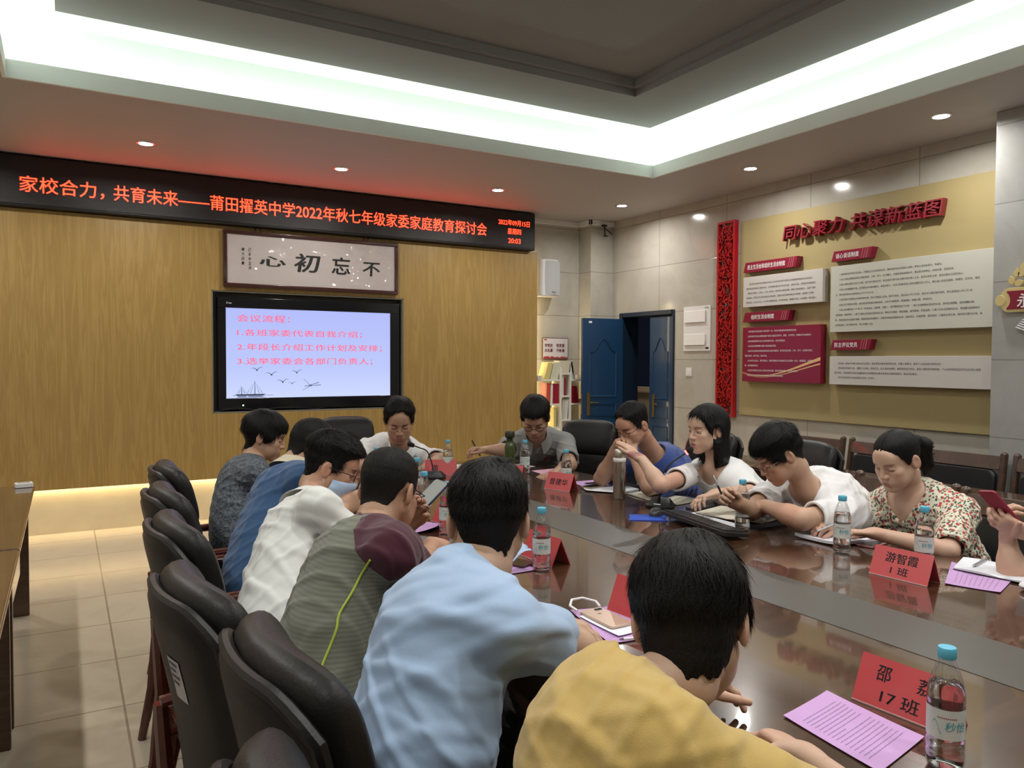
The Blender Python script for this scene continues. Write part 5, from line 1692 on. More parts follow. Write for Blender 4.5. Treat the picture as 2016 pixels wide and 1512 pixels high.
class Head:
    def __init__(s, c, M, sc=1.0, fem=False, wide=1.0, mouth=0.0):
        s.c, s.M, s.s, s.fem, s.w, s.mouth = V(c), M, sc, fem, wide, mouth
    def W(s, x, y, z): return s.c+s.M@(V(x*s.w, y, z)*s.s)
    def local(s, P): 
        q = (np.asarray(P)-s.c)@s.M/s.s
        q[:, 0] /= s.w
        return q
    def e(s, c, r, R=None): return Ell(s.W(*c), V(r)*s.s*V(s.w, 1, 1), s.M if R is None else s.M@R)
    def k(s, a, b, ra, rb): return Cone(s.W(*a), s.W(*b), ra*s.s, rb*s.s)
    def add(s, F):
        sc = s.s
        j = .90 if s.fem else 1.0
        F.add(s.e((0, -.014, .034), (.074, .094, .082)), .03*sc)
        F.add(s.e((0, .026, -.028), (.060, .062, .080)), .03*sc)
        for g in (-1, 1):
            F.add(s.k((g*.056*j, .0, -.045), (g*.022, .066, -.094), .016, .013), .035*sc)
            F.add(s.e((g*.040, .060, -.020), (.022, .020, .017)), .025*sc)
            F.add(s.e((g*.034, .056, -.055), (.022, .022, .022)), .03*sc)
        F.add(s.e((0, .074, -.098), (.020, .014, .013)), .022*sc)
        F.add(s.k((-.030, .076, .024), (.030, .076, .024), .012, .012), .022*sc)
        F.add(s.e((0, .068, .050), (.045, .022, .030)), .03*sc)
        for g in (-1, 1): F.sub(s.e((g*.031, .095, .004), (.019, .016, .0105)), .014*sc)
        for g in (-1, 1): F.add(s.e((g*.0315, .0765, .0035), (.0145, .0115, .0105)), .005*sc)
        F.add(s.k((0, .084, .016), (0, .1045, -.028), .0062, .0100), .013*sc)
        for g in (-1, 1): F.add(s.e((g*.0125, .096, -.0315), (.0080, .0105, .0078)), .006*sc)
        for g in (-1, 1): F.sub(s.e((g*.0068, .100, -.0405), (.0034, .0045, .003)), .003*sc)
        F.add(s.e((0, .078, -.062), (.028, .018, .022)), .02*sc)
        o = s.mouth
        F.add(s.k((-.017, .0895, -.0605), (.017, .0895, -.0605), .0052, .0052), .007*sc)
        F.add(s.k((-.014, .0900, -.0715-o), (.014, .0900, -.0715-o), .0064, .0064), .007*sc)
        F.sub(s.k((-.022, .0985, -.0655-o*.5), (.022, .0985, -.0655-o*.5), .0022+o*.45, .0022+o*.45), .004*sc)
        for g in (-1, 1):
            a = R_(22)
            R = np.array([[math.cos(g*.30), -math.sin(g*.30), 0], [math.sin(g*.30), math.cos(g*.30), 0], [0, 0, 1]])
            F.add(s.e((g*.0805, -.014, -.004), (.0085, .0200, .0325), R), .006*sc)
            F.sub(s.e((g*.0895, -.008, .000), (.0060, .0105, .019), R), .005*sc)
            F.add(s.e((g*.0745, -.002, -.006), (.006, .006, .009)), .006*sc)
        F.add(s.k((0, -.030, -.045), (0, -.040, -.088), .044 if s.fem else .051, .044 if s.fem else .052), .018*sc)
    def tint(s, P, base, lip, brow=1.0, lash=1.0, stubble=0, eyes_open=0.0):
        L = s.local(P)
        x, y, z = np.abs(L[:, 0]), L[:, 1], L[:, 2]
        c = np.tile(V(base), (len(P), 1))
        def sm(a, b, v): t = np.clip((v-a)/(b-a), 0, 1); return t*t*(3-2*t)
        def mixc(m, col): c[:] = c*(1-m[:, None])+V(col)*m[:, None]
        front = sm(.03, .055, y)
        # warm cheeks and nose
        ch = np.exp(-(((x-.040)/.02)**2+((z+.028)/.018)**2))*front*.35
        mixc(ch, V(base)*V(1.05, .80, .76))
        if stubble:
            st = sm(.02, .05, y)*sm(-.035, -.06, z)*stubble
            mixc(st, V(base)*V(.66, .68, .72))
        o = s.mouth
        lm = np.exp(-((x/.019)**4))*(np.exp(-((z+.0605)/.0052)**4)+np.exp(-((z+.0715+o)/.0066)**4))*sm(.07, .082, y)
        mixc(np.clip(lm, 0, 1)*.85, lip)
        gap = np.exp(-((x/.021)**4))*np.exp(-((z+.0658+o*.5+x*x*6*.5)/(.0014+o*.5))**2)*sm(.07, .08, y)
        mixc(np.clip(gap, 0, 1)*.8, V(lip)*.28)
        # brows
        bz = .0255+.004*np.cos((x-.034)/.018*1.3)-.0035
        br = np.exp(-((z-bz)/.0036)**2)*sm(.012, .018, x)*(1-sm(.046, .052, x))*sm(.05, .065, y)
        mixc(np.clip(br*1.3, 0, 1)*.85*brow, (.018, .014, .012))
        # lash line of lowered lids, or a narrow open eye
        lz = -.0030-.28*(x-.031)**2*20
        ls = np.exp(-((z-lz-.0005)/.0025)**2)*sm(.017, .020, x)*(1-sm(.044, .048, x))*sm(.055, .066, y)
        mixc(np.clip(ls*1.4, 0, 1)*.9*lash, (.02, .014, .012))
        if eyes_open:
            ew = np.exp(-((z-.001)/.0034)**4)*sm(.019, .022, x)*(1-sm(.041, .044, x))*sm(.058, .066, y)
            mixc(np.clip(ew, 0, 1)*eyes_open, (.45, .42, .40))
            ir = np.exp(-(((x-.0315)/.0045)**4+((z-.001)/.0045)**4))*sm(.058, .066, y)
            mixc(np.clip(ir, 0, 1)*eyes_open, (.015, .010, .008))
            up = np.exp(-((z-.0052)/.0013)**2)*sm(.017, .020, x)*(1-sm(.044, .048, x))*sm(.055, .066, y)
            mixc(np.clip(up, 0, 1), (.02, .014, .012))
        # nostril shade is real geometry; ears a little redder
        er = sm(.068, .075, x)*(1-sm(.02, .03, np.abs(y+.012)))*(1-sm(.03, .04, np.abs(z)))
        mixc(er*.25, V(base)*V(1.05, .74, .70))
        return c

def hand_prims(W, d, n, side, curl=(.3, .4, .3), spread=.06, thumb=(.55, .7, .25), sc=1.0, curls=None):
    """W wrist, d finger direction, n palm normal, side +1 if the thumb lies towards d x n"""
    d = unit(d); n = unit(np.asarray(n)-d*np.dot(n, d)); t = np.cross(d, n)*side
    P = []
    P.append((Cone(W-d*.01, W+d*.02*sc, .027*sc, .031*sc, n, 1.5), .02))
    P.append((Cone(W+d*.030*sc-t*.012*sc, W+d*.080*sc-t*.014*sc, .024*sc, .026*sc, n, 1.9), .016))
    P.append((Cone(W+d*.030*sc+t*.012*sc, W+d*.082*sc+t*.014*sc, .024*sc, .025*sc, n, 1.9), .016))
    for i in range(4):
        b = W+d*(.090-.004*abs(i-1.3)**1.5)*sc+t*(.029-.0195*i)*sc
        L = (.072, .080, .073, .058)[i]*sc
        cc = curls[i] if curls else curl
        ang = 0
        dd = unit(d+t*(spread*(1.3-i)))
        p = b-d*.012*sc
        q = b+0*d
        r0 = (.0092, .0094, .0090, .0080)[i]*sc
        P.append((Cone(p, q, r0*1.15, r0*1.1), .010))
        for k, fr in enumerate((.45, .30, .25)):
            ang += cc[k]
            v = dd*math.cos(ang)+n*math.sin(ang)
            q2 = q+v*L*fr
            P.append((Cone(q, q2, r0*(1.05-.09*k), r0*(.97-.10*k)), .004))
            q = q2
    b = W+d*.022*sc+t*.022*sc+n*.006*sc
    v = unit(d*thumb[0]+t*thumb[1]+n*thumb[2])
    q = b+v*.048*sc
    P.append((Cone(b, q, .0150*sc, .0115*sc), .014))
    v2 = unit(v+d*.35)
    q2 = q+v2*.034*sc
    P.append((Cone(q, q2, .0112*sc, .0098*sc), .004))
    v3 = unit(v2+d*.25)
    P.append((Cone(q2, q2+v3*.026*sc, .0100*sc, .0078*sc), .004))
    return P

class Person:
    pass
ZHL = [(-1, 0)]
def make_person(label, pelvis, neck, face, headc, headM, elb, wri, hands, sc=1.0, hsc=1.0, fem=False, skin=(.36, .215, .145), lip=(.33, .13, .11), sh_w=None, build=1.0, belly=0.0, bust=0.0, slump=.03, knees=None, detail=.0045, hd=.0026, handres=.0024, legs=True, wide=1.0, mouth=0.0, stubble=0, lash=1.0, eyes_open=0.0, brow=1.0, sh_lift=(0, 0), sh_fwd=(0, 0), neck_r=1.0, sh_drop=.088):
    """a seated figure; points are in room coordinates. elb/wri = (left, right); hands = (left, right) spec dicts"""
    p = Person()
    p.label = label
    pelvis, neck = V(pelvis), V(neck)
    fw = V(face[0], face[1], 0); fw = unit(fw)
    up = unit(neck-pelvis)
    M = frame(fw, up)
    right, fwd = M[:, 0], M[:, 1]
    p.M, p.pelvis, p.neck, p.up = M, pelvis, neck, up
    sw = (sh_w or (.170 if fem else .190))*sc
    p.sh = [neck-up*sh_drop*sc-right*sw+V(0, 0, sh_lift[0])+fwd*sh_fwd[0], neck-up*sh_drop*sc+right*sw+V(0, 0, sh_lift[1])+fwd*sh_fwd[1]]
    p.elb = [V(e) for e in elb]; p.wri = [V(w_) for w_ in wri]
    p.head = Head(headc, headM, hsc, fem, wide, mouth)
    p.sc, p.fem, p.build = sc, fem, build
    H = p.head
    L = np.linalg.norm(neck-pelvis)
    B = build*sc
    sp = lambda t: pelvis+(neck-pelvis)*t-fwd*slump*math.sin(t*math.pi)
    tor = []
    tor.append((Ell(sp(.04)+up*.02, V(.165*B*(1.03 if fem else 1), .125*B, .13*sc), M), .06))
    tor.append((Ell(sp(.33), V(.145*B*(1+belly), .112*B*(1+1.6*belly), .17*sc), M), .09))
    tor.append((Ell(sp(.66), V((.148 if fem else .165)*B, .115*B, .19*sc), M), .09))
    tor.append((Ell(sp(.84)+fwd*.0, V((.135 if fem else .155)*B, .095*B, .10*sc), M), .07))
    if bust:
        for g in (-1, 1): tor.append((Ell(sp(.66)+fwd*.085*B+right*g*.065*B, V(.055, .05, .055)*bust, M), .05))
    for s_ in (0, 1):
        m_ = sp(.86)*.5+p.sh[s_]*.5
        tor.append((Cone(m_, p.sh[s_], .070*B, .056*B), .05))
        tor.append((Cone(neck+up*.012*sc, p.sh[s_]*.78+neck*.22+up*.012, .040*sc, .042*sc), .04))
    p.torso = tor
    p.neckc = Cone(neck-up*.02, H.W(0, -.032, -.06), (.050 if fem else .058)*sc*neck_r, (.044 if fem else .051)*hsc*neck_r)
    ar = (.043 if fem else .050)*B
    p.arms = []
    for s_ in (0, 1):
        S0, E0, W0 = p.sh[s_], p.elb[s_], p.wri[s_]
        p.arms.append([(Cone(S0, E0, ar*1.06, ar*.80), .03), (Cone(E0, E0+(W0-E0)*.35, ar*.82, ar*.80), .02), (Cone(E0+(W0-E0)*.30, W0, ar*.80, ar*.53), .02)])
    hp = []
    for s_ in (0, 1):
        hs = hands[s_]
        if hs is None: hp.append([]); continue
        kw = dict(hs); n_ = kw.pop('n')
        d = V(kw.pop('to'))-p.wri[s_] if 'to' in kw else kw.pop('d')
        kw.setdefault('sc', sc*(.92 if fem else 1.0))
        # thumb side: for the right hand d x n points to the thumb when palm normal is n
        side = kw.pop('side', -1 if s_ == 0 else 1)
        hp.append(hand_prims(p.wri[s_], d, n_, side, **kw))
    p.hp = hp
    right2 = M[:, 0]
    hipL, hipR = pelvis-right2*.09*sc-V(0, 0, .02), pelvis+right2*.09*sc-V(0, 0, .02)
    if knees is None:
        kf = V(fw[0], fw[1], 0)
        knees = [V(*(pelvis[:2]), 0)+kf*.44*sc-right2*.11+V(0, 0, .50), V(*(pelvis[:2]), 0)+kf*.44*sc+right2*.11+V(0, 0, .50)]
    p.hips = [hipL, hipR]; p.knees = [V(k) for k in knees]
    p.ank = [V(k[0], k[1], .085)+V(fw[0], fw[1], 0)*-.02 for k in p.knees]
    p.fw = fw
    # ---- body: one surface, meshed finer round the head and hands
    root = thing('person', label, 'person', (float(pelvis[0]), float(pelvis[1]), 0))
    p.root = root
    pts = [pelvis, neck, H.c]+p.sh+p.elb+p.wri+(p.knees+p.ank if legs else [])
    lo, hi = np.min(pts, 0)-.24, np.max(pts, 0)+.24
    lo[2] = max(lo[2], .03 if legs else pelvis[2]-.18)
    def fill(F):
        for q, k in p.torso: F.add(q, k)
        F.add(p.neckc, .03)
        for s_ in (0, 1):
            for q, k in p.arms[s_]: F.add(q, k)
        if legs:
            for s_ in (0, 1):
                F.add(Cone(p.hips[s_], p.knees[s_], .082*B, .058*B), .05)
                F.add(Cone(p.knees[s_], p.ank[s_], .055*B, .036*B), .03)
                F.add(Cone(p.ank[s_]-V(0, 0, .03), p.ank[s_]-V(0, 0, .035)+fw*.12, .032, .028), .02)
        H.add(F)
        for s_ in (0, 1):
            for q, k in hp[s_]: F.add(q, k)
    parts_v, parts_q, parts_c = [], [], []
    boxes = []
    hb = (H.c-V(.165, .165, .155)*hsc, H.c+V(.165, .165, .165)*hsc)
    boxes.append((hb, hd))
    for s_ in (0, 1):
        if hp[s_]:
            a = np.min([q.box(.012)[0] for q, _ in hp[s_]], 0); b_ = np.max([q.box(.012)[1] for q, _ in hp[s_]], 0)
            boxes.append(((a, b_), handres))
    F = Field(lo, hi, detail); fill(F)
    vs, q = F.mesh()
    cen = vs[q].mean(1)
    keep = np.ones(len(q), bool)
    for (a, b_), _ in boxes: keep &= ~((cen > a+detail*1.2).all(1) & (cen < b_-detail*1.2).all(1))
    q = q[keep]
    used = np.unique(q); mp_ = np.full(len(vs), -1); mp_[used] = np.arange(len(used))
    parts_v.append(vs[used]); parts_q.append(mp_[q])
    done = []
    for (a, b_), h in boxes:
        F2 = Field(a, b_, h); fill(F2)
        v2, q2 = F2.mesh()
        if done and len(q2):
            c2 = v2[q2].mean(1); kp = np.ones(len(q2), bool)
            for (a2, b2) in done: kp &= ~((c2 > a2+h*1.2).all(1) & (c2 < b2-h*1.2).all(1))
            q2 = q2[kp]; used = np.unique(q2); mp_ = np.full(len(v2), -1); mp_[used] = np.arange(len(used)); v2 = v2[used]; q2 = mp_[q2]
        done.append((a, b_))
        if len(v2): parts_v.append(v2); parts_q.append(q2)
    off = np.cumsum([0]+[len(v_) for v_ in parts_v])
    vs = np.concatenate(parts_v); q = np.concatenate([a+o for a, o in zip(parts_q, off)])
    vs, q = drop_crumbs(vs, q)
    vs = relax(vs, q, 1, .35)
    cols = H.tint(vs, skin, lip, brow, lash, stubble, eyes_open)
    # knuckles and finger tips a touch pinker
    for s_ in (0, 1):
        if hp[s_]:
            dd = np.linalg.norm(vs-p.wri[s_], axis=1)
            m = np.clip((dd-.10)/.05, 0, 1)*(dd < .24)*.35
            cols = cols*(1-m[:, None])+cols*V(1.06, .86, .84)*m[:, None]
    np_obj('body', vs, q, skinm, root, cols=np.clip(cols, 0, 1))
    return p

def shirt(p, mt, sleeve=.62, flare=.018, gap=.011, seed=1, amp=.006, name='shirt', neck_r=.072, neck_drop=.0, neck_fwd=.012, h=.0042, hem=-.10, puff=0, freq=38, mi_fn=None, mats=None, nfold=7, dirs=None, sleeve_len=None, vneck=0, relax_it=1):
    pts = [p.pelvis, p.neck]+p.sh+p.elb
    lo, hi = np.min(pts, 0)-.25, np.max(pts, 0)+.25
    lo[2] = p.pelvis[2]-.22
    F = Field(lo, hi, h)
    for i, (q, k) in enumerate(p.torso): F.add(q, k, gap*(1.25 if i < 2 else 1))
    F.add(Cone(p.neck-p.up*.10, p.neck-p.up*.045, .074*p.sc, .066*p.sc), .04)
    ar = (.043 if p.fem else .050)*p.build*p.sc
    hems = []
    for s_ in (0, 1):
        S0, E0, W0 = p.sh[s_], p.elb[s_], p.wri[s_]
        d = unit(E0-S0)
        L = np.linalg.norm(E0-S0)*sleeve
        he = S0+d*L
        hems.append((he, d))
        F.add(Cone(S0, he+d*.04, ar*1.06+gap+puff, ar*.90+gap+flare), .035, 0, clip=Plane(he, d))
    fn = folds(seed, p.up, amp, nfold, freq, dirs)
    F.displace(fn)
    for s_ in (0, 1):
        he, d = hems[s_]
        F.sub(Cone(he-d*.045, he+d*.12, ar*.92+gap*.4, ar*.92+gap+flare-.004), .004)
    # neck opening
    nb = p.neck+p.M[:, 1]*neck_fwd-p.up*neck_drop
    ax = unit(unit(p.head.W(0, -.03, -.07)-p.neck)+p.up*.6)
    F.sub(Cone(nb+ax*.010, nb+ax*.16, neck_r*p.sc, neck_r*p.sc*1.15), .006)
    if vneck:
        a = p.neck+p.M[:, 1]*.10-p.up*vneck
        F.sub(Cone(a, p.neck+p.M[:, 1]*.06+p.up*.05, .012, .062), .008)
    vs, q = drop_crumbs(*F.mesh())
    vs = relax(vs, q, relax_it)
    cols = None
    if mi_fn is not None: cols = np.repeat(mi_fn(vs, p)[:, None], 3, 1)
    o = np_obj(name, vs, q, mt, p.root, cols=cols)
    p.shirt_obj = o
    return o
def trousers(p, mt, name='trousers', h=.007):
    pts = [p.pelvis]+p.knees+p.ank
    lo, hi = np.min(pts, 0)-.22, np.max(pts, 0)+.22
    lo[2] = .05; hi[2] = p.pelvis[2]+.12
    F = Field(lo, hi, h)
    B = p.build*p.sc
    F.add(Ell(p.pelvis+p.up*.0, V(.170*B, .135*B, .115*p.sc), p.M), .05)
    for s_ in (0, 1):
        F.add(Cone(p.hips[s_], p.knees[s_], .098*B, .075*B), .05)
        F.add(Cone(p.knees[s_], p.ank[s_]-V(0, 0, .0), .072*B, .058*B), .04)
    F.displace(folds(5, (0, 0, 1), .005))
    vs, q = F.mesh()
    np_obj(name, vs, q, mt, p.root)
    for s_ in (0, 1):
        a = p.ank[s_]
        F = Field(a-V(.2, .2, .09), a+V(.24, .24, .06), .006)
        F.add(Cone(a-V(0, 0, .045)-p.fw*.03, a-V(0, 0, .052)+p.fw*.15, .040, .034), .02).add(Cone(a-V(0, 0, .04), a-V(0, 0, -.01), .042, .045), .03)
        F.add(Cone(a-V(0, 0, .070)-p.fw*.03, a-V(0, 0, .070)+p.fw*.15, .040, .040, (0, 0, 1), 3.0), .01)
        vs, q = F.mesh()
        vs[:, 2] = np.maximum(vs[:, 2], .003)
        np_obj('shoe', vs, q, mat('black shoe leather', (.012, .011, .011), .35), p.root)
def collar(p, mt, r=.067, h=.038, flap=.050, point=.028, back=.0, name='collar', open_=22, spread=1.0, fwd=.012, stand_tilt=.25, drop=-.026):
    """turned-down shirt collar round the neck"""
    c = p.neck+p.up*(.005-drop)+p.M[:, 1]*fwd
    R0, Fd, U = p.M[:, 0], p.M[:, 1], p.up
    ax = unit(p.head.W(0, -.03, -.07)-p.neck)
    U = unit(U*.5+ax*.5); Fd = unit(Fd-U*np.dot(Fd, U)); R0 = np.cross(Fd, U)
    P = []
    N = 44
    for i in range(N+1):
        th = R_(open_)+(2*math.pi-2*R_(open_))*i/N       # 0 = front
        fr = (1+math.cos(th))/2                           # 1 front, 0 back
        fl = flap+point*max(0, math.cos(th))**3
        rr_ = r*p.sc*(1+.05*math.cos(2*th))
        hh = h*(1-.55*fr**2)
        prof = [(0, -.012), (.001, hh*.5), (.002, hh), (.006, hh+.004), (.010, hh), (.012+.45*fl*(1-.2*fr)*spread, hh-fl*.62), (.014+.80*fl*(1-.25*fr)*spread, hh-fl), (.011+.78*fl*(1-.25*fr)*spread, hh-fl-.001), (.008+.42*fl*(1-.2*fr)*spread, hh-fl*.64), (.005, hh-.006), (.0035, 0)]
        dr_ = Fd*math.cos(th)+R0*math.sin(th)
        P.append([tuple(c+dr_*(rr_+a)+U*b_) for a, b_ in prof])
    mb = MB().grid([r_[::-1] for r_ in P], 0, False, True)
    mb.add(P[0], [list(range(len(P[0])))]); mb.add(P[-1], [list(range(len(P[0])))[::-1]])
    mb.move(tuple(-p.root.location))
    o = obj(name, mb, mt, p.root, ang=50)
    sd = o.modifiers.new('s', 'SUBSURF'); sd.levels = 1; sd.render_levels = 1
    return o

# ------------------------------------------------------------------ hair
def interp(deg, table):
    t = np.array(table, float)
    return np.interp(deg, t[:, 0], t[:, 1])
MEN = [(0, .070), (22, .068), (38, .060), (52, .040), (62, .016), (72, -.016), (80, -.014), (86, .026), (104, .030), (116, -.004), (130, -.036), (150, -.062), (180, -.068)]
MENHIGH = [(0, .098), (18, .094), (30, .078), (48, .050), (60, .018), (72, -.012), (80, -.008), (86, .028), (104, .032), (116, .0), (130, -.034), (150, -.060), (180, -.066)]
BOWL = [(0, .040), (25, .038), (45, .020), (58, -.010), (70, -.036), (80, -.030), (90, .020), (104, .014), (114, -.034), (128, -.070), (150, -.086), (180, -.090)]
PULL = [(0, .074), (20, .070), (38, .056), (52, .034), (62, .012), (74, -.008), (84, .014), (100, .020), (116, -.02), (140, -.05), (180, -.058)]
def hair(p, line=MEN, top=.020, side=.009, back=.012, front=.012, fade=.03, mt=None, strands=2600, length=.030, lift=.35, comb='crown', seed=3, h=.003, extra=None, width=.0016, soft=.016, part=None, noise=.0022, name='hair', crown=(0, -.045), carve=None, down=.0, lowback=0):
    H = p.head
    mt = mt or hairblk
    a = H.c-V(.17, .17, .27 if extra else .17)*H.s; b = H.c+V(.17, .17, .19)*H.s
    if extra: a -= .06; b += V(.08, .08, 0)
    F = Field(a, b, h)
    F.add(H.e((0, -.014, .034), (.0745, .0945, .0825)), .03)
    F.add(H.e((0, .022, -.010), (.061, .060, .070)), .03)
    nr_ = .046 if p.fem else .053
    F.add(H.k((0, -.030, -.035), (0, -.040, -.095), nr_+.004, nr_), .025)
    if lowback: F.add(H.e((0, -.036, -.046), (.062, .060, .060*lowback)), .02)
    r = np.random.RandomState(seed)
    wv = [(unit(r.normal(0, 1, 3))*r.uniform(40, 90), r.uniform(0, 6.3)) for _ in range(5)]
    def mask(L):
        x, y, z = L[:, 0], L[:, 1], L[:, 2]
        deg = np.degrees(np.arctan2(np.abs(x), y+.008))
        zl = interp(deg, line)
        jit = .004*np.sin(x*160+1)+.003*np.sin(x*310+y*200)
        return np.clip((z-zl+jit)/soft, -1, 1), deg
    def thick(L):
        m, deg = mask(L)
        x, y, z = L[:, 0], L[:, 1], L[:, 2]
        t_top = np.clip((z-.045)/.05, 0, 1)
        wf = np.clip(1-deg/55, 0, 1); wb = np.clip((deg-105)/50, 0, 1)
        base = side+(back-side)*wb
        t = base*(1-t_top)+(top+(front-top)*wf)*t_top
        zf = np.clip((z+.07)/max(fade+.07, .02), .25, 1)
        t = t*zf
        if part is not None:
            t = t-.006*np.exp(-((x-part)/.0035)**2)*(y > -.03)*(z > .03)
        for k, ph in wv: t = t+noise*.4*np.sin(L@k+ph)
        ang = np.arctan2(x, y-crown[1])
        t = t+noise*.5*np.sin(ang*46+3*np.sin(z*60))
        return np.where(m > 0, t*np.clip(m*1.4, 0, 1)**.5, -.022)
    def fn(P):
        return thick(H.local(P))*H.s
    F.displace(fn, .06)
    if extra: extra(F, H)
    if carve: carve(F, H)
    vs, q = drop_crumbs(*F.mesh(), 900)
    vs = relax(vs, q, 1)
    # strands laid over the cap
    L = H.local(vs)
    m, deg = mask(L)
    nrm = np.zeros_like(vs)
    fnm = np.cross(vs[q[:, 1]]-vs[q[:, 0]], vs[q[:, 2]]-vs[q[:, 0]])
    for i in range(4): np.add.at(nrm, q[:, i], fnm)
    nrm /= np.linalg.norm(nrm, axis=1)[:, None]+1e-9
    ok = np.nonzero((m > .05) | (L[:, 2] < -.09))[0]
    if extra is None:
        ok = np.nonzero(m > .02)[0]
        ok = np.concatenate([ok]+[ok[L[ok, 2] < .03]]*2)
    V2, Q2 = [], []
    if strands and len(ok):
        ok = ok[nrm[ok] @ H.M[:, 2] > -.15]
        pick = ok[r.randint(0, len(ok), strands)]
        pos, nn, LL = vs[pick], nrm[pick], L[pick]
        cr = V(crown[0], crown[1], .12)
        if comb == 'crown': dl = LL-cr; dl[:, 2] *= .8
        elif comb == 'forward': dl = np.tile(V(0, 1, -.15), (len(LL), 1)); bk = LL[:, 1] < -.05; dl[bk] = (LL-cr)[bk]; dl[:, 2] -= np.clip((.06-LL[:, 2])*12, 0, 2)
        elif comb == 'side': dl = np.tile(V(1, .35, -.1), (len(LL), 1)); dl[:, 2] -= np.clip((.07-LL[:, 2])*14, 0, 3); dl[LL[:, 0] < -.02, 0] = -1
        elif comb == 'back': dl = np.tile(V(0, -1, -.25), (len(LL), 1))
        elif comb == 'down': dl = LL*V(1, .6, 0)+V(0, 0, -.09)*np.clip((.115-LL[:, 2])*18, .15, 1)[:, None]
        dl = dl+r.normal(0, .16, dl.shape)*np.linalg.norm(dl, axis=1)[:, None]
        if down: dl[:, 2] -= down
        dw = dl@H.M.T
        dw = dw-nn*(dw*nn).sum(1)[:, None]
        dw /= np.linalg.norm(dw, axis=1)[:, None]+1e-9
        ln = length*H.s*r.uniform(.55, 1.25, strands)*(.45+.55*np.clip((LL[:, 2]+.03)/.08, 0, 1) if extra is None else 1)
        lf = lift*r.uniform(.3, 1.2, strands)
        sd_ = np.cross(dw, nn)
        nseg = 4
        rows = []
        for k in range(nseg+1):
            t = k/nseg
            c = pos-nn*.002+dw*(ln*t)[:, None]+nn*(ln*(lf*t-lf*.9*t*t))[:, None]
            # keep close to the head: follow the curvature
            c = c-nn*(ln*ln*t*t/.19*.9)[:, None]*(1 if comb != 'spike' else 0)
            w_ = width*(1-t*.92)
            rows.append((c-sd_*w_, c+sd_*w_))
        nv = len(vs)
        allv = np.stack([x for rw in rows for x in rw], 1)      # strands x (2*(nseg+1)) x 3
        V2 = allv.reshape(-1, 3)
        base = nv+np.arange(strands)*2*(nseg+1)
        Q2 = np.concatenate([np.stack([base+2*k, base+2*k+1, base+2*k+3, base+2*k+2], 1) for k in range(nseg)])
        vs = np.concatenate([vs, V2]); q = np.concatenate([q, Q2])
    o = np_obj(name, vs, q, mt, p.root)
    o['kind'] = 'stuff'
    return o
def glasses(p, mt, half=False, rimless=False, r=(.0225, .0165), y=.104, z=.002, slide=0):
    H = p.head
    mb = MB()
    rl = .0013*H.s
    def P(x, yy, zz): return tuple(H.W(x, yy, zz)-np.array(p.root.location))
    z = z-slide
    for g in (-1, 1):
        pts = [P(g*.034+r[0]*math.copysign(abs(math.cos(a))**.8, math.cos(a)), y-.004-.10*max(0, abs(g*.034+r[0]*math.cos(a))-.03), z+r[1]*math.copysign(abs(math.sin(a))**.8, math.sin(a))) for a in [2*math.pi*k/24 for k in range(25)]]
        mb.tube(pts, rl*(.7 if rimless else 1), 6)
        mb.tube([P(g*.056, y-.008, z+.008), P(g*.074, y-.02, z+.010), P(g*.083, .01, z+.012), P(g*.081, -.022, z+.010), P(g*.079, -.034, z-.006)], rl*1.3, 6)
    mb.tube([P(-.012, y-.001, z+.004), P(0, y+.003, z+.006), P(.012, y-.001, z+.004)], rl, 6)
    o = obj('glasses', mb, mt, p.root)
    return o
# ------------------------------------------------------------------ the people round the table
SK1, SK2, SK3, SKF = (.45, .275, .185), (.40, .235, .155), (.50, .325, .23), (.54, .355, .26)
white1 = cloth('white polo cotton', (.66, .67, .65))
white2 = cloth('white tee cotton', (.74, .74, .75))
lightblue = cloth('light blue cotton', (.33, .45, .64))
mustard = cloth('mustard linen', (.50, .345, .11), bump=.2)
navyblue = cloth('dark blue polo cotton', (.035, .085, .19))
royal = cloth('royal blue polo cotton', (.035, .065, .24), rough=.6)
greyc = cloth('grey shirt cotton', (.20, .20, .195))
blackc = cloth('black fabric', (.012, .012, .013))
navy = cloth('navy trouser fabric', (.014, .018, .035))
greent = cloth('olive stripe knit', (.12, .125, .095))
blkfr = mat('black glasses frame', (.012, .010, .010), .3)
goldfr = mat('thin metal glasses frame', (.22, .15, .11), .3, metal=.8)
DN = (0, 0, -1)
# olive stripes
nt = greent.node_tree; b = nt.nodes['Principled BSDF']
v = coords(nt)
wv = node(nt, 'ShaderNodeTexWave', Scale=16, Distortion=1.0, Detail=1, _bands_direction='Z', _wave_type='BANDS')
wv.inputs['Scale'].default_value = 30
nt.links.new(v, wv.inputs['Vector'])
vc = nt.nodes.new('ShaderNodeVertexColor'); vc.layer_name = 'tint'
gt = node(nt, 'ShaderNodeMath', _operation='GREATER_THAN'); gt.inputs[1].default_value = .5
nt.links.new(vc.outputs[0], gt.inputs[0])
mx = node(nt, 'ShaderNodeMix', _data_type='RGBA')
nt.links.new(gt.outputs[0], mx.inputs[0])
nt.links.new(ramp(nt, wv.outputs[0], [(.25, (.125, .13, .10)), (.75, (.155, .16, .125))]), mx.inputs[6])
mx.inputs[7].default_value = (.058, .010, .022, 1)
nt.links.new(mx.outputs[2], b.inputs['Base Color'])
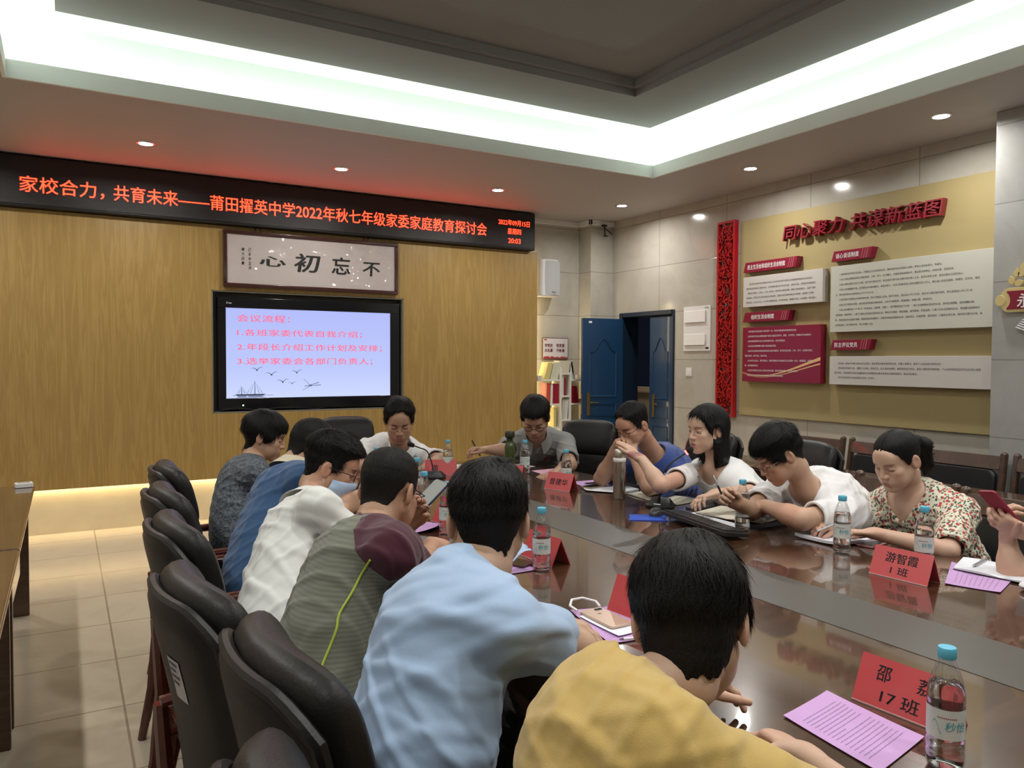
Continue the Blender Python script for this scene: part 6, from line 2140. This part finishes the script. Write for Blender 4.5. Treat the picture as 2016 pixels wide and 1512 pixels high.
# textured grey lace
lace, nt, b = nodes_mat('grey crinkled lace')
v = coords(nt)
n = node(nt, 'ShaderNodeTexVoronoi', Scale=48, _feature='SMOOTH_F1')
n2 = node(nt, 'ShaderNodeTexNoise', Scale=34, Detail=3, Distortion=2.5)
nt.links.new(v, n2.inputs['Vector'])
nt.links.new(v, n.inputs['Vector'])
nt.links.new(ramp(nt, n2.outputs[0], [(.35, (.035, .042, .055)), (.65, (.14, .16, .19))]), b.inputs['Base Color'])
b.inputs['Roughness'].default_value = .7
bump_to(nt, b, n2.outputs[0], .9, .008)
# small floral print
floral, nt, b = nodes_mat('small floral print')
v = coords(nt)
col = None
base = node(nt, 'ShaderNodeRGB'); base.outputs[0].default_value = (.62, .60, .48, 1)
col = base.outputs[0]
for sc_, off, c_, lo_, hi_, st in ((48, 0, (.42, .035, .035), .33, .37, (1, 1, 1)), (54, 3.3, (.025, .07, .045), .30, .34, (1, 1.5, .8)), (60, 7.1, (.50, .12, .09), .24, .28, (1.3, 1, 1)), (56, 11.7, (.04, .10, .06), .26, .30, (.7, 1.4, 1.2))):
    mp = node(nt, 'ShaderNodeMapping'); mp.inputs['Location'].default_value = (off, off*.7, off*.3); mp.inputs['Scale'].default_value = st
    nt.links.new(v, mp.inputs[0])
    vo = node(nt, 'ShaderNodeTexVoronoi', Scale=sc_)
    nt.links.new(mp.outputs[0], vo.inputs['Vector'])
    mr = node(nt, 'ShaderNodeMapRange', From__Min=lo_, From__Max=hi_, To__Min=1, To__Max=0)
    nt.links.new(vo.outputs['Distance'], mr.inputs[0])
    mx = node(nt, 'ShaderNodeMix', _data_type='RGBA')
    nt.links.new(mr.outputs[0], mx.inputs[0]); nt.links.new(col, mx.inputs[6]); mx.inputs[7].default_value = (*c_, 1)
    col = mx.outputs[2]
nt.links.new(col, b.inputs['Base Color'])
b.inputs['Roughness'].default_value = .7

def on_shirt(p, pt, off=.002):
    vs_ = np.array([v_.co[:] for v_ in p.shirt_obj.data.vertices])+np.array(p.root.location)
    dd = vs_-np.array((0, 0, HC)); r_ = np.array(pt)-np.array((0, 0, HC)); r_ = r_/np.linalg.norm(r_)
    t_ = dd @ r_
    ds = np.linalg.norm(dd-t_[:, None]*r_, axis=1)
    c_ = np.nonzero(ds < .012)[0]
    k = c_[np.argmin(t_[c_])]
    v_ = p.shirt_obj.data.vertices[int(k)]
    return Vector(vs_[k])+v_.normal*off-p.root.location, v_.normal.copy()
# --- woman in the mustard blouse, nearest the camera
p = make_person('woman in a mustard blouse seen from behind, short black hair, leaning on the table', (.64, .70, .54), (0.686, 0.892, 1.010), (1, -.26), (0.870, 0.927, 1.079), head_dir(38, 24, 6), 1.0 and ((.98, 1.04, .80), (1.00, .50, .82)), ((1.105, 1.187, 0.827), (1.121, 0.899, 0.806)),
    (dict(to=(1.243, 1.175, 0.803), n=(.1, -.5, -1), curls=[(.55, .5, .3), (.35, .5, .3), (.25, .4, .3), (.15, .3, .2)], thumb=(.75, .45, .35)), dict(to=(1.140, 1.050, 0.803), n=(-.35, .30, -1), curl=(.55, .75, .45), spread=.08)), hsc=1.02, fem=True, skin=SKF, sh_w=.158, neck_r=.92, build=.92, slump=.04, sh_drop=.062, handres=.002, detail=.0042)
shirt(p, mustard, sleeve=1.10, flare=.016, gap=.016, seed=12, amp=.0036, neck_r=.072, neck_drop=.008, neck_fwd=.02, h=.0038, freq=26, name='blouse')
trousers(p, navy)
hair(p, BOWL, top=.026, side=.018, back=.020, front=.028, fade=.01, lowback=1, strands=8000, length=.050, lift=.03, comb='down', width=.0013, soft=.02, noise=.002)
br = MB()
wl_ = np.array(p.wri[0]); d_ = unit(p.wri[0]-p.elb[0])
M4 = V(d_).copy()
q_ = Vector(d_).to_track_quat('Z', 'Y').to_matrix()
for i in range(15):
    a = 2*math.pi*i/15
    o_ = Vector(wl_)-Vector(d_)*.006+q_ @ Vector((.031*math.cos(a), .029*math.sin(a), 0))
    br.ellipsoid(tuple(o_-p.root.location), (.0056, .0056, .0056), 10, 6)
obj('bracelet', br, mat('silver beads', (.75, .75, .75), .1, metal=1), p.root)
hr = p.hp[1]
rq = hr[3+4+1][0]
cc = (rq.a*.5+rq.b*.5); dd = unit(rq.b-rq.a)
obj('ring', MB().lathe([(.0088, -.002), (.0102, -.0015), (.0102, .0015), (.0088, .002)], 20, tuple(Vector(cc)-p.root.location), Vector(dd).to_track_quat('Z', 'Y').to_matrix()), mat('silver beads'), p.root)

# --- man in light blue
p = make_person('man in a light blue tee shirt seen from behind, arms folded on the table', (.52, 1.25, .54), (0.695, 1.408, 1.053), (1, .12), (0.800, 1.489, 1.145), head_dir(62, 10), ((0.864, 1.730, 0.821), (0.947, 1.349, 0.880)), ((1.069, 1.647, 0.848), (1.091, 1.598, 0.809)),
    (dict(to=(1.157, 1.560, 0.816), n=(0, -.4, -1), curl=(.3, .3, .2)), dict(to=(1.091, 1.770, 0.770), n=(0, .2, -1))), skin=SK3, sh_w=.18, build=.95, slump=.035, neck_r=.90, belly=.03, detail=.0045)
shirt(p, lightblue, sleeve=.58, flare=.014, gap=.012, seed=4, amp=.0062, neck_r=.062, h=.0038, freq=24, nfold=9)
trousers(p, navy)
hair(p, MEN, top=.026, side=.012, back=.014, front=.024, fade=.02, strands=6500, length=.034, lift=.30, comb='crown', width=.0013)

# --- man with maroon sleeves
p = make_person('man in an olive striped shirt with maroon sleeves, looking down at his phone', (.53, 1.88, .54), (0.747, 2.081, 1.006), (1, .05), (0.829, 2.164, 1.108), head_dir(36, 22), ((0.923, 2.390, 0.862), (0.845, 1.986, 0.906)), ((0.944, 2.347, 0.955), (0.978, 2.187, 0.919)),
    (dict(to=(0.992, 2.298, 1.017), n=(-.35, -.75, .45), curl=(.5, .7, .4), thumb=(.6, .5, .5)), dict(to=(1.071, 2.307, 0.913), n=(0, .3, -1))), skin=SK2, sh_w=.195, build=1.02, slump=.035, belly=.05)
def mi_(c, p_):
    r = ((c-p_.neck) @ p_.M)
    up_ = r[:, 2]; x = np.abs(r[:, 0])
    d_ = np.minimum(x-(.105+.115*np.clip(-up_/.16, 0, 1)), up_+.34)
    d_ = np.maximum(d_, .078-np.linalg.norm(r*V(1, 1, .9), axis=1))
    return np.clip(.5+d_*12, 0, 1)
shirt(p, greent, mi_fn=mi_, sleeve=.80, flare=.012, gap=.012, seed=8, amp=.0052, neck_r=.072, h=.0038, freq=24, nfold=9)
trousers(p, blackc)
pp_ = MB()
out = [tuple(on_shirt(p, V(q_), .001)[0]) for q_ in ((0.736, 2.096, 0.923), (0.710, 2.109, 0.884), (0.656, 2.025, 0.871), (0.637, 2.034, 0.823), (0.590, 1.945, 0.809), (0.574, 1.953, 0.763), (0.531, 1.862, 0.756), (0.518, 1.868, 0.713))]
pp_.tube(smooth(out, 3), .0034, 6)
obj('yellow_piping', pp_, mat('neon yellow piping', (.42, .50, .06), .6), p.root, label='neon yellow piping')
hair(p, MEN, top=.014, side=.005, back=.006, front=.014, fade=.05, strands=6500, length=.016, lift=.5, comb='crown', mt=hairsoft, width=.0011, noise=.0012)
glasses(p, blkfr)
t_ = phone('phone held up by the man with maroon sleeves, lit grey screen', 0, 0, 0, mat('dark blue phone case', (.02, .03, .07), .4), mat('lit grey phone screen', (.1, .1, .1), .2, emit=(.55, .57, .50), estr=.32), .140, .068, z=0)
c_ = Vector((1.035, 2.332, 1.050))
ex = (Vector((1.064, 2.316, 1.083))-Vector((0.986, 2.302, 1.022))).normalized()
ez = Vector((-.80, -.30, .60)); ez = (ez-ex*ez.dot(ex)).normalized()
t_.matrix_world = Matrix((ex, ez.cross(ex), ez)).transposed().to_4x4()
t_.location = c_

# --- man in white polo with face mask
p = make_person('man in a white polo wearing a pale blue face mask and black glasses', (.56, 2.47, .54), (0.770, 2.839, 0.937), (1, .10), (0.883, 2.918, 1.085), head_dir(-20, 22), ((0.949, 2.891, 0.749), (0.888, 2.583, 0.845)), ((0.993, 2.929, 0.916), (0.893, 2.849, 0.933)),
    (dict(to=(1.006, 2.924, 0.980), n=(.0, -.8, -.3), curl=(.5, .6, .4)), dict(to=(0.969, 2.852, 0.961), n=(.1, .9, .0), curl=(.35, .5, .4), thumb=(.8, .4, .3))), skin=SK1, sh_w=.20, build=.98, slump=.025, belly=.05, sh_drop=.11)
shirt(p, white1, sleeve=.80, flare=.012, gap=.012, seed=21, amp=.0062, neck_r=.072, h=.0040, freq=24, nfold=9)
collar(p, white1)
trousers(p, blackc)
hair(p, MEN, top=.030, side=.008, back=.009, front=.036, fade=.045, strands=5200, length=.034, lift=.55, comb='forward', width=.0013)
glasses(p, blkfr, slide=.004)
H = p.head
mm = MB()
P_ = []
for i in range(11):
    u = -1+2*i/10
    row = []
    for j in range(9):
        v_ = j/8
        z_ = -.018-.095*v_
        ang = u*R_(78)
        rx, ry = .084-.016*abs(v_-.4), .108-.010*v_+.016*math.exp(-((v_-.2)/.25)**2)
        row.append(tuple(Vector(H.W(rx*math.sin(ang), -.004+ry*math.cos(ang)*(1 if abs(u) < 9 else 0), z_*(1-.35*abs(u)**1.5)-.018*abs(u)))-p.root.location))
    P_.append(row)
mm.grid(P_)
q = obj('face_mask', mm, mask_m, p.root, ang=60, label='pale blue face mask')
so = q.modifiers.new('thickness', 'SOLIDIFY'); so.thickness = .003
lp = MB()
for sg in (-1, 1):
    for z0 in (-.030, -.085):
        lp.tube(smooth([tuple(Vector(H.W(*a))-p.root.location) for a in ((sg*.064, .018, z0), (sg*.078, -.005, z0*.5-.006), (sg*.083, -.030, .004))], 4), .0016, 6)
obj('mask_strap', lp, white2, q)
sheet('white papers held by the man wearing the face mask', [(1.10, 2.98), (1.28, 3.05), (1.24, 3.20), (1.06, 3.13)], whitep_, lines=0, z=TZ+.0, th=.01)

# --- man in the dark blue polo
p = make_person('man in a dark blue polo with cream collar, bent forward behind the white polo', (.62, 3.05, .54), (0.838, 3.311, 1.008), (1, .12), (0.920, 3.337, 1.112), head_dir(12, 30), ((1.039, 3.533, 0.787), (0.990, 3.217, 0.846)), ((1.131, 3.370, 0.922), (1.106, 3.212, 0.958)),
    (dict(to=(1.201, 3.330, 0.945), n=(0, -.5, -.5)), dict(to=(1.172, 3.232, 0.961), n=(0, .6, -.4))), skin=SK2, build=.98, slump=.03, belly=.05, sh_drop=.10)
shirt(p, navyblue, sleeve=.8, flare=.012, gap=.012, seed=31, amp=.0045, h=.0045, freq=24)
collar(p, cloth('cream collar cotton', (.52, .46, .34)))
trousers(p, blackc)
hair(p, MEN, top=.014, side=.005, back=.006, front=.014, fade=.05, strands=2800, length=.016, lift=.5, comb='crown', mt=hairsoft)
sheet('small pink red booklet in the hands of the man in dark blue', [(1.10, 3.62), (1.25, 3.66), (1.22, 3.78), (1.07, 3.74)], pinkw, 'booklet', 'booklet', lines=0, th=.008, z=TZ)

# --- woman in grey
p = make_person('woman in a grey textured top with short black hair, seen in profile', (.76, 3.90, .54), (0.814, 4.051, 0.952), (1, -.05), (0.889, 4.093, 1.100), head_dir(-17, 16), ((1.094, 4.192, 0.695), (0.921, 3.856, 0.805)), ((1.272, 4.324, 0.801), (1.127, 3.831, 0.842)),
    (None, None), fem=True, skin=SK1, lip=(.28, .05, .05), sh_w=.175, build=1.05, slump=.04, belly=.05, bust=.9, sc=.97, brow=.7)
shirt(p, lace, sleeve=.72, flare=.018, gap=.014, seed=41, amp=.0040, neck_r=.078, h=.0045, name='top')
trousers(p, blackc)
hair(p, BOWL, top=.026, side=.020, back=.020, front=.030, fade=.01, strands=3600, length=.045, lift=.08, comb='down', soft=.02)

# --- man in the white shirt under the screen
p = make_person('man in a white short sleeved shirt below the screen, looking down', (2.06, 5.66, .54), (2.073, 5.227, 0.879), (-.10, -1), (2.014, 5.060, 1.073), head_dir(250, 26), ((2.223, 4.838, 0.812), (1.733, 5.120, 0.789)), ((1.963, 4.674, 0.740), (1.762, 4.790, 0.739)),
    (dict(d=(-.7, -.6, 0), n=DN), dict(d=(.6, -.7, 0), n=DN)), sc=1.12, hsc=1.20, skin=SK2, sh_w=.185, build=1.02, slump=.03, brow=1.0)
shirt(p, white2, sleeve=.82, flare=.014, gap=.012, seed=51, amp=.0052, h=.0045, freq=28, vneck=.03, neck_r=.064)
collar(p, white2, open_=20, flap=.055)
trousers(p, navy)
hair(p, MENHIGH, top=.026, side=.014, back=.016, front=.022, fade=.02, strands=3600, length=.040, lift=.15, comb='side', width=.0015)

# --- man in grey with glasses and a red badge
p = make_person('man in a grey shirt with glasses and a red badge, writing at the table corner', (3.22, 5.16, .54), (2.936, 4.732, 0.942), (-.50, -.85), (2.847, 4.603, 1.093), head_dir(232, 36), ((2.985, 4.374, 0.787), (2.718, 4.762, 0.862)), ((2.751, 4.219, 0.754), (2.549, 4.768, 0.871)),
    (dict(d=(-.9, -.3, 0), n=DN), dict(to=(2.460, 4.773, 0.883), n=(.2, -.2, -1), curl=(.5, .7, .5), thumb=(.8, .3, .3))), sc=1.10, hsc=1.14, skin=SK2, sh_w=.185, build=1.02, slump=.04)
shirt(p, greyc, sleeve=.80, flare=.012, gap=.012, seed=61, amp=.0052, h=.0045, freq=28, vneck=.03, neck_r=.064)
collar(p, greyc, open_=20, flap=.05)
trousers(p, navy)
hair(p, MEN, top=.030, side=.016, back=.016, front=.030, fade=.015, strands=3600, length=.028, lift=.3, comb='forward', width=.0014)
glasses(p, blkfr, slide=.004)
bd = Vector((2.833, 4.440, 0.823))
b_, nn_ = on_shirt(p, bd)
QM = basis(b_, nn_.cross(Vector((0, 0, 1)))*-1, (0, 0, 1)) if False else None
rx_ = Vector((0, 0, 1)).cross(nn_).normalized(); uy_ = nn_.cross(rx_)
bm2 = MB().prism([(-.016, -.018), (.016, -.018), (.016, -.010), (-.016, -.010)], 0, .002).prism([(.011*math.cos(a), .011*math.sin(a)+.006) for a in [2*math.pi*i/14 for i in range(14)]], 0, .002)
BM = Matrix((rx_, uy_, nn_)).transposed().to_4x4(); BM.translation = b_
obj('badge', bm2.xf(BM), mat('red enamel badge', (.45, .05, .02), .3), p.root, label='small red badge')
w_ = Vector((2.487, 4.803, 0.878))
pen('black pen in the hand of the man in grey', tuple(w_+Vector((.03, .0, -.05))), tuple(w_+Vector((-.02, .03, .06))), black, black)

# --- man in royal blue with clasped hands
p = make_person('man in a royal blue polo with glasses, hands clasped before his mouth', (3.36, 3.72, .54), (3.035, 3.518, 0.916), (-1, -.12), (2.822, 3.498, 1.127), head_dir(186, 26), ((2.723, 3.233, 0.821), (2.740, 3.685, 0.803)), ((2.768, 3.420, 0.963), (2.730, 3.557, 0.965)),
    (dict(to=(2.729, 3.491, 1.044), n=(.1, .8, .2), curl=(.5, .6, .4)), dict(to=(2.749, 3.503, 1.042), n=(-.2, -.9, 0), curl=(.6, .8, .5))), skin=SK1, build=1.08, slump=.05, stubble=.3)
shirt(p, royal, sleeve=.85, flare=.013, gap=.012, seed=71, amp=.0052, h=.0042, freq=26)
collar(p, royal, flap=.05)
trousers(p, navy)
hair(p, MENHIGH, top=.022, side=.006, back=.006, front=.026, fade=.05, strands=4500, length=.022, lift=.5, comb='crown', mt=hairsoft, width=.0013)
glasses(p, blkfr, slide=.004)

# --- woman in white speaking
p = make_person('woman in a white tee shirt with shoulder length black hair, speaking and gesturing', (3.38, 2.98, .54), (2.938, 2.962, 0.931), (-1, .10), (2.868, 2.952, 1.143), head_dir(176, 4), ((2.891, 2.675, 0.854), (2.470, 2.850, 0.903)), ((2.698, 2.718, 0.863), (2.460, 2.976, 1.012)),
    (dict(to=(2.558, 2.728, 0.842), n=(.1, -.25, -1), curls=[(.35, .4, .3), (.45, .5, .4), (.5, .6, .4), (.55, .6, .4)]), dict(to=(2.416, 3.049, 1.080), n=(-.35, .6, .2), curl=(.12, .15, .1), spread=.03, thumb=(.85, .40, .1))), fem=True, skin=SKF, lip=(.34, .10, .10), sh_w=.180, build=1.05, slump=.02, bust=.9, mouth=.0035, lash=.6, eyes_open=.9, brow=.75)
shirt(p, white2, sleeve=.66, flare=.010, gap=.011, seed=81, amp=.0048, neck_r=.082, h=.0040, freq=26)
trousers(p, navy)
def bob(F, H):
    F.add(H.k((0, -.030, .010), (0, -.042, -.130), .088, .080), .03)
    for g in (-1, 1):
        F.add(H.k((g*.062, -.012, .02), (g*.066, -.018, -.135), .030, .024), .02)
    F.add(H.k((.030, .045, .085), (.066, .030, .030), .026, .020), .015)
    F.add(H.k((-.030, .050, .085), (-.070, .030, .010), .026, .016), .015)
def bobcut(F, H):
    F.sub(H.e((0, .095, -.050), (.060, .095, .115)), .01)
    F.sub(H.k((0, .05, -.10), (0, .14, -.10), .05, .05), .01)
    F.sub(H.k((0, .048, -.085), (0, .050, -.26), .066, .070), .01)
    for g in (-1, 1): F.sub(H.e((g*.088, .012, -.012), (.022, .030, .045)), .008)
    F.sub(Plane(H.W(0, 0, -.150), H.M[:, 2]*-1), .004) if False else None
PART = [(0, .082), (20, .076), (38, .056), (52, .030), (62, .005), (74, -.02), (90, -.03), (180, -.06)]
hair(p, PART, top=.022, side=.014, back=.02, front=.020, fade=0, strands=3600, length=.055, lift=.01, comb='down', extra=bob, carve=bobcut, part=.018, width=.0014, crown=(.015, -.03), down=.03)
ea = MB().ellipsoid(tuple(Vector(p.head.W(.083, -.006, -.036))-p.root.location), (.003, .003, .003), 8, 6)
b_, nn_ = on_shirt(p, (2.803, 2.924, 0.911), .003)
fl_ = MB()
rx_ = Vector((0, 0, 1)).cross(nn_).normalized(); uy_ = nn_.cross(rx_)
for i in range(6):
    a = 2*math.pi*i/6
    c_ = b_+rx_*.020*math.cos(a)+uy_*.020*math.sin(a)
    for k_ in range(3): fl_.ellipsoid(tuple(b_+(c_-b_)*(.55+.35*k_)+uy_*.003*(k_-1)), (.0036, .0036, .0036), 8, 5)
fl_.ellipsoid(tuple(b_), (.0045, .0045, .0045), 8, 5)
obj('flower_brooch', fl_, mat('pearly pink beads', (.62, .46, .42), .25, bump=1, bscale=400), p.root, label='pale pink beaded flower')

# --- man in white writing
p = make_person('man in a white tee shirt with thin glasses, leaning over a notebook and writing', (3.42, 2.42, .54), (2.917, 2.362, 0.915), (-1, .0), (2.757, 2.391, 1.079), head_dir(156, 34), ((2.694, 2.210, 0.832), (2.676, 2.474, 0.826)), ((2.699, 2.416, 0.854), (2.535, 2.419, 0.882)),
    (dict(to=(2.692, 2.489, 0.833), n=(0, .3, -1)), dict(to=(2.454, 2.421, 0.928), n=(-.3, -.7, -.1), curl=(.8, 1.0, .7), thumb=(.85, .1, .5))), skin=SK3, sh_w=.195, build=1.10, slump=.06)
shirt(p, white2, sleeve=.78, flare=.014, gap=.012, seed=91, amp=.0062, neck_r=.076, h=.0038, freq=26, nfold=9)
trousers(p, navy)
hair(p, [(0, .052), (25, .050), (40, .034), (52, .016), (62, .000), (72, -.020), (80, -.018), (86, .024), (104, .030), (116, -.008), (130, -.04), (150, -.062), (180, -.07)], top=.034, side=.016, back=.018, front=.032, fade=.015, strands=5200, length=.045, lift=.18, comb='forward', width=.0015)
glasses(p, goldfr, slide=.006)
w_ = Vector((2.416, 2.422, 0.969))
pen('silver pen in the hand of the man writing in white', tuple(Vector((2.445, 2.415, 0.913))), tuple(Vector((2.415, 2.447, 1.007))), black, silver, .0045)

# --- woman in floral blouse
p = make_person('woman in a floral blouse with a ponytail, writing on a white notepad', (3.40, 2.0, .54), (3.165, 2.034, 0.924), (-1, -.05), (3.047, 2.015, 1.083), head_dir(174, 24), ((2.976, 1.745, 0.763), (3.026, 2.178, 0.776)), ((2.817, 1.954, 0.809), (2.841, 2.148, 0.807)),
    (dict(to=(2.774, 2.001, 0.808), n=(0, -.2, -1), curls=[(.25, .4, .3), (.3, .4, .3), (.35, .5, .3), (.4, .5, .3)]), dict(to=(2.740, 2.160, 0.811), n=(0, .3, -1), curl=(.5, .7, .5), thumb=(.85, .35, .3))), fem=True, skin=SKF, lip=(.30, .085, .085), sh_w=.180, build=1.06, slump=.02, bust=.95, brow=.75)
shirt(p, floral, sleeve=.92, flare=.012, gap=.012, seed=101, amp=.0040, neck_r=.076, neck_drop=.02, neck_fwd=.03, h=.0040, puff=.014, vneck=.12, name='blouse')
trousers(p, navy)
def pony(F, H):
    F.add(H.k((0, -.080, .035), (0, -.125, .030), .034, .026), .02)
    F.add(H.k((0, -.122, .030), (0, -.158, -.010), .024, .036), .02)
    F.add(H.k((0, -.158, -.010), (0, -.150, -.090), .038, .030), .02)
    F.add(H.k((0, -.150, -.090), (0, -.130, -.130), .028, .010), .02)
hair(p, PULL, top=.012, side=.006, back=.008, front=.012, fade=-.02, strands=2600, length=.035, lift=.0, comb='back', extra=pony, part=.004, width=.0012, noise=.0012)
for g in (-1, 1):
    ea = MB().ellipsoid(tuple(Vector(p.head.W(g*.086, -.006, -.034))-p.root.location), (.0038, .0038, .0038), 10, 6)
    obj('earring', ea, mat('pearl', (.75, .70, .62), .15), p.root)
pen('pen in the hand of the woman in floral', tuple(Vector((2.682, 2.124, 0.799))), tuple(Vector((2.879, 2.126, 0.829))), silver, black, .0045)

# --- person with the red phone at the right edge
p = make_person('person in black at the right edge holding up a red phone with both hands', (3.42, .86, .54), (3.22, .92, 1.08), (-1, .05), (3.12, .93, 1.27), head_dir(172, 18), ((2.871, 1.458, 0.757), (2.98, .70, .79)), ((2.881, 1.480, 0.877), (2.873, 1.394, 0.909)),
    (dict(to=(2.846, 1.480, 0.956), n=(.5, -.7, .2), curl=(.6, .8, .6), thumb=(.6, .6, .3)), dict(to=(2.822, 1.470, 0.939), n=(-.2, .8, .5), curl=(.35, .6, .4), thumb=(.7, .5, .4))), skin=SKF, sh_w=.19)
shirt(p, blackc, sleeve=.85, flare=.02, gap=.014, seed=111, amp=.0040, h=.005)
trousers(p, navy, h=.008)
hair(p, MEN, strands=1500)
t_ = phone('red phone held up at the right edge', 0, 0, 0, mat('crimson phone case', (.30, .025, .055), .35), scr_off, .158, .078, z=0)
c_ = Vector((2.816, 1.475, 0.989))
ex = (Vector((2.780, 1.498, 1.038))-Vector((2.852, 1.453, 0.939))).normalized()
ez = Vector((.78, -.25, .35)); ez = (ez-ex*ez.dot(ex)).normalized()
t_.matrix_world = Matrix((ex, ez.cross(ex), ez)).transposed().to_4x4()
t_.location = c_
